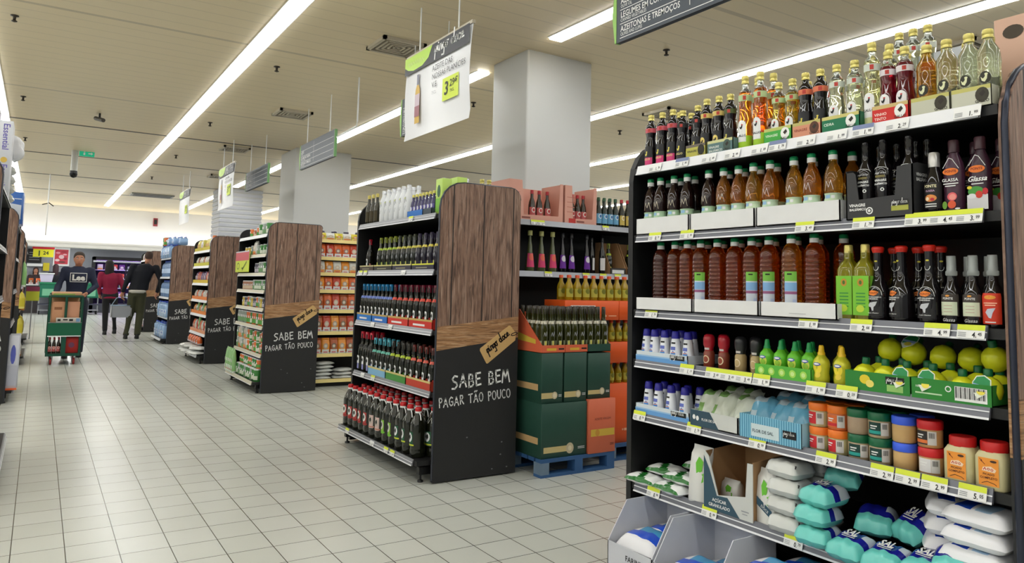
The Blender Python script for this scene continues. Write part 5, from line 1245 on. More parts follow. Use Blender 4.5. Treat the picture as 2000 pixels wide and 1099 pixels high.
# fourth shelf
z0 = .998; WH = 'on the nearest display, fourth shelf'
def art_salt(put, L, h):
    put(rect2d(0, L, 0, h * .45), K((100, 156, 214), .6)); put(rect2d(0, L, h * .45, h * .6), K((150, 190, 226), .6)); put(rect2d(L * .68, L * .95, h * .42, h * .9), INK, 1); put(move2d(script2d(.02, .0028), L * .69, h * .6), WHITE, 2)
def salts(z, yl, yr, lab, ys1, wh, ys2):
    tray(2.268, yl, yr, z, .04, (206, 216, 224), lab, depth=.2, art=art_salt)
    rowp([('salt', y, 'white blue-capped salt bottle', wh, 'salt bottles') for y in ys1], 2.305, z + .005, jit=.3)
    rowp([('salt', y, 'salt bottle in the back row', wh, 'salt bottles') for y in ys2], 2.37, z + .005, jit=.3)
salts(z0, 2.485, 2.175, 'pale blue salt tray on the fourth shelf', (2.455, 2.4, 2.345, 2.275, 2.21), WH, (2.44, 2.38, 2.31, 2.24))
rowp([('grind_red', 2.105, 'red spice grinder', WH), ('grind_red', 2.03, 'red spice grinder', WH), ('grind_black', 1.943, 'black spice grinder', WH), ('grind_black', 1.868, 'black spice grinder', WH)], 2.32, z0, jit=.1)
rowp([('grind_red', 2.08, 'red spice grinder behind', WH), ('grind_black', 1.92, 'black spice grinder behind', WH)], 2.38, z0)
def art_lime(put, L, h):
    put(rect2d(0, L, 0, h), K((90, 180, 60), .6))
    for k in range(5): put(ell2d(L * (.12 + .19 * k), h * .5, .014, .014, 12), K((170, 220, 90), .6), 1); put(ell2d(L * (.12 + .19 * k), h * .5, .008, .008, 10), K((206, 236, 150), .6), 2)
tray(2.268, 1.835, 1.6, z0, .045, (96, 186, 66), 'translucent lime-green tray of lime juice bottles', depth=.2, art=art_lime)
rowp([('lime', y, 'lime juice squeeze bottle', WH) for y in (1.808, 1.748, 1.688, 1.63)], 2.305, z0 + .005, jit=.1)
rowp([('lime', y, 'lime juice bottle in the back row', WH) for y in (1.79, 1.72, 1.66)], 2.37, z0 + .005)
rowp([('lemonsq', 1.583, 'yellow lemon juice squeeze bottle', WH), ('lemonsq', 1.508, 'yellow lemon juice squeeze bottle', WH)], 2.308, z0, jit=.06)
rowp([('lemonsq', 1.55, 'yellow squeeze bottle behind the front pair', WH)], 2.37, z0)
def art_lemon1(put, L, h):
    put(rect2d(0, L, 0, h), K((44, 130, 50), .6)); put(ell2d(L * .32, h * .6, .018, .015, 12), K((230, 206, 50), .6), 1); put(ell2d(L * .4, h * .4, .014, .012, 12), K((240, 220, 110), .6), 2)
    put(rect2d(L * .64, L * .92, h * .5, h * .88), INK, 1); put(move2d(script2d(.0145, .002), L * .655, h * .62), WHITE, 2); put(rect2d(L * .66, L * .9, h * .12, h * .45), K((150, 196, 110), .6), 1)
def art_lemon2(put, L, h):
    put(rect2d(0, L, 0, h), K((44, 130, 50), .6)); put(rect2d(L * .56, L * .95, h * .12, h * .8), WHITE, 1)
    for k in range(20): put(rect2d(L * .57 + k * L * .0185, L * .57 + k * L * .0185 + L * (.006 + .006 * (k % 3 == 0)), h * .25, h * .78), INK, 2)
    put(move2d(text2d('100 ml', .009), L * .05, h * .55), WHITE, 1); put(rect2d(L * .05, L * .4, h * .25, h * .32), K((190, 220, 180), .6), 1); put(ell2d(L * .48, h * .62, .009, .009), WHITE, 1); put(ell2d(L * .48, h * .62, .006, .006), K((44, 130, 50), .6), 2)
tray(2.268, 1.47, 1.255, z0, .06, (50, 136, 54), 'green lemon juice tray with a lemon picture', depth=.26, art=art_lemon1)
tray(2.268, 1.25, 1.025, z0, .06, (50, 136, 54), 'green lemon juice tray printed with a barcode', depth=.26, art=art_lemon2)
LG = 'lemon-shaped juice bottles'
for y, kd, zz, tl in ((1.435, 'lemon', 0, (0, .1)), (1.36, 'lemon', 0, (0, 0)), (1.29, 'lemontag', 0, (0, 0)), (1.21, 'lemontag', 0, (0, 0)), (1.125, 'lemon', -.008, (0, 0)), (1.055, 'lemontag', 0, (0, 0))):
    place(kd, (2.318, y, z0 + .006 + zz), -PI / 2, 'lemon-shaped juice bottle in front', WH, LG, tilt=tl, key=-y)
for y in (1.43, 1.35, 1.27, 1.2, 1.12, 1.06): place('lemon', (2.4, y, z0 + .006), -PI / 2, 'lemon-shaped bottle in the lower back row', WH, LG, key=-y)
for y, kd, a in ((1.4, 'lemon', -.6), (1.325, 'lemontag', -1.0), (1.235, 'lemon', -1.2), (1.15, 'lemon', -1.2), (1.065, 'lemon', .5)):
    place(kd, (2.40, y, z0 + .093), -PI / 2, 'lemon-shaped bottle lying on top', WH, LG, tilt=(a * 0.7, 0), key=-y)

# fifth shelf
z0 = .768; WH = 'on the nearest display, fifth shelf'
salts(z0, 2.485, 2.165, 'pale blue salt tray on the fifth shelf', (2.44, 2.375, 2.3, 2.225), WH, (2.41, 2.34, 2.27, 2.2))
def art_herb(put, L, h):
    put(poly2d([(0, 0), (L * .62, 0), (L * .42, h), (0, h)]), K((48, 76, 92), .6)); put(move2d(text2d('FLOR DE SAL', .0135, bold=.02), .06, h * .4), WHITE, 1); put(ell2d(.02, h * .55, .008, .01, 8) + ell2d(.038, h * .5, .008, .01, 8), WHITE, 1)
tray(2.26, 2.15, 1.91, z0, .062, (206, 208, 204), 'slate blue and white tray of herb salt pouches', depth=.26, art=art_herb)
for y, r_ in ((2.1, .25), (2.03, .0), (1.95, -.5)): place('pouch_herb', (2.33, y, z0 + .006), -PI / 2 + r_, 'green-white herb salt pouch', WH, 'herb pouches', key=-y)
for y, r_ in ((2.07, .1), (1.99, -.2)): place('pouch_herb', (2.42, y, z0 + .02), -PI / 2 + r_, 'herb salt pouch behind the others', WH, 'herb pouches', key=-y)
def art_blue(put, L, h):
    put(rect2d(0, L, 0, h), K((136, 196, 220), .6))
    for k in range(26): put(rect2d(L * k / 26, L * (k + .4) / 26, 0, h), K((70, 140, 176), .6), 1)
    put(rect2d(L * .2, L * .66, h * .12, h * .66), K((206, 222, 226), .6), 2); put(move2d(text2d('FLOR DE SAL', .016, bold=.02), L * .22, h * .3), K((60, 80, 90), .6), 3); put(rect2d(L * .72, L * .93, h * .3, h * .62), INK, 3); put(move2d(script2d(.013, .002), L * .73, h * .44), WHITE, 4)
tray(2.26, 1.9, 1.635, z0, .085, (150, 206, 226), 'sky blue striped sea salt tray', depth=.26, art=art_blue)
for y, r_ in ((1.85, .3), (1.76, -.1), (1.685, .2)): place('pouch_blue', (2.34, y, z0 + .012), -PI / 2 + r_, 'light blue sea salt pouch', WH, 'sea salt pouches', key=-y)
for y, r_ in ((1.82, .1), (1.72, -.2)): place('pouch_blue', (2.43, y, z0 + .03), -PI / 2 + r_, 'light blue pouch behind the others', WH, 'sea salt pouches', key=-y)
jars = [(1.6, 'j_orange', 'j_orange', 'orange-lidded'), (1.528, 'j_orangefull', 'j_orange', 'orange-lidded'), (1.455, 'j_greenb', 'j_green', 'green-lidded'), (1.382, 'j_green', 'j_green', 'green-lidded'), (1.302, 'j_blue', 'j_blue', 'blue-lidded'), (1.222, 'j_red', 'j_redb', 'red-lidded')]
for y, a, b, c in jars:
    place(b, (2.318, y, z0), -PI / 2, 'lower %s spice jar' % c, WH, 'stacked spice jars', key=-y)
    place(a, (2.32, y + .003, z0 + .081), -PI / 2, 'upper %s spice jar' % c, WH, 'stacked spice jars', key=-y)
for y, a, b, c in jars[:-1]:
    place(b, (2.4, y - .01, z0), -PI / 2, '%s spice jar in back row' % c, WH, 'stacked spice jars', key=-y)
    place(a, (2.4, y - .01, z0 + .081), -PI / 2, 'upper %s spice jar in back row' % c, WH, 'stacked spice jars', key=-y)
rowp([('bigjar', 1.13, 'big square garlic jar, red lid', WH), ('bigjar', 1.045, 'big square garlic jar, red lid', WH)], 2.318, z0, jit=.03)

# sixth shelf
z0 = .462; WH = 'on the nearest display, sixth shelf'
for k, (x, y, z, r_) in enumerate([(2.3, 2.47, 0, .1), (2.3, 2.3, 0, -.1), (2.37, 2.41, .043, .2), (2.33, 2.27, .043, 0), (2.42, 2.24, .087, .15)]):
    place('bag_sugar', (x, y - .02, z0 + z), -PI / 2 + r_, 'flat green-white sugar bag', 'in the left pile, sixth shelf', 'sugar bags', key=-y + z)
place('pack_white', (2.3, 2.13, z0), -PI / 2 + .2, 'upright white packet with a green leaf', WH, tilt=(0, .06), sc_=1.12)
t = root('display_box', 'opened carton with torn cut-out front and brown inside', 'display box', (2.262, 2.08, z0), -PI / 2)
L = .235; wh = mat((206, 208, 204), .6)
part('front_wall', MB().prism([(0, 0), (L, 0), (L, .21), (L * .9, .21), (L * .86, .085), (L * .3, .06), (L * .1, .2), (0, .22)], 'y', 0, .004, wh), t)
part('back_wall', MB().box(0, L, .24, .244, 0, .23, KRAFT), t)
for q in (0, L): part('side_wall', MB().prism([(0.004, 0), (.24, 0), (.24, .23), (.004, .215)], 'x', q - .004 * (q > 0), q + .004 * (q == 0), KRAFT), t)
part('base', MB().box(0, L, .004, .24, 0, .003, KRAFT), t)
a = MB(); fl = lambda polys, m, k=0: a.flat(polys, (0, -.0008 - .0005 * k, 0), (1, 0, 0), (0, 0, 1), m)
fl(poly2d([(.0, .0), (L * .75, .0), (L * .5, .062), (L * .28, .058), (.03, .15), (.0, .2)]), mat((52, 82, 98), .6))
for k, s in enumerate(('AÇÚCAR', 'GRANULADO')): fl(move2d(text2d(s, .017, 'CENTER', bold=.02), L * .33, .034 - k * .02), WHITE, 1)
fl(rect2d(L * .78, L * .93, .03, .034) + rect2d(L * .8, L * .9, .02, .023), GREYI, 1); part('print', a, t)
place('pack_white', (2.37, 2.03, z0 + .004), -PI / 2, 'white packet left over inside the opened carton', WH, sc_=(1, 1, .5))
place('pack_band', (2.3, 1.80, z0), -PI / 2 - .1, 'upright packet with a slanted blue band', WH, tilt=(0, 0), sc_=1.0)
for k in range(4): place('bag_white', (2.31 + .004 * (k % 2), 1.715 + .004 * (k % 2), z0 + .063 * k), -PI / 2 + .06 * (-1) ** k, 'plain white salt bag in the stack of four', 'level %d from bottom' % (k + 1), 'plain white salt bags')
for k in range(4): place('bag_white', (2.45, 1.7, z0 + .063 * k), -PI / 2 + .06 * (-1) ** k, 'plain white salt bag in hidden rear stack', 'level %d from bottom' % (k + 1), 'plain white salt bags')
SG = 'teal and navy salt bags'
for k, (x, y, z, r_, tx, kd) in enumerate([(2.28, 1.585, 0, .05, 0, 'bag_sal2'), (2.285, 1.59, .066, 0, 0, 'bag_sal2'), (2.3, 1.575, .132, -.1, .1, 'bag_sal'),
        (2.27, 1.455, 0, -.03, .15, 'bag_sal'), (2.27, 1.335, 0, .02, .15, 'bag_sal'), (2.28, 1.22, .01, 0, .15, 'bag_sal'), (2.3, 1.15, .04, .25, .3, 'bag_sal2'), (2.4, 1.45, .07, .3, .3, 'bag_sal2'), (2.43, 1.58, .19, .3, .4, 'bag_sal2'), (2.42, 1.32, .08, -.4, .5, 'bag_sal'), (2.25, 1.1, -.0, 0, .1, 'bag_sal2')]):
    place(kd, (x, y, z0 + z), -PI / 2 + r_, 'teal and navy salt bag', WH, SG, tilt=(tx, 0), key=-y + z * .1, sc_=(.6, 1.0, 1.0))
for k in range(4):
    place('bag_flourside', (2.33, 1.105 - .006 * k, z0 + .02 + .057 * k), -PI / 2 + .03 * (-1) ** k, 'flour bag in right pile', WH, 'flour bags piled at the right', key=k, tilt=(.04, .02), sc_=(.75, 1, 1))
for k in range(3):
    place('bag_flourside', (2.4, 1.2 - .006 * k, z0 + .07 + .057 * k), -PI / 2 + .5, 'flour bag in rear right pile', WH, 'flour bags piled at the right', key=k, tilt=(.04, .02), sc_=(.75, 1, 1))

# base shelf: grey cartons with flour bags
z0 = .15; GREYC = mat((202, 204, 212), .55, var=.05)
def bigbox(ymax, L, x, label, h=.12, back=.27, prnt=True):
    t = tray(x, ymax, ymax - L, z0, h, GREYC, label, depth=.34, name='flour_carton', cat='carton', backh=back, sideslope=True)
    if prnt:
        a = MB(); a.flat(move2d(text2d('FARINHA', .03, bold=.02), L * .42, .07) + move2d(text2d('DE TRIGO', .026, bold=.02), L * .42, .04), (0, -.0008, 0), (1, 0, 0), (0, 0, 1), mat((60, 60, 64), .6)); part('lettering', a, t)
    return t
bigbox(2.42, .26, 2.06, 'leftmost grey flour carton on the base shelf')
bigbox(2.14, .3, 2.05, 'middle grey flour carton on the base shelf')
bigbox(1.82, .34, 2.05, 'third grey flour carton on the base shelf', back=.15)
bigbox(1.46, .34, 2.05, 'rightmost grey flour carton on the base shelf', prnt=False, back=.15)
FG = 'blue and white flour bags in the grey cartons'
for k, (x, y, z, l) in enumerate([(2.17, 2.29, .15, 'blue-white flour bag in the leftmost grey carton'), (2.3, 2.29, .15, 'second flour bag, rear of the leftmost grey carton'), (2.15, 1.99, .13, 'lone flour bag low in the middle grey carton'), (2.3, 2.0, .09, 'flour bag at the rear of the middle grey carton'),
        (2.14, 1.65, .23, 'top flour bag in the third grey carton'), (2.14, 1.65, .14, 'flour bag under the top one, third grey carton'), (2.32, 1.65, .2, 'rear flour bag in the third grey carton'), (2.16, 1.3, .2, 'front flour bag in the rightmost grey carton'), (2.31, 1.3, .15, 'rear flour bag in the rightmost grey carton')]):
    place('bag_flour', (x, y, z0 + z - .06), -PI / 2 + .05 * (-1) ** k, group=FG, label=l, tilt=(.08, .0), sc_=(1.25, .75, 1.1))
# a bracket foot with a blue crate under the base
m = MB().box(2.06, 2.3, 2.36, 2.44, .02, .05, BLACK); m.tube([(2.04, 2.42, .03), (2.04, 2.42, .075)], .018, BLACK, 8)
tag(link('shelf_bumper', m.mesh('shelf_bumper')), 'black corner bumper under the leftmost grey flour carton', 'bumper')
# ---------------------------------------------------------------- second display
def lrp(n, a, b): return [a + (b - a) * i / (n - 1) for i in range(n)]
z0 = 1.80; WH = 'on the second display, top shelf'
for y in (5.9, 5.81, 5.72): place('e_dark', (2.33, y, z0), -PI / 2, 'dark green bottle with gold cap', WH, 'dark bottles', key=-y)
for x in (2.33, 2.41):
    for y in lrp(6, 5.58, 5.1): place('e_white', (x, y, z0), -PI / 2, sc_=(1.15, 1.15, 1.05), desc='white frosted bottle' + (' in front' if x < 2.4 else ' behind'), where=WH, group='white frosted bottles', key=-y)
place('e_white', (2.42, 4.7, z0 + .03), -PI / 2, label='lone white frosted bottle behind the blue tray', desc='x')
tray(2.275, 5.0, 4.74, z0, .05, (40, 110, 190), 'blue tray of small oil bottles on the second display top', depth=.2)
tray(2.275, 4.735, 4.6, z0, .05, (60, 70, 80), 'dark slate tray beside the blue tray, second display top', depth=.2)
for x in (2.31, 2.36):
    for y in lrp(7, 4.97, 4.63): place('e_small', (x, y, z0 + .006), -PI / 2, 'small purple-labelled oil bottle' + (' in front' if x < 2.35 else ' behind'), WH, 'small oil bottles', key=-y)
place('milk', (2.34, 4.545, z0), -PI / 2, label='green and white juice carton at the display corner', sc_=1.25)
place('milk', (2.46, 4.55, z0), -PI / 2, label='second green juice carton behind the corner one', sc_=1.35)
for k, (x, kd) in enumerate([(2.55, 'e_white'), (2.68, 'v_green'), (2.74, 'v_green')]): place(kd, (x, 4.6, z0 + .0), -PI / 2, label=['white-capped bottle peeking over the second wood panel', 'left gold-capped bottle peeking over the second wood panel', 'right gold-capped bottle peeking over the second wood panel'][k], sc_=1.1 if k == 0 else 1.2)
z0 = 1.41; WH = 'on the second display, second shelf'
place('e_wine', (2.33, 5.83, z0), -PI / 2, label='lone red-capped wine-like bottle at the left, second display')
def art_dark(c):
    def f(put, L, h): put(rect2d(0, L, h * .8, h), K(c, .6)); put(rect2d(L * .2, L * .7, h * .35, h * .5), K((150, 146, 120), .6))
    return f
tray(2.275, 5.92, 5.62, z0, .05, (70, 56, 48), 'dark brown bottle tray at the left of second shelf', depth=.2, art=art_dark((190, 180, 130)))
tray(2.275, 5.61, 5.25, z0, .05, (50, 46, 40), 'black tray under green-banded oil bottles', depth=.25, art=art_dark((200, 190, 120)))
tray(2.275, 5.24, 4.9, z0, .05, (50, 46, 64), 'dark purple tray under oil bottles', depth=.25, art=art_dark((200, 190, 120)))
tray(2.275, 4.89, 4.53, z0, .05, (44, 40, 60), 'dark violet tray with yellow rim at the right', depth=.25, art=art_dark((206, 206, 60)))
for n_, kd, a, b, d in ((4, 'e_green', 5.575, 5.29, 'lime-banded oil bottle'), (4, 'e_mid', 5.205, 4.935, 'grey-green oil bottle'), (4, 'e_purple', 4.855, 4.565, 'violet-labelled oil bottle')):
    for x in (2.32, 2.39, 2.46):
        for y in lrp(n_, a, b): place(kd, (x, y, z0 + .006), -PI / 2, d + {2.32: ' in front row', 2.39: ' in middle row', 2.46: ' in back row'}[x], WH, 'tall oil bottles of the second display', key=-y)
z0 = 1.0; WH = 'on the second display, third shelf'
for a, b, c, l in ((5.94, 5.62, (40, 120, 200), 'left bright blue olive oil tray'), (5.61, 5.3, (40, 110, 196), 'right bright blue olive oil tray'), (5.29, 4.92, (206, 50, 40), 'left red olive oil tray'), (4.91, 4.53, (200, 46, 36), 'right red olive oil tray')):
    tray(2.275, a, b, z0, .07, c, l, depth=.25, art=lambda put, L, h: (put(rect2d(0, L, h * .8, h), K((190, 160, 90), .6)), put(rect2d(L * .2, L * .7, h * .3, h * .5), K((230, 226, 226), .6))))
for kd, a, b, d in (('e_blue', 5.9, 5.34, 'blue-capped olive oil bottle'), ('e_red', 5.25, 4.57, 'red-labelled olive oil bottle')):
    for x in (2.32, 2.395):
        for y in lrp(8, a, b): place(kd, (x, y, z0 + .006), -PI / 2, d + (' in front' if x < 2.35 else ' behind'), WH, 'boxed olive oil bottles', key=-y)
z0 = .585; WH = 'on the second display, fourth shelf'
for x in (2.33, 2.42):
    for y in (5.91, 5.81, 5.71): place('e_big', (x, y, z0), -PI / 2, 'dark bottle with red-white cap' + (' in front' if x < 2.4 else ' behind'), WH, 'large red-capped bottles', key=-y, sc_=(1.35, 1.35, 1.08))
for a, b, c, l in ((5.65, 5.3, (130, 180, 214), 'pale blue olive oil tray'), (5.29, 4.93, (70, 140, 60), 'green olive oil tray on the fourth shelf'), (4.92, 4.53, (190, 60, 40), 'brick red olive oil tray on the fourth shelf')):
    tray(2.275, a, b, z0, .07, c, l, depth=.25, art=lambda put, L, h: put(rect2d(0, L, h * .8, h), K((206, 190, 120), .6)))
for n_, kd, a, b, d in ((4, 'e_cyan', 5.61, 5.34, 'cyan-capped olive oil bottle'), (4, 'e_lime', 5.25, 4.97, 'lime-banded olive oil bottle'), (4, 'e_orange', 4.88, 4.58, 'orange-banded olive oil bottle')):
    for x in (2.32, 2.395):
        for y in lrp(n_, a, b): place(kd, (x, y, z0 + .006), -PI / 2, d + (' in front' if x < 2.35 else ' behind'), WH, 'boxed olive oil bottles', key=-y)
z0 = .15; WH = 'on the second display, bottom shelf'
row_ = [('pet_red', 5.9), ('pet_red', 5.79), ('pet_red', 5.68), ('pet_red', 5.57), ('pet_red', 5.46), ('pet_pink', 5.34), ('pet_pink', 5.22), ('pet_lime', 5.1), ('pet_lime', 4.98), ('pet_green', 4.86), ('pet_green', 4.74), ('pet_green', 4.61)]
nm = {'pet_red': 'red-labelled oil jug', 'pet_pink': 'pale pink-labelled oil jug', 'pet_lime': 'lime-labelled oil jug', 'pet_green': 'green-labelled oil jug'}
for x, q, hi in ((2.235, 'in front', 1), (2.34, 'behind', 0), (2.45, 'at the back', 0)):
    for kd, y in row_: place(kd, (x, y - (.0 if hi else .03), z0), -PI / 2 + random.uniform(-.2, .2), nm[kd] + ' ' + q, WH, 'large oil jugs', key=-y, sc_=(1.05, 1.05, 1.06))

# ---------------------------------------------------------------- second run: boxes, beer and syrup, the two pallets
z0 = 1.83; WH = 'on the second run, top shelf'
SAL_ = mat((222, 164, 146), .6)
def beerbox(x, w_, lab, lft):
    t = root('beer_carton', lab, 'carton', (x, 4.76, z0), 0)
    part('back_wall', MB().box(0, w_, .3, .304, 0, .3, SAL_), t); part('base', MB().box(0, w_, 0, .3, 0, .004, SAL_), t)
    part('front_wall', MB().prism([(0, 0), (w_, 0), (w_, .32), (w_ - .03, .32), (w_ - .045, .055), (.14 if lft else .085, .05), (.12 if lft else .07, .32), (0, .32)], 'y', 0, .004, SAL_), t)
    part('side_wall', MB().box(0, .004, .004, .3, 0, .32, SAL_), t); part('side_wall', MB().box(w_ - .004, w_, .004, .3, 0, .32, SAL_), t)
    a = MB(); O = (0, -.001, 0); a.flat(rect2d(.04, .11, .005, .05), O, (1, 0, 0), (0, 0, 1), mat((206, 60, 56), .6)); a.flat(rect2d(.12, .2, .02, .035), O, (1, 0, 0), (0, 0, 1), mat((150, 90, 80), .6))
    for k in range(4): a.flat(rect2d(.02, .1, .1 + .04 * k, .104 + .04 * k), O, (1, 0, 0), (0, 0, 1), mat((190, 110, 90), .6))
    part('print', a, t)
beerbox(3.02, .52, 'left salmon-pink beer carton with a cut-out front', True)
beerbox(3.56, .33, 'right salmon-pink beer carton with a cut-out front', False)
for i, x in enumerate((3.28, 3.35, 3.43)): place('s_red', (x, 4.83, z0 + .005), 0, 'red-capped beer bottle in left carton', WH, 'beer bottles', key=x, sc_=1.1)
for i, x in enumerate((3.68, 3.74, 3.8)): place('s_red', (x, 4.83, z0 + .005), 0, 'red-capped beer bottle in right carton', WH, 'beer bottles', key=x, sc_=1.1)
for yy, q in ((4.79, 'in front'), (4.87, 'behind')):
    for x in lrp(4, 3.935, 4.12): place('s_blue', (x, yy, z0), 0, 'blue-labelled beer bottle ' + q, WH, 'beer bottles', key=x, sc_=1.1)
    for x in lrp(4, 4.19, 4.4): place('s_yellow', (x, yy, z0), 0, 'yellow-labelled beer bottle ' + q, WH, 'beer bottles', key=x, sc_=1.1)
z0 = 1.43; WH = 'on the second run, second shelf'
for x in (3.25, 3.36, 3.47): place('s_pink', (x, 4.8, z0), 0, 'cone-shaped pink-labelled syrup bottle', WH, 'syrup bottles', key=x)
for x in (3.57, 3.66, 3.82): place('s_purple', (x, 4.8, z0), 0, 'cone-shaped purple-labelled syrup bottle', WH, 'syrup bottles', key=x)
place('s_black', (3.98, 4.79, z0), 0, label='slim black bottle with tall white label, second run')
place('s_black', (3.9, 4.83, z0), .9, label='slim black bottle left of the white-labelled one')
def brownbox(x0, label):
    t = root('display_box', label, 'display box', (x0, 4.75, z0), 0)
    part('back_wall', MB().box(0, .17, .2, .204, 0, .28, KRAFT), t); part('base', MB().box(0, .17, 0, .2, 0, .004, KRAFT), t)
    part('front_wall', MB().box(0, .17, 0, .004, 0, .06, mat((60, 56, 54), .6)), t)
    for q in (0, .166): part('side_wall', MB().prism([(0, 0), (.2, 0), (.2, .28), (.12, .28), (0, .06)], 'x', q, q + .004, KRAFT), t)
    a = MB(); a.flat(rect2d(.02, .15, .015, .045), (0, -.001, 0), (1, 0, 0), (0, 0, 1), WHITE); part('print', a, t)
brownbox(4.04, 'left brown display box beside the white-labelled bottle'); brownbox(4.23, 'right brown display box beside the nearest display')
place('e_green', (4.1, 4.85, z0 + .006), 0, label='dark bottle inside the left brown display box'); place('e_green', (4.33, 4.85, z0 + .006), 0, label='dark bottle inside the right brown display box')

def pallet(x, y, w_, d_, label):
    t = root('pallet', label, 'pallet', (x, y, 0), 0)
    B = mat((52, 92, 140), .6, var=.15)
    for k in range(3):
        xx = (w_ - .07) * k / 2
        for j in range(2): part('block', MB().box(xx, xx + .07, (d_ - .09) * j, (d_ - .09) * j + .09, .02, .1, mat((110, 130, 150), .7, var=.2) if k == 0 else B), t)
    for j in range(2): part('bottom_board', MB().box(0, w_, (d_ - .09) * j, (d_ - .09) * j + .09, 0, .02, B), t)
    for k in range(5): part('top_board', MB().box(0, w_, d_ * k / 5, d_ * k / 5 + d_ / 5 - .02, .1, .125, B), t)
pallet(2.995, 4.23, .66, .44, 'blue wooden pallet under the green olive oil boxes')
pallet(3.75, 4.40, 1.0, .3, 'second blue pallet under the orange oil boxes')
GRNB = mat((38, 74, 62), .5, var=.08)
def greenbox(x0, x1, z0_, z1, y0, y1, label, band_=True):
    t = root('olive_oil_box', label, 'carton', (x0, y0, z0_), 0, 'green olive oil boxes on the pallet')
    w_, d_, h = x1 - x0, y1 - y0, z1 - z0_
    part('carton', MB().rbox(0, w_, 0, d_, 0, h, GRNB, .004), t)
    a = MB(); O = (0, -.0012, 0); U = (1, 0, 0); W = (0, 0, 1); G_ = mat((206, 186, 130), .5)
    zb = h * .1
    a.flat(rect2d(.0 if w_ < .3 else .02, w_ * .6, zb, zb + (.03 if h < .34 else .04)), O, U, W, G_); a.flat(ell2d(w_ * .62, zb + .02, .024 if w_ < .3 else .034, .026 if w_ < .3 else .038), (0, -.0018, 0), U, W, mat((196, 182, 150), .5)); a.flat(ell2d(w_ * .62, zb + .02, .016, .018), (0, -.0024, 0), U, W, mat((226, 214, 184), .5))
    a.flat(rect2d(w_ * .8, w_ * .95, zb + .02, zb + .024) + rect2d(w_ * .8, w_ * .95, zb + .01, zb + .014), O, U, W, WHITE)
    a.flat(rect2d(-d_ + .02, -.04, h * .25, h * .25 + .045), (-.0012, 0, 0), (0, -1, 0), W, mat((206, 170, 120), .5))
    part('print', a, t)
greenbox(3.0, 3.4, .125, .5, 4.24, 4.64, 'large lower green olive oil box at the left of pallet')
t = root('olive_oil_box', 'salmon and yellow olive oil box on the lower right of pallet', 'carton', (3.4 - .005 + .012, 4.225, .125), 0)
part('carton', MB().rbox(0, .25, 0, .4, 0, .385, mat((216, 110, 78), .5, var=.05), .004), t)
a = MB(); U = (1, 0, 0); W = (0, 0, 1)
a.flat(rect2d(.02, .24, .12, .17), (0, -.0012, 0), U, W, mat((216, 180, 70), .5)); a.flat(ell2d(.08, .145, .02, .025), (0, -.0018, 0), U, W, mat((206, 150, 60), .5)); a.flat(move2d(text2d('AZEITE VIRGEM', .022, 'CENTER'), .13, .235), (0, -.0012, 0), U, W, mat((130, 60, 50), .5)); a.flat(rect2d(.2, .235, .05, .053) + rect2d(.2, .235, .06, .063), (0, -.0012, 0), U, W, INK)
part('print', a, t)
greenbox(3.0, 3.185, .5, .85, 4.25, 4.62, 'upper green olive oil box, left of three'); greenbox(3.2, 3.4, .5, .85, 4.25, 4.62, 'upper green olive oil box, middle of three'); greenbox(3.415, 3.625, .51, .84, 4.25, 4.62, 'upper green olive oil box, right of three')
# display trays on top with bottles
ORG = mat((222, 104, 70), .55, var=.05)
def art_or(put, L, h): put(rect2d(L * .2, L * .62, h * .3, h * .62), K((226, 180, 60), .6)); put(rect2d(L * .72, L * .96, h * .4, h * .6), INK)
def saletray(x0, L, c, label, h=.055, bh=.28):
    t = root('display_tray', label, 'tray', (x0, 4.25, .85), 0)
    part('base', MB().box(0, L, 0, .36, 0, .004, c), t); part('front_wall', MB().box(0, L, 0, .004, 0, h, c), t); part('back_wall', MB().box(0, L, .356, .36, 0, bh, c), t)
    return t
t = saletray(3.0, .2, ORG, 'left orange display tray of olive oil on the green boxes')
part('side_wall', MB().prism([(0.004, 0), (.356, 0), (.356, .3), (.3, .3), (.004, .055)], 'x', 0, .004, ORG), t)
a = MB(); art_or(lambda p, m, k=0: a.flat(p, (0, -.0008, 0), (1, 0, 0), (0, 0, 1), m), .2, .055); a.flat(poly2d([(-.35, .08), (-.08, .06), (-.08, .09), (-.35, .14)]), (-.001, 0, 0), (0, -1, 0), (0, 0, 1), mat((226, 190, 70), .6)); part('print', a, t)
t = saletray(3.205, .2, ORG, 'right orange display tray of olive oil on the green boxes')
a = MB(); art_or(lambda p, m, k=0: a.flat(p, (0, -.0008, 0), (1, 0, 0), (0, 0, 1), m), .2, .055); part('print', a, t)
t = saletray(3.41, .215, GRNB, 'green display tray of olive oil at the right')
part('side_wall', MB().prism([(0.004, 0), (.356, 0), (.356, .28), (.3, .28), (.004, .055)], 'x', .211, .215, KRAFT), t)
for r_, yy in enumerate((4.29, 4.355, 4.42, 4.49, 4.56)):
    for k, x in enumerate((3.035, 3.1, 3.165, 3.24, 3.305, 3.37, 3.445, 3.515, 3.585)):
        place('g_oil', (x, yy, .856), 0, 'slim dark olive oil bottle', ('row %d from front' % (r_ + 1)) + ' above the green boxes', 'olive oil bottles above the green boxes', key=x, sc_=(1, 1, 1.1))
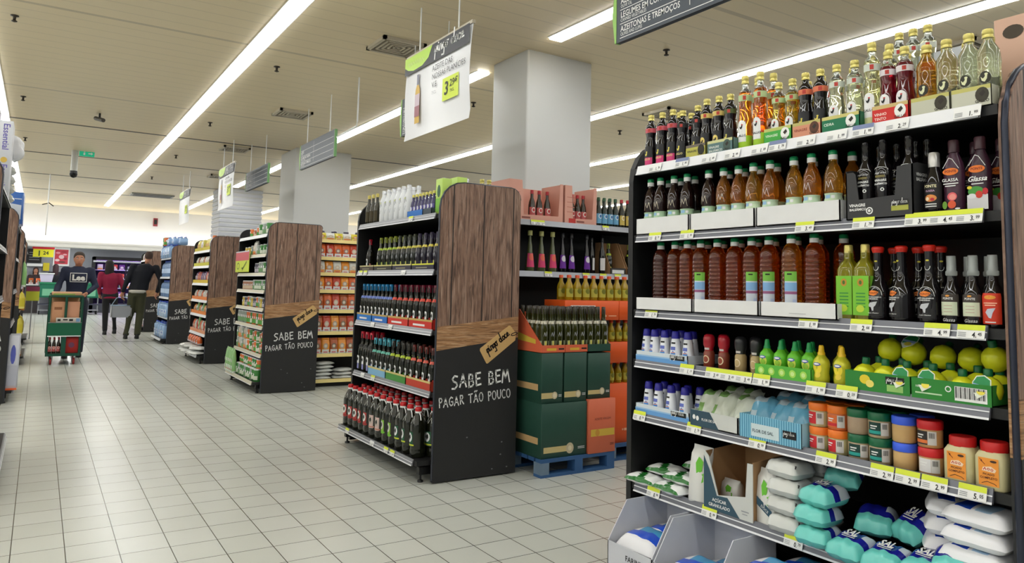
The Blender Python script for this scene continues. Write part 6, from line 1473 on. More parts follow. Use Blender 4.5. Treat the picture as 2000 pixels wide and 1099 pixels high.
# orange crates stack
OC = mat((232, 92, 30), .5, var=.04)
def orangebox(x0, x1, z0_, z1, label, y0=4.43, bar=False):
    t = root('orange_oil_box', label, 'carton', (x0, y0, z0_), 0, 'orange oil boxes behind the green ones')
    w_, h = x1 - x0, z1 - z0_
    part('carton', MB().rbox(0, w_, 0, .27, 0, h, OC, .004), t)
    a = MB(); O = (0, -.0012, 0)
    if bar:
        a.flat(rect2d(w_ * .1, w_ * .55, h * .35, h * .75), O, (1, 0, 0), (0, 0, 1), WHITE)
        for k in range(14): a.flat(rect2d(w_ * (.11 + .031 * k), w_ * (.11 + .031 * k) + .005 + .004 * (k % 2), h * .38, h * .72), (0, -.0018, 0), (1, 0, 0), (0, 0, 1), INK)
    a.flat(rect2d(w_ * .8, w_ * .95, h * .2, h * .24) + ell2d(w_ * .75, h * .22, .008, .008, 8), O, (1, 0, 0), (0, 0, 1), mat((250, 190, 150), .5)); part('print', a, t)
orangebox(3.33, 3.86, 1.07, 1.22, 'long top orange oil box with a barcode', bar=True); orangebox(3.865, 4.25, 1.07, 1.22, 'top orange oil box at the right')
orangebox(3.7, 4.25, .74, .9, 'orange oil box in the middle tier'); orangebox(3.7, 3.98, .125, .58, 'tall lower orange oil box, left one'); orangebox(3.99, 4.25, .125, .58, 'tall lower orange oil box, right one', bar=True)
orangebox(3.33, 3.69, .86 - .02, 1.065, 'hidden orange oil box behind the display trays', y0=4.66 - .02)
for z_, q in ((1.222, 'top'), (.902, 'middle'), (.582, 'lower')):
    for x in lrp(11 if z_ > 1.2 else 7, 3.4 if z_ > 1.2 else 3.75, 4.2):
        for yy, qq in ((4.48, 'front'), (4.58, 'back')): place('y_oil', (x, yy, z_), 0, 'yellow oil bottle in the %s tier, %s row' % (q, qq), 'on orange boxes', 'yellow oil bottles on the orange boxes', key=x, sc_=(.9, .9, .82) if z_ < 1.2 else (1.1, 1.1, .95))

# ---------------------------------------------------------------- third display and third run
def fill(kinds, ya, yb, z, x, desc, where, group, sc_=1.0, rz=-PI / 2, n=None, axis='y', x0=None):
    n = n or len(kinds)
    for i, v in enumerate(lrp(n, ya, yb)):
        k = kinds[i % len(kinds)]
        loc = (x, v, z) if axis == 'y' else (v, x, z)
        place(k, loc, rz + random.uniform(-.08, .08), desc, where, group, key=-v if axis == 'y' else v, sc_=sc_)
XA, XB = 10.36, 9.0
g3 = 'tins and packets on the third display'
fill(['can_orange', 'can_brown', 'can_orange'], 9.95, 9.6, 1.88, 2.33, 'orange-brown tin', 'on the third display, top', g3)
fill(['can_green', 'can_grey', 'can_green'], 9.45, 9.1, 1.88, 2.33, 'green tin', 'on the third display, top', g3, 1.3)
fill(['can_yellow', 'can_yellow', 'can_grey', 'pk_white', 'can_grey', 'can_green', 'can_green', 'can_green'], 10.15, 9.06, 1.64, 2.33, 'assorted tin', 'on the third display, second shelf', g3, 1.1)
fill(['can_dark', 'can_dark', 'can_grey', 'can_grey', 'can_green', 'can_dark'], 9.6, 9.06, 1.41, 2.33, 'dark green tin', 'on the third display, third shelf', g3, 1.2)
# promo sign
t = root('price_sign', 'red and lime promotional price sign on the third display', 'sign', (2.24, 10.45, 1.43), -PI / 2)
part('board', MB().box(0, .75, 0, .006, 0, .24, mat((206, 220, 70), .5)), t)
a = MB(); a.flat(rect2d(0, .75, .15, .26), (0, -.001, 0), (1, 0, 0), (0, 0, 1), mat((206, 90, 100), .5)); a.flat(rect2d(0, .75, .26, .275), (0, -.001, 0), (1, 0, 0), (0, 0, 1), mat((200, 206, 210), .5)); part('header', a, t)
a = MB(); a.flat(ribbon2d(arc(.16, .08, .07, .04, 0, 360, 10), .016) + ribbon2d([(.4, .03), (.62, .13)], .03) + ribbon2d([(.36, .05), (.44, .05)], .02), (0, -.001, 0), (1, 0, 0), (0, 0, 1), mat((120, 140, 40), .5)); part('lettering', a, t)
fill(['can_brown'], 10.2, 9.75, 1.2, 2.33, 'brown small tin', 'on the third display, fourth shelf', g3, 1.2, n=7)
fill(['can_grey', 'can_green', 'can_green', 'can_green', 'can_green'], 9.65, 9.06, 1.2, 2.33, 'green-topped tin', 'on the third display, fourth shelf', g3, 1.1, n=8)
fill(['can_yellow', 'can_dark', 'can_dark', 'can_orange', 'can_grey'], 10.15, 9.06, .985, 2.33, 'mixed small tin', 'on the third display, fifth shelf', g3, 1.15, n=13)
fill(['can_grey'], 10.33, 9.95, .77, 2.33, 'grey-green tin', 'on the third display, sixth shelf', g3, 1.35, n=5)
fill(['can_orange', 'can_orange', 'can_green'], 9.85, 9.06, .77, 2.33, 'orange and green tin', 'on the third display, sixth shelf', g3, 1.35, n=9)
for zz in (.44, .575):
    fill(['can_grey', 'pk_white'], 10.33, 9.9, zz, 2.33, 'large grey tin, level %s' % ('one' if zz < .5 else 'two'), 'on the third display, seventh shelf', g3, (1.35, 1.35, 1.15), n=4)
    fill(['can_orange', 'can_green', 'can_brown'], 9.75, 9.06, zz, 2.33, 'bright large tin, level %s' % ('one' if zz < .5 else 'two'), 'on the third display, seventh shelf', g3, (1.35, 1.35, 1.15), n=7)
fill(['pk_green'], 10.38, 10.0, .13, 2.19, 'tall lime-green packet', 'leaning off the third display base', g3, (1, 1, 1.2), n=5)
fill(['can_green', 'can_grey', 'can_green'], 9.95, 9.05, .13, 2.26, 'green tin', 'in front on the third display base', g3, (1.35, 1.35, 1.2), n=10)
fill(['can_orange', 'can_orange', 'can_green', 'can_green'], 9.95, 9.1, .275, 2.3, 'orange-topped tin', 'in upper layer on the third display base', g3, (1.4, 1.4, .9), n=9)
for x_ in ((2.4, 2.5)): fill(['can_grey', 'can_green'], 10.0, 9.1, .13, x_, ('tin in second row' if x_ < 2.45 else 'tin in third row'), 'on the third display base', g3, (1.4, 1.4, 1.9), n=8)
# third run, facing the camera: rows of packets
g4 = 'orange and white packets on the third run'
lv = [1.64, 1.44, 1.22, .965, .69, .41]
nmz = ['first', 'second', 'third', 'fourth', 'fifth', 'sixth']
for k, z in enumerate(lv):
    ks = [['pk_orange', 'pk_orange', 'pk_red'], ['pk_orange', 'pk_white', 'pk_red', 'pk_amber'], ['pk_red', 'pk_orange', 'pk_amber'], ['pk_brown', 'pk_red', 'pk_orange'], ['pk_red', 'pk_brown', 'pk_amber'], ['pk_brown', 'pk_brown', 'pk_orange', 'pk_amber']][k]
    nxt = [1.865, 1.64, 1.44, 1.22, .965, .69][k]
    h = min(1.2, (nxt - z - .05) / .17)
    for i, x in enumerate(lrp(8, 3.02, 3.78)):
        place(ks[(i * 2 + k) % len(ks)], (x, 9.245, z), 0, 'orange and white packet', 'on packet shelf %s from top' % nmz[k], g4, key=x, sc_=(.95, 1, h))
for i, x in enumerate(lrp(8, 3.02, 3.8)): place(['pk_yellow', 'pk_white'][i % 2], (x, 9.25, 1.865), 0, 'pale yellow packet', 'on top of the third run', g4, key=x, sc_=(1, 1, .55))
for i, x in enumerate(lrp(5, 3.05, 3.7)): place('can_dark', (x, 9.33, 1.865 + .0), 0, 'dark small tin', 'on top of the third run', g4, key=x, sc_=1.2)
for k in range(5): place('wbag', (3.1 + .01 * k, 9.3, .09 + .045 * k), .1 * k, 'white flat bag in the left pile', 'at the third run base', g4, key=k, sc_=(.85, .85, .75))
for k in range(3): place('wbag', (3.38 + .01 * k, 9.3, .09 + .045 * k), .2 * k, 'white flat bag in the right pile', 'at the third run base', g4, key=k, sc_=(.9, .9, .75))
place('pk_red', (3.6, 9.28, .09), 0, label='tall reddish packet standing at the third run base', sc_=(1.2, 1.2, 1.4))

# fourth display
g5 = 'packets on the fourth display'
Z = [1.8, 1.545, 1.26, .985, .75, .445]
rows4 = [(['pk_yellow', 'pk_yellow', 'pk_white', 'pk_purple', 'egg'], 'pale yellow packet'), (['pk_white', 'pk_brown', 'pk_white'], 'round beige packet'), (['pk_purple', 'pk_red', 'pk_red', 'pk_purple', 'pk_purple'], 'red or purple packet'),
         (['pk_white', 'pk_orange', 'pk_white'], 'white-orange packet'), (['pk_amber', 'pk_white', 'pk_green'], 'amber packet'), (['pk_orange', 'pk_white', 'pk_red', 'pk_green'], 'orange striped packet')]
for k, (ks, d) in enumerate(rows4):
    h = {0: 1.15, 1: .95, 2: 1.15, 3: .95, 4: .9, 5: 1.2}[k]
    fill(ks, 13.75, 12.55, Z[k], 2.335, d, 'on the fourth display, %s shelf' % (['top', 'second', 'third', 'fourth', 'fifth', 'sixth'][k]), g5, (1.1, 1, h), n=9)
    for a, b in ((13.86, 13.2), (13.19, 12.52)):
        c = [(206, 190, 60), (206, 200, 60), (220, 190, 60), (230, 130, 60), (226, 130, 50), (220, 150, 110)][k]
        tray(2.272, a, b, Z[k], .06, c, '%s %s tray on the fourth display, %s shelf' % ('left' if a > 13.5 else 'right', ['yellow', 'lime-yellow', 'golden', 'orange', 'deep orange', 'peach'][k], ['top', 'second', 'third', 'fourth', 'fifth', 'sixth'][k]), depth=.2)
for k in range(8):
    place('wbag', (2.2 + .03 * (k % 2), 13.55 - .3 * (k // 2), .13 + .07 * (k % 2)), .3 * k, 'pale bag heaped', 'on the fourth display base', g5, key=k)
for k in range(5): place('pk_orange', (2.25, 13.6 - .2 * k, .28), -PI / 2, 'orange packet heaped', 'on the fourth display base', g5, key=k, sc_=(1.2, 1.2, .7))
for k, x in enumerate(lrp(9, 2.36, 2.86)): place(['can_orange', 'can_yellow', 'can_brown'][k % 3], (x, 12.62, 1.93), 0, 'small jar showing over the fourth wood panel', 'above the black side', g5, key=x)
t = root('jar_carton', 'low carton lifting small jars above the fourth wood panel', 'carton', (2.34, 12.52, 1.8), 0); part('carton', MB().rbox(0, .56, 0, .2, 0, .13, KRAFT, .003), t); part('tape', MB().box(.2, .36, -.001, .2, .05, .06, TANC), t)
# fifth display: water
g6 = 'blue water packs on the fifth display'
for k, z in enumerate([1.77, 1.365, .94, .53, .1]):
    wn = ['top', 'second', 'third', 'fourth', 'bottom'][k]
    kd = ['water6', 'watercan', 'watercan', 'water6', 'water6'][k]
    if kd == 'water6': fill(['water6'], 17.8, 16.75, z, 2.33 + .0 if k < 4 else 2.3, 'blue six-bottle water pack', 'on the fifth display, %s shelf' % wn, g6, (1, 1, .95 if k != 0 else .8), n=4)
    else: fill(['watercan'], 17.85, 16.68, z, 2.36, 'big pale blue water bottle', 'on the fifth display, %s shelf' % wn, g6, (1.05, 1.05, 1.2), n=8)
for k, (x, y) in enumerate(((2.35, 17.2), (2.4, 16.9), (2.5, 16.72))): place('water6', (x, y, 1.77 + .275), -PI / 2, 'water pack stacked on the very top', 'of the fifth display', g6, key=k, sc_=(.8, .8, .5))
place('can_orange', (2.3, 17.6, 1.77 + .275), 0, label='orange tin standing on the top water pack', sc_=1.6); place('can_green', (2.3, 17.75, 1.77 + .275), 0, label='green tin standing on the top water pack', sc_=1.6)
for k, z in enumerate([1.8, 1.4, 1.0, .6, .12]): fill(['pk_white', 'pk_purple', 'can_yellow'], 21.7, 20.6, z, 2.33, 'small far packet', 'on the farthest display, %s shelf' % ['top', 'second', 'third', 'fourth', 'bottom'][k], 'goods on the farthest display', 1.1, n=6)

# ---------------------------------------------------------------- left side goods (shelves look towards +x)
gl = 'goods on the left displays'
t = root('tall_carton', 'tall white carton with vertical blue lettering at the left frame edge', 'carton', (-.312, 6.25, 1.85), 0)
part('carton', MB().rbox(0, .085, 0, .3, 0, .55, mat((214, 216, 222), .45), .004), t)
a = MB(); a.flat(move2d(text2d('Essential', .055, bold=.01), .03, .53, 1, 1, R(-90)), (0, -.001, 0), (1, 0, 0), (0, 0, 1), mat((110, 100, 190), .5)); a.flat(move2d(text2d('Essential', .055, bold=.01), .03, .24, 1, 1, R(-90)), (0, -.001, 0), (1, 0, 0), (0, 0, 1), mat((110, 100, 190), .5))
a.flat(ell2d(.045, .27, .02, .02), (0, -.0015, 0), (1, 0, 0), (0, 0, 1), mat((226, 190, 90), .5)); part('print', a, t)
t = root('tall_carton', 'large pale grey carton filling the upper left corner', 'carton', (-.62, 6.3, 1.85), 0)
part('carton', MB().rbox(0, .3, 0, .3, 0, .66, mat((196, 200, 206), .4), .01), t); part('tape', MB().box(-.001, .301, -.001, .3, .3, .31, WHITE), t)
for k in range(4):
    place('wbag', (-.28, 6.68 + .0, 1.85 + .07 * k), PI / 2, 'white paper pack', 'in the stack at the upper left', 'white paper packs', key=k, sc_=(.5, .8, 1.2))
t = root('tissue_pack', 'puffy white tissue pack with small logos at the upper left', 'tissue pack', (-.27, 6.66, 2.14), PI / 2)
b = MB(); pillow(b, .16, .2, .1, lambda u, v, q: mat((226, 226, 230), .25, coat=.3), 4, 2); b.bake(Matrix.Translation((0, 0, .12)) @ Matrix.Rotation(R(80), 4, 'X')); part('pack', b, t)
a = MB(); a.flat(ell2d(0, .14, .02, .015) , (0, -.062, 0), (1, 0, 0), (0, 0, 1), mat((110, 80, 100), .5)); a.flat(rect2d(-.03, .03, .08, .1), (0, -.064, 0), (1, 0, 0), (0, 0, 1), mat((90, 150, 210), .5)); part('print', a, t)
t = root('water_pack', 'blue and white shrink-wrapped pack above the left wood panel', 'water pack', (-.19, 9.32, 1.855), PI / 2)
part('wrap', MB().rbox(0, .5, 0, .3, 0, .34, mat((52, 100, 176), .3, coat=.3), .03), t)
a = MB(); a.flat(poly2d([(-.28, .05), (-.02, .05), (-.02, .2), (-.16, .22), (-.28, .1)]), (-.002, 0, 0), (0, -1, 0), (0, 0, 1), mat((206, 214, 226), .4)); a.flat(rect2d(-.28, -.02, .26, .27) + rect2d(-.16, -.15, .22, .33), (-.003, 0, 0), (0, -1, 0), (0, 0, 1), mat((206, 214, 226), .4)); part('print', a, t)
for k, (x, y) in enumerate(((-.172, 9.32), (-.168, 9.44), (-.166, 9.56))): place('box_white', (x, y, .13), 0, 'tall white carton with orange foot' if k == 0 else 'tall white carton behind the first', 'at the left display base', 'tall white cartons', key=k, sc_=(.85, 1, 1.12))
m = MB().box(-.222, -.12, 9.262, 9.276, .131, .15, mat((226, 100, 50), .5)); tag(link('orange_strip', m.mesh('orange_strip')), 'orange strip at the foot of the white carton', 'strip')
for kk, (yf, nm_) in enumerate(((10.75, 'wood-print left display'), (14.6, 'second left display'), (18.4, 'third left display'))):
    for z in (1.5, 1.15, .8, .45, .13):
        for i, y in enumerate(lrp(6, yf - 1.35, yf - .15)):
            place(random.choice(['pk_white', 'pk_yellow', 'pk_brown', 'can_grey', 'pk_purple'] if kk else ['pk_white', 'can_grey', 'milk']), (-.3, y, z), PI / 2, 'small packet', 'on the %s at height %.1f m' % (nm_, z), gl, key=y, sc_=1.15)
for kk, (yf, nm_) in enumerate(((14.6, 'second left display'), (18.4, 'third left display'))):
    for i, y in enumerate(lrp(6, yf - 1.35, yf - .15)): place(['pk_white', 'can_yellow', 'pk_purple'][i % 3], (-.3, y, 1.8), PI / 2, 'top-shelf packet', 'on the %s' % nm_, gl, key=y, sc_=1.2)
for k, (y, z, kd) in enumerate([(13.2, 1.15, 'pk_green'), (13.15, .83, 'pk_yellow'), (13.35, .8, 'pk_white'), (13.15, .45, 'pk_yellow'), (13.3, .48, 'pk_yellow'), (13.5, .8, 'pk_yellow'), (13.2, .13, 'pk_white'), (13.7, .45, 'pk_yellow')]):
    place(kd, (-.2, y, z), PI / 2, 'bright yellow-green bag', 'bulging from the second left display', gl, key=k, sc_=(1.4, 1.5, 1.5))
for i, y in enumerate(lrp(7, 5.4, 6.6)):
    place('pk_white', (-.28, y, .13), PI / 2, 'pale packet', 'on the nearest left display base', gl, key=y, sc_=1.2)
for i, y in enumerate(lrp(5, 5.5, 6.6)):
    place('pk_red', (-.3, y, 1.15), PI / 2, 'red packet', 'on the nearest left display', gl, key=y, sc_=1.1)
t = root('promotion_sign', 'small yellow promotion sign low at the left displays', 'sign', (-.21, 18.6, .8), 0)
part('board', MB().box(0, .24, 0, .006, 0, .25, mat((206, 210, 60), .5)), t); part('header', MB().box(0, .24, -.002, .0, .2, .3, mat((150, 60, 90), .5)), t); part('stem', MB().tube([(.12, .01, 0), (.12, .01, -.8)], .01, GREYI), t)

# ---------------------------------------------------------------- the far end of the hall
t = root('promotion_sign', 'red and yellow hanging price board reading 1.24', 'sign', (-.24, 31, 2.02))
part('board', MB().box(0, .62, 0, .01, 0, .28, mat((222, 214, 40), .5)), t); part('header', MB().box(-.03, .64, -.006, .01, .28, .44, mat((190, 30, 46), .5)), t)
a = MB(); a.flat(move2d(text2d('1', .26, bold=.03), .12, .04) + move2d(text2d('24', .17, bold=.03), .3, .09), (0, -.002, 0), (1, 0, 0), (0, 0, 1), mat((60, 70, 30), .5)); part('lettering', a, t)
part('hanger', MB().tube([(.1, 0, .44), (.1, 0, .68)], .006, WHITE).tube([(.5, 0, .44), (.5, 0, .68)], .006, WHITE), t)
t = root('wall_poster', 'framed poster with red and pink slices on the far wall', 'poster', (.4, 33.17, 1.75))
part('frame', MB().box(0, .54, -.02, .02, 0, .7, WHITE), t)
a = MB(); O = (0, -.022, 0); U = (1, 0, 0); W = (0, 0, 1)
a.flat(rect2d(.05, .49, .07, .63), O, U, W, mat((206, 60, 76), .5))
for (x, y, rx, ry, c) in ((.15, .5, .08, .04, (236, 150, 160)), (.34, .54, .1, .03, (176, 40, 60)), (.27, .35, .09, .08, (236, 196, 200)), (.4, .28, .06, .05, (150, 40, 60)), (.14, .22, .08, .05, (240, 206, 206)), (.3, .15, .12, .04, (120, 60, 60)), (.38, .44, .07, .03, (240, 180, 186))): a.flat(ell2d(x, y, rx, ry, 10), (0, -.0225 - ry / 100, 0), U, W, mat(c, .5))
part('print', a, t)
t = root('menu_board', 'black menu board above the service counter at far left', 'sign', (-.42, 33.15, 1.85)); part('board', MB().box(0, .45, -.02, .02, 0, .52, mat((24, 24, 28), .4)), t); part('shelf_edge', MB().box(-.02, .5, -.1, .0, -.14, -.04, WHITE), t)
a = MB(); [a.flat(rect2d(.05, .38, .1 + .09 * k, .12 + .09 * k), (0, -.021, 0), (1, 0, 0), (0, 0, 1), GREYI) for k in range(4)]; part('lettering', a, t)
t = root('price_card', 'yellow card right of the black menu board', 'sign', (.1, 33.1, 1.55)); part('board', MB().box(0, .2, 0, .01, 0, .3, mat((214, 196, 40), .5)), t); part('stand', MB().tube([(.1, .02, 0), (.1, .02, -1.55)], .01, GREYI), t)
t = root('service_counter', 'low dark service counter with pale top at the far left', 'counter', (-3.2, 31.9, 0)); part('body', MB().box(0, 3.3, 0, .8, 0, 1.0, mat((70, 64, 66), .5)), t); part('worktop', MB().box(-.03, 3.33, -.03, .83, 1.0, 1.04, WHITE), t)
for k in range(9): place(['pk_orange', 'pk_white', 'can_yellow', 'pk_brown'][k % 4], (-.9 + .22 * k if k < 5 else .15 + .1 * (k - 5), 32.0 if k < 5 else 33.0, 1.04 if k < 5 else 0.0), 0, 'small item', 'on the far service counter' if k < 5 else 'on floor by the far wall', 'items at the far counter', key=k, sc_=1.3)
t = root('plastic_tub', 'white plastic tub behind the green trolley', 'tub', (.0, 31.45, 0)); b = MB(); b.rbox(.02, .42, 0, .4, .0, 1.14, mat((150, 150, 160), .5), .03); part('base', b, t); b = MB(); b.prism([(.06, 1.14), (.4, 1.14), (.45, 1.44), (0, 1.44)], 'y', 0, .35, mat((214, 206, 230), .4)); part('tub', b, t); part('rim', MB().box(-.02, .47, -.02, .37, 1.42, 1.46, WHITE), t)
# trolleys
GT_ = mat((22, 112, 84), .45)
def trolley(x, y, w_, label, full=True):
    t = root('stock_trolley', label, 'trolley', (x, y, 0), 0, 'green trolleys at the far end')
    b = MB(); b.box(0, w_, 0, .03, .62, 1.13, GT_); b.box(0, w_, .7, .73, .62, 1.13, GT_); b.box(0, .02, 0, .73, .62, 1.13, GT_); b.box(w_ - .02, w_, 0, .73, .62, 1.13, GT_); b.box(0, w_, 0, .73, .6, .63, GT_); part('basket', b, t)
    a = MB(); a.flat(rect2d(w_ * .2, w_ * .8, .66, .9), (0, -.002, 0), (1, 0, 0), (0, 0, 1), mat((120, 186, 150), .5)); part('print', a, t)
    part('frame', MB().box(0, w_, 0, .7, .34, .38, mat((60, 62, 78), .4)).tube([(.05, .1, .1), (.05, .1, .6)], .02, GREYI).tube([(w_ - .05, .1, .1), (w_ - .05, .1, .6)], .02, GREYI).box(.02, w_ - .02, 0, .68, .14, .17, GREYI), t)
    part('handle', MB().tube([(0, -.08, 1.1), (w_, -.08, 1.1)], .015, mat((40, 140, 90), .4)).tube([(0.02, -.08, 1.1), (.02, .02, 1.0)], .01, GREYI).tube([(w_ - .02, -.08, 1.1), (w_ - .02, .02, 1.0)], .01, GREYI), t)
    for q in (.07, w_ - .07):
        for yy in (.1, .6): wv = MB(); wv.lathe([(.02, -.02), (.09, -.018), (.09, .018), (.02, .02)], INK, 14); wv.bake(Matrix.Translation((q, yy, .09)) @ Matrix.Rotation(R(90), 4, 'Y')); part('wheel', wv, t)
trolley(.0, 30.6, .62, 'green trolley left of the man in the navy sweatshirt')
trolley(1.2, 30.6, .7, 'green trolley between the navy sweatshirt and the woman in red')
place('pk_green', (1.4, 30.8, .632), 0, label='green-white packet in the right far trolley', sc_=2.6)
place('milk', (1.62, 30.85, .632), 0, label='green carton in the right far trolley', sc_=2.2)
# refrigerated cabinet
t = root('refrigerated_cabinet', 'wall refrigerator with violet-lit shelves of packed food at the back', 'fridge', (1.7, 32.2, 0))
W_ = 4.5
part('casing', MB().box(0, .08, 0, .9, 0, 2.14, INK).box(W_ - .08, W_, 0, .9, 0, 2.14, INK).box(0, W_, .85, .9, 0, 2.14, mat((60, 50, 90), .5)).box(0, W_, 0, .9, 2.02, 2.14, INK).box(0, W_, 0, .9, 0, .35, mat((70, 72, 80), .5)), t)
part('top_rail', MB().box(0, W_, -.03, 0, 1.93, 1.99, mat((190, 192, 200), .4)), t)
M_VIO = mat((196, 150, 255), .5, emit=10.0)
for k, z in enumerate((.6, .95, 1.3, 1.65)):
    s = part('shelf', MB().box(.08, W_ - .08, .1, .85, z - .02, z, mat((200, 190, 220), .4)), t)
    part('lamp', MB().add([(.1, .12, z - .022), (W_ - .1, .12, z - .022), (W_ - .1, .16, z - .022), (.1, .16, z - .022)], [(3, 2, 1, 0)], M_VIO), s)
part('lamp', MB().add([(.1, .1, 2.0), (W_ - .1, .1, 2.0), (W_ - .1, .16, 2.0), (.1, .16, 2.0)], [(3, 2, 1, 0)], M_VIO), t)
for k in range(1, 4): part('door_post', MB().box(W_ * k / 4 - .015, W_ * k / 4 + .015, -.02, .01, .35, 1.95, INK), t)
for z in (.6, .95, 1.3, 1.65):
    for i, x in enumerate(lrp(14, 1.95, 5.2)):
        place(['pk_purple', 'pk_white', 'pk_red', 'can_grey', 'pk_purple'][(i * 3 + int(z * 10)) % 5], (x, 32.45, z), 0, 'chilled packet', 'in the violet fridge at height %.1f m' % z, 'chilled packets in the violet-lit fridge', key=x, sc_=(1.7, 1.2, 1.2))
for x, nx in zip((-6, -2.5, 1, 4.5, 8), ('far left', 'left', 'centre', 'right', 'far right')):  # added lamps with no visible source, they brighten the dark far zone
    for y, ny in ((27.6, 'front'), (31.0, 'rear')):
        t = root('ceiling_light', 'added light to brighten the far counter zone, %s row, at %s' % (ny, nx), 'ceiling light', (x, y, 2.7))
        part('housing', MB().box(-.1, .1, -1.2, 1.2, -.03, 0, WHITE), t); part('diffuser', MB().add([(-.08, -1.1, -.032), (-.08, 1.1, -.032), (.08, 1.1, -.032), (.08, -1.1, -.032)], [(0, 1, 2, 3)], mat((250, 252, 252), .5, emit=45.0)), t)
# wall box, fire point
m = MB().box(0, .12, 0, .05, 0, .25, mat((150, 60, 70), .5)).box(.02, .1, -.01, 0, .06, .2, mat((40, 40, 40), .4)); tag(link('alarm_box', m.mesh('alarm_box'), None, (2.85, 24.95, 2.95)), 'small red alarm box on the bright upper wall', 'alarm')
t = root('price_pole', 'thin white hanging pole at the far left, before the bright wall', 'pole', (.05, 17.6, 2.15)); part('pole', MB().tube([(0, 0, 0), (0.0, 0, CEIL - 2.15)], .012, WHITE), t); part('hook', MB().tube([(-.1, 0, .62), (.02, 0, .66), (.1, 0, .6)], .01, INK), t)

# ---------------------------------------------------------------- roll cage
t = root('roll_cage', 'green roll cage with cardboard boxes, pushed by the man', 'trolley', (.165, 13.0, 0))
CG = mat((14, 74, 56), .4); W_, D_ = .42, .62
fr = MB()
for q in (0, W_):
    for yy in (0, D_): fr.tube([(q, yy, .13), (q, yy, 1.02)], .016, CG, 8)
for yy in (0, D_): fr.tube([(0, yy, 1.02), (W_, yy, 1.02)], .018, CG, 8)
for q in (0, W_):
    fr.tube([(q, 0, 1.02), (q, D_, 1.02)], .014, CG, 8)
    for z in (.35, .6, .8): fr.tube([(q, 0, z), (q, D_, z)], .008, CG, 6)
fr.tube([(W_ / 2, 0, .6), (W_ / 2, 0, 1.02)], .018, CG, 8); part('frame', fr, t)
part('base', MB().box(-.01, W_ + .01, -.01, D_, .13, .17, CG), t)
part('middle_panel', MB().box(-.005, W_ + .005, -.02, .0, .42, .63, mat((16, 96, 66), .4)).box(0, W_, 0, D_, .42, .44, CG), t)
part('lip', MB().box(-.005, W_ + .005, -.024, -.02, .42, .435, WHITE).box(-.005, W_ + .005, -.024, -.02, .625, .632, GREYI), t)
part('divider', MB().box(W_ / 2 - .03, W_ / 2 + .03, -.012, .01, .17, .42, CG), t)
part('handle', MB().tube([(0, D_, 1.0), (0, D_ + .08, 1.05), (W_, D_ + .08, 1.05), (W_, D_, 1.0)], .012, CG), t)
RW = mat((150, 30, 30), .4)
for q in (.06, W_ - .06):
    for yy in (.07, D_ - .07):
        wv = MB(); wv.lathe([(.012, -.014), (.05, -.013), (.05, .013), (.012, .014)], RW, 14); wv.bake(Matrix.Translation((q, yy, .05)) @ Matrix.Rotation(R(90), 4, 'Y')); w_o = part('wheel', wv, t)
        part('fork', MB().box(q - .026, q - .018, yy - .015, yy + .015, .05, .13, GREYI).box(q + .018, q + .026, yy - .015, yy + .015, .05, .13, GREYI), w_o)
def cbox(x, y, z, w_, d_, h, c, label, st):
    t = root('cardboard_box', label, 'carton', (x, y, z)); part('carton', MB().rbox(0, w_, 0, d_, 0, h, mat(c, .6, var=.05), .004), t); a = MB(); a.flat(st[0], (0, -.001, 0), (1, 0, 0), (0, 0, 1), mat(st[1], .5)); part('print', a, t)
cbox(.195, 13.03, .44, .165, .3, .5, (206, 150, 112), 'brown carton in the left upper half of the roll cage', (rect2d(.03, .13, .38, .42), (150, 96, 64)))
cbox(.39, 13.03, .44, .165, .3, .5, (206, 148, 116), 'brown carton in the right upper half of the roll cage', (rect2d(.03, .13, .05, .09), (120, 120, 120)))
cbox(.19, 13.35, .44, .37, .22, .58, (196, 160, 120), 'tall carton at the back of the roll cage', (rect2d(.03, .3, .38, .42), (150, 96, 64)))
cbox(.18, 13.0, 1.04, .39, .5, .045, (206, 160, 120), 'flat carton lying on top of the roll cage', (rect2d(.02, .3, .005, .02), (120, 170, 70)))
t = root('crate_of_papers', 'printed white and blue boxes lying behind the middle panel of the cage', 'carton', (.255, 12.982, .632)); part('carton', MB().rbox(0, .32, 0, .02, 0, .07, mat((196, 190, 180), .5), .004), t); a = MB(); a.flat(rect2d(.02, .06, .02, .05) + rect2d(.09, .15, .03, .05) + rect2d(.17, .22, .02, .05), (0, -.001, 0), (1, 0, 0), (0, 0, 1), INK); a.flat(rect2d(.26, .31, .01, .06), (0, -.001, 0), (1, 0, 0), (0, 0, 1), mat((110, 150, 190), .5)); part('print', a, t)
for i in range(3):
    for j in range(3): place('s_red', (.2 + .058 * i, 13.06 + .07 * j, .17), 0, 'red bottle', 'in lower left of the roll cage, row %d' % (j + 1), 'red bottles in the roll cage', key=i, sc_=(1, 1, 1.0))
cbox(.4, 13.03, .17, .17, .4, .235, (176, 40, 36), 'red carton in the lower right half of the roll cage', (ell2d(.08, .12, .04, .04), (110, 60, 90)))

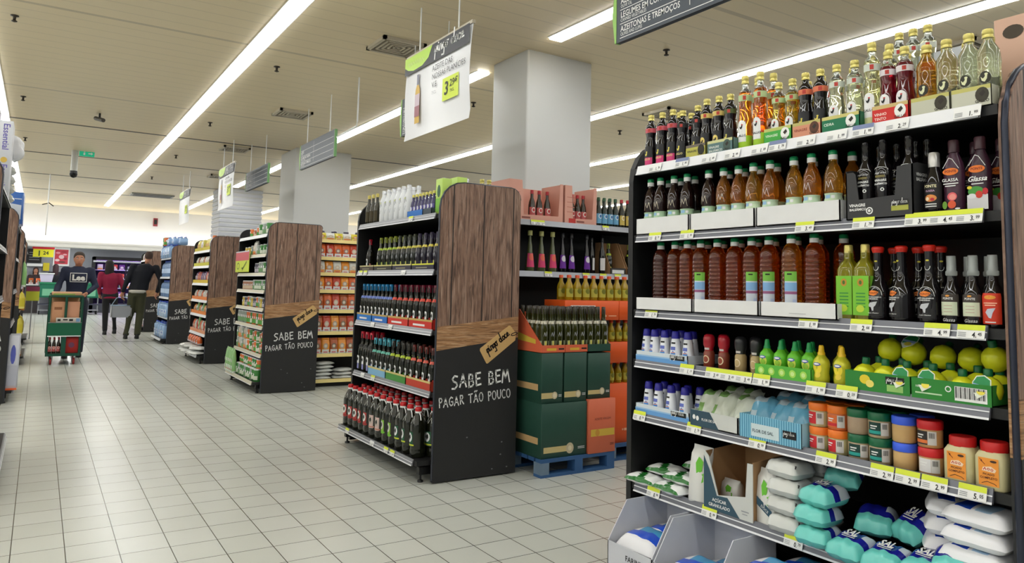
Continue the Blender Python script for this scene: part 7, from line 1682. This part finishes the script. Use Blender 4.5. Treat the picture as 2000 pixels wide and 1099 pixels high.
# ---------------------------------------------------------------- people
def remesh(mb, voxel, m, smooth=3, extra=None, name='body', parent=None):
    ob = bpy.data.objects.new('build', mb.mesh('build')); COL.objects.link(ob)
    rm = ob.modifiers.new('r', 'REMESH'); rm.mode = 'VOXEL'; rm.voxel_size = voxel; rm.use_smooth_shade = True
    sm = ob.modifiers.new('s', 'SMOOTH'); sm.iterations = smooth; sm.factor = .6
    me = bpy.data.meshes.new_from_object(ob.evaluated_get(bpy.context.evaluated_depsgraph_get()))
    bpy.data.objects.remove(ob)
    out = MB(); out.add([v.co for v in me.vertices], [tuple(p.vertices) for p in me.polygons], m, True); bpy.data.meshes.remove(me)
    if extra: extra(out)
    return out.mesh(name)
def loft(mb, rings, m, n=14):
    V = []
    for cx, cy, cz, rx, ry in rings: V += [(cx + rx * math.cos(2 * PI * i / n), cy + ry * math.sin(2 * PI * i / n), cz) for i in range(n)]
    K_ = len(rings); mb.add(V, [(k * n + i, k * n + (i + 1) % n, (k + 1) * n + (i + 1) % n, (k + 1) * n + i) for k in range(K_ - 1) for i in range(n)] + [tuple(range(n - 1, -1, -1)), tuple(range((K_ - 1) * n, K_ * n))], m, True)
def limb(mb, pts, rs, m): mb.tube(pts, rs, m, 10)
SKIN = mat((190, 132, 104), .5)
def head(mb, c, fy, k=1.0):      # fy -1: faces -y
    x, y, z = c; k2 = k
    loft(mb, [(x, y - fy * .005, z - .125 * k, .03 * k, .035 * k), (x, y + fy * .012, z - .105 * k, .05 * k, .062 * k), (x, y + fy * .006, z - .06 * k, .068 * k, .085 * k), (x, y, z, .077 * k, .096 * k), (x, y - fy * .006, z + .05 * k, .076 * k, .095 * k), (x, y - fy * .008, z + .09 * k, .058 * k, .075 * k), (x, y - fy * .008, z + .112 * k, .025 * k, .035 * k)], SKIN)
    loft(mb, [(x, y + fy * .092 * k, z - .05 * k, .018 * k, .018 * k), (x, y + fy * .102 * k, z - .035 * k, .016 * k, .02 * k), (x, y + fy * .09 * k, z + .01 * k, .009 * k, .012 * k)], SKIN, 8)
    for q in (-1, 1): loft(mb, [(x + q * .079 * k, y - fy * .01, z - .04 * k, .008, .014), (x + q * .086 * k, y - fy * .015, z, .009, .02), (x + q * .082 * k, y - fy * .015, z + .022 * k, .007, .014)], SKIN, 8)
    loft(mb, [(x, y + fy * .085 * k, z - .088 * k, .02 * k, .016 * k), (x, y + fy * .09 * k, z - .075 * k, .026 * k, .014 * k), (x, y + fy * .088 * k, z - .066 * k, .02 * k, .012 * k)], SKIN, 8)
def face_bits(c, fy, k=1.0):
    def f(mb):
        x, y, z = c
        for q in (-1, 1):
            mb.lathe([(.001, -.009), (.009, -.005), (.011, 0), (.009, .005), (.001, .009)], mat((226, 220, 214), .3), 8, x + q * .031 * k, y + fy * .083 * k, z=z + .006)
            mb.lathe([(.001, -.006), (.006, 0), (.001, .006)], INK, 8, x + q * .031 * k, y + fy * .091 * k, z=z + .006)
            mb.tube([(x + q * .014, y + fy * .094 * k, z + .026), (x + q * .03, y + fy * .094 * k, z + .031), (x + q * .046, y + fy * .084 * k, z + .026)], .004, mat((60, 44, 34), .7), 6)
        mb.tube([(x - .02, y + fy * .099 * k, z - .076 * k), (x, y + fy * .104 * k, z - .074 * k), (x + .02, y + fy * .099 * k, z - .076 * k)], .0045, mat((150, 84, 76), .5), 6)
    return f
def hand(mb, wrist, dirv, side, curl, m=SKIN):
    """palm with five bent fingers; dirv points from wrist to fingers; side points to the thumb"""
    d = Vector(dirv).normalized(); s = Vector(side); s = (s - d * s.dot(d)).normalized(); n = d.cross(s); w0 = Vector(wrist)
    mb.tube([w0 - d * .02, w0 + d * .02, w0 + d * .06, w0 + d * .085], [.024, .03, .035, .03], m, 8)
    for k, L in enumerate((.068, .078, .073, .056)):
        b = w0 + d * .08 + s * (.028 - .018 * k); p = [b]; ang = 0; v = d
        for j, fr_ in enumerate((.45, .32, .23)):
            ang += curl * (.7, 1, .8)[j]; v = (d * math.cos(ang) + n * math.sin(ang)); p.append(p[-1] + v * L * fr_)
        mb.tube(p, [.0095, .009, .0082, .0068], m, 6)
    b = w0 + d * .025 + s * .028; v1 = (d * .7 + s * .75).normalized(); p = [b, b + v1 * .03, b + v1 * .03 + (d * .9 + s * .2 + n * math.sin(curl)).normalized() * .03]
    mb.tube(p, [.012, .0105, .0085], m, 6)

def shift(J, dx, dy, dz=0): return {k: (v[0] + dx, v[1] + dy, v[2] + dz) for k, v in J.items()}
def person(label, J, cols, fy, hair, extras=None, sweater_low=None):
    """J: joint positions in metres; fy: facing (-1 towards the camera side, +1 away)"""
    t = root('person', label, 'person', (J['pel'][0], J['pel'][1], 0))
    off = Vector((-J['pel'][0], -J['pel'][1], 0)); P = {k: tuple(Vector(v) + off) for k, v in J.items()}
    top, low, shoe = cols
    hx = P['head']; nk = P['neck']; pl = P['pel']; sl, sr = P['sl'], P['sr']
    cx, cy, cz = (sl[0] + sr[0]) / 2, (sl[1] + sr[1]) / 2, (sl[2] + sr[2]) / 2; sw = abs(sr[0] - sl[0]) / 2
    b = MB(); head(b, hx, fy, .92)
    limb(b, [(hx[0], hx[1], hx[2] - .08), (nk[0], nk[1], nk[2] + .02), (cx, cy, cz)], [.05, .052, .07], SKIN)
    def torso(mb, g, m, zlow=None):
        mb_r = []
        for f_, rx, ry in ((0, .155, .11), (.12, .165, .115), (.35, .15, .105), (.6, .165, .12), (.82, .185, .12), (.95, .16, .1), (1.03, .09, .07)):
            if f_ == 1.03: zz = cz + .055
            else: zz = pl[2] + (cz - pl[2]) * f_
            u = min(1, f_); mb_r.append((pl[0] + (cx - pl[0]) * u, pl[1] + (cy - pl[1]) * u, zz, rx * sw / .2 + g, ry + g))
        if zlow is not None: mb_r = [(pl[0], pl[1], zlow, .165 * sw / .2 + g, .125 + g)] + [r for r in mb_r if r[2] > zlow + .02]
        loft(mb, mb_r, m)
    torso(b, 0, SKIN)
    for s in 'lr':
        limb(b, [P['s' + s], P['e' + s], P['h' + s]], [.05, .037, .026], SKIN)
        hp = (pl[0] + (.085 if s == 'r' else -.085) * (1), pl[1], pl[2] - .02)
        P['hip' + s] = hp
        limb(b, [hp, P['k' + s], P['a' + s]], [.085, .055, .04], SKIN)
    hb = MB()
    def ex(mb):
        face_bits(hx, fy, .92)(mb)
        for s in 'lr':
            w_ = Vector(P['h' + s]); e_ = Vector(P['e' + s]); hand(mb, w_, (w_ - e_), (0, fy, 0) if not J.get('flat') else (1 if s == 'l' else -1, 0, 0), J_curl)
    J_curl = .55
    o = link('body', remesh(b, .016, SKIN, 3, ex, 'body'), t)
    # sweater / jacket
    c = MB(); torso(c, .018, top, sweater_low)
    loft(c, [(cx - (cx - nk[0]) * .3, cy, cz + .02, .1, .085), (nk[0], nk[1], cz + .075, .068, .066)], top)
    for s in 'lr': limb(c, [P['s' + s], P['e' + s], tuple(Vector(P['h' + s]) * .96 + Vector(P['e' + s]) * .04)], [.078, .058, .042], top); loft(c, [(P['s' + s][0], P['s' + s][1], P['s' + s][2] - .05, .06, .06), (P['s' + s][0], P['s' + s][1], P['s' + s][2] + .02, .072, .07), (P['s' + s][0], P['s' + s][1], P['s' + s][2] + .06, .045, .05)], top)
    link('sweater', remesh(c, .016, top, 4, None, 'sweater'), t)
    c = MB(); loft(c, [(pl[0], pl[1], pl[2] - .1, .16, .125), (pl[0], pl[1], pl[2] - .02, .172, .135), (pl[0], pl[1], pl[2] + .08, .16, .122)], low)
    lg = 1.0 if low not in (LEGGING,) else .82
    for s in 'lr': limb(c, [P['hip' + s], P['k' + s], tuple(Vector(P['a' + s]) + Vector((0, 0, .0)))], [.108 * lg, .085 * lg, .066 * lg], low)
    link('trousers', remesh(c, .016, low, 3, None, 'trousers'), t)
    for s in 'lr':
        a_ = P['a' + s]; f = MB(); fd = fy
        loft(f, [(a_[0], a_[1] + fd * .05, 0.002, .045, .125), (a_[0], a_[1] + fd * .05, .03, .047, .13), (a_[0], a_[1] + fd * .03, .06, .042, .09), (a_[0], a_[1], .11, .045, .05)], shoe, 12)
        part('shoe', f, t)
    h = MB(); x, y, z = hx
    if hair[0] == 'short':
        loft(h, [(x, y - fy * .035, z - .05, .066, .066), (x, y - fy * .03, z, .083, .078), (x, y - fy * .022, z + .05, .084, .09), (x, y - fy * .012, z + .095, .068, .088), (x, y - fy * .012, z + .122, .035, .05)], hair[1])
    else:
        loft(h, [(x, y - fy * .09, z - .38, .045, .03), (x, y - fy * .085, z - .25, .085, .05), (x, y - fy * .07, z - .1, .1, .07), (x, y - fy * .035, z, .095, .095), (x, y - fy * .022, z + .06, .09, .095), (x, y - fy * .012, z + .105, .068, .085), (x, y - fy * .012, z + .128, .03, .045)], hair[1])
    link('hair', remesh(h, .012, hair[1], 2, None, 'hair'), t)
    if extras: extras(t, P)
    return t
LEGGING = mat((18, 18, 24), .7)
NV = mat((40, 46, 70), .8, var=.05)
def lee(t, P):
    a = MB(); cx = P['pel'][0] + .01; y = P['pel'][1] - .172
    def q(polys, m, k=0): a.flat(polys, (cx, y - .0015 * k, 0), (1, 0, 0), (0, 0, 1), m)
    O = WHITE
    q(rect2d(-.12, .12, 1.375, 1.385) + rect2d(-.12, .12, 1.235, 1.245) + rect2d(-.12, -.111, 1.235, 1.385) + rect2d(.111, .12, 1.235, 1.385), O, 0)
    q(move2d(text2d('Lee', .125, 'CENTER', bold=.05), 0, 1.266), O, 1)
    part('chest_print', a, t, 'white boxed lettering on the sweatshirt')
person('man in navy sweatshirt with white boxed letters pushing the roll cage',
       dict(head=(.535, 13.99, 1.612), neck=(.535, 14.02, 1.5), sl=(.36, 14.04, 1.425), sr=(.71, 14.04, 1.425), pel=(.53, 14.06, .95), el=(.27, 14.0, 1.16), hl=(.24, 13.82, 1.04), er=(.8, 14.0, 1.17), hr=(.66, 13.82, 1.05),
            kl=(.44, 14.02, .5), kr=(.62, 14.1, .5), al=(.43, 14.1, .08), ar=(.63, 14.25, .08)), (NV, mat((40, 44, 60), .8), mat((30, 30, 34), .6)), -1, ('short', mat((70, 62, 56), .8)), lee)
BLK = mat((20, 22, 30), .85)
def jogger(t, P):
    a = MB(); loft(a, [(P['pel'][0], P['pel'][1], 1.0, .172, .135), (P['pel'][0], P['pel'][1], 1.07, .178, .142)], mat((206, 200, 186), .8), 16); part('shirt_hem', a, t, 'pale shirt hem showing under the jacket')
    a = MB(); s = 'r'; k_, a_ = Vector(P['kl']), Vector(P['al'])
    a.tube([k_ + Vector((.085, -.02, 0)), (k_ + a_) / 2 + Vector((.07, -.02, 0)), a_ + Vector((.05, -.02, .05))], .008, WHITE, 6); part('trouser_stripe', a, t, 'white side stripe')
person('man in black jacket and olive trousers walking away beside a woman',
       dict(head=(2.06, 18.46, 1.82), neck=(2.02, 18.42, 1.68), sl=(1.76, 18.4, 1.6), sr=(2.22, 18.4, 1.58), pel=(1.87, 18.36, 1.02), el=(1.65, 18.36, 1.27), hl=(1.58, 18.44, 1.0), er=(2.33, 18.34, 1.28), hr=(2.26, 18.36, 1.0),
            kl=(1.76, 18.42, .55), kr=(1.95, 18.36, .54), al=(1.68, 18.2, .08), ar=(1.9, 18.16, .08)), (BLK, mat((62, 62, 40), .85), INK), 1, ('short', mat((70, 52, 44), .8)), jogger, 1.06)
person('woman with long dark hair in crimson sweater and black leggings walking away',
       dict(head=(1.375, 19.66, 1.615), neck=(1.38, 19.64, 1.49), sl=(1.22, 19.62, 1.4), sr=(1.58, 19.62, 1.38), pel=(1.43, 19.6, .92), el=(1.18, 19.58, 1.12), hl=(1.22, 19.72, .93), er=(1.68, 19.58, 1.12), hr=(1.69, 19.62, .93),
            kl=(1.36, 19.66, .5), kr=(1.55, 19.86, .5), al=(1.375, 19.68, .08), ar=(1.6, 20.0, .1)), (mat((136, 22, 58), .85, var=.05), LEGGING, mat((30, 30, 34), .6)), 1, ('long', mat((28, 22, 20), .7)), None, .84)
person('dark-haired woman in black coat turned away near the far counter', shift(dict(head=(.8, 32.2, 1.68), neck=(.8, 32.2, 1.55), sl=(.63, 32.2, 1.46), sr=(.95, 32.2, 1.46), pel=(.79, 32.2, .95), el=(.59, 32.1, 1.2), hl=(.61, 32.0, .98), er=(.99, 32.1, 1.2), hr=(.97, 32.0, .98), kl=(.71, 32.2, .5), kr=(.88, 32.2, .5), al=(.7, 32.2, .08), ar=(.89, 32.2, .08)), -.3, 0), (mat((24, 24, 30), .8), LEGGING, INK), 1, ('long', mat((50, 26, 30), .7)))
person('brown-haired woman in dark top behind the left displays, far away', shift(dict(head=(-.1, 29.0, 1.55), neck=(-.1, 29.0, 1.42), sl=(-.28, 29.0, 1.33), sr=(.06, 29.0, 1.33), pel=(-.1, 29.0, .88), el=(-.33, 28.9, 1.08), hl=(-.3, 28.8, .9), er=(.12, 28.9, 1.08), hr=(.1, 28.8, .9), kl=(-.18, 29, .48), kr=(-.02, 29, .48), al=(-.18, 29, .08), ar=(-.02, 29, .08)), -.02, 3.93), (mat((50, 36, 36), .8), LEGGING, INK), -1, ('long', mat((56, 34, 26), .7)))
# shopping basket held by the man in black
t = root('shopping_basket', 'grey shopping basket with pale blue packs carried between the couple', 'basket', (1.575, 18.46, .46))
g_ = mat((176, 178, 182), .4, trans=.2); b = MB()
for (x0, x1, y0, y1) in ((-.2, .2, -.14, -.13), (-.2, .2, .13, .14)): b.prism([(x0 * .85, 0), (x1 * .85, 0), (x1, .26), (x0, .26)], 'y', y0, y1, g_)
for q in (-1, 1): b.prism([(-.14, 0), (.14, 0), (.14, .26), (-.14, .26)], 'x', q * .19, q * .2, g_)
b.box(-.17, .17, -.13, .13, 0, .01, g_); part('body', b, t)
part('rim', MB().tube([(-.2, -.14, .26), (.2, -.14, .26), (.2, .14, .26), (-.2, .14, .26)], .01, mat((150, 170, 190), .4), 6, True), t)
part('handle', MB().tube([(-.19, 0, .26), (-.1, 0, .42), (0, 0, .455), (.1, 0, .42), (.19, 0, .26)], .009, mat((150, 170, 190), .4), 8), t)
for k in range(3): place('water6', (1.47 + .1 * k, 18.46, .472), .1 * k, label=['left', 'middle', 'right'][k] + ' pale blue pack inside the shopping basket', sc_=(.3, .8, .75))
finish_labels()
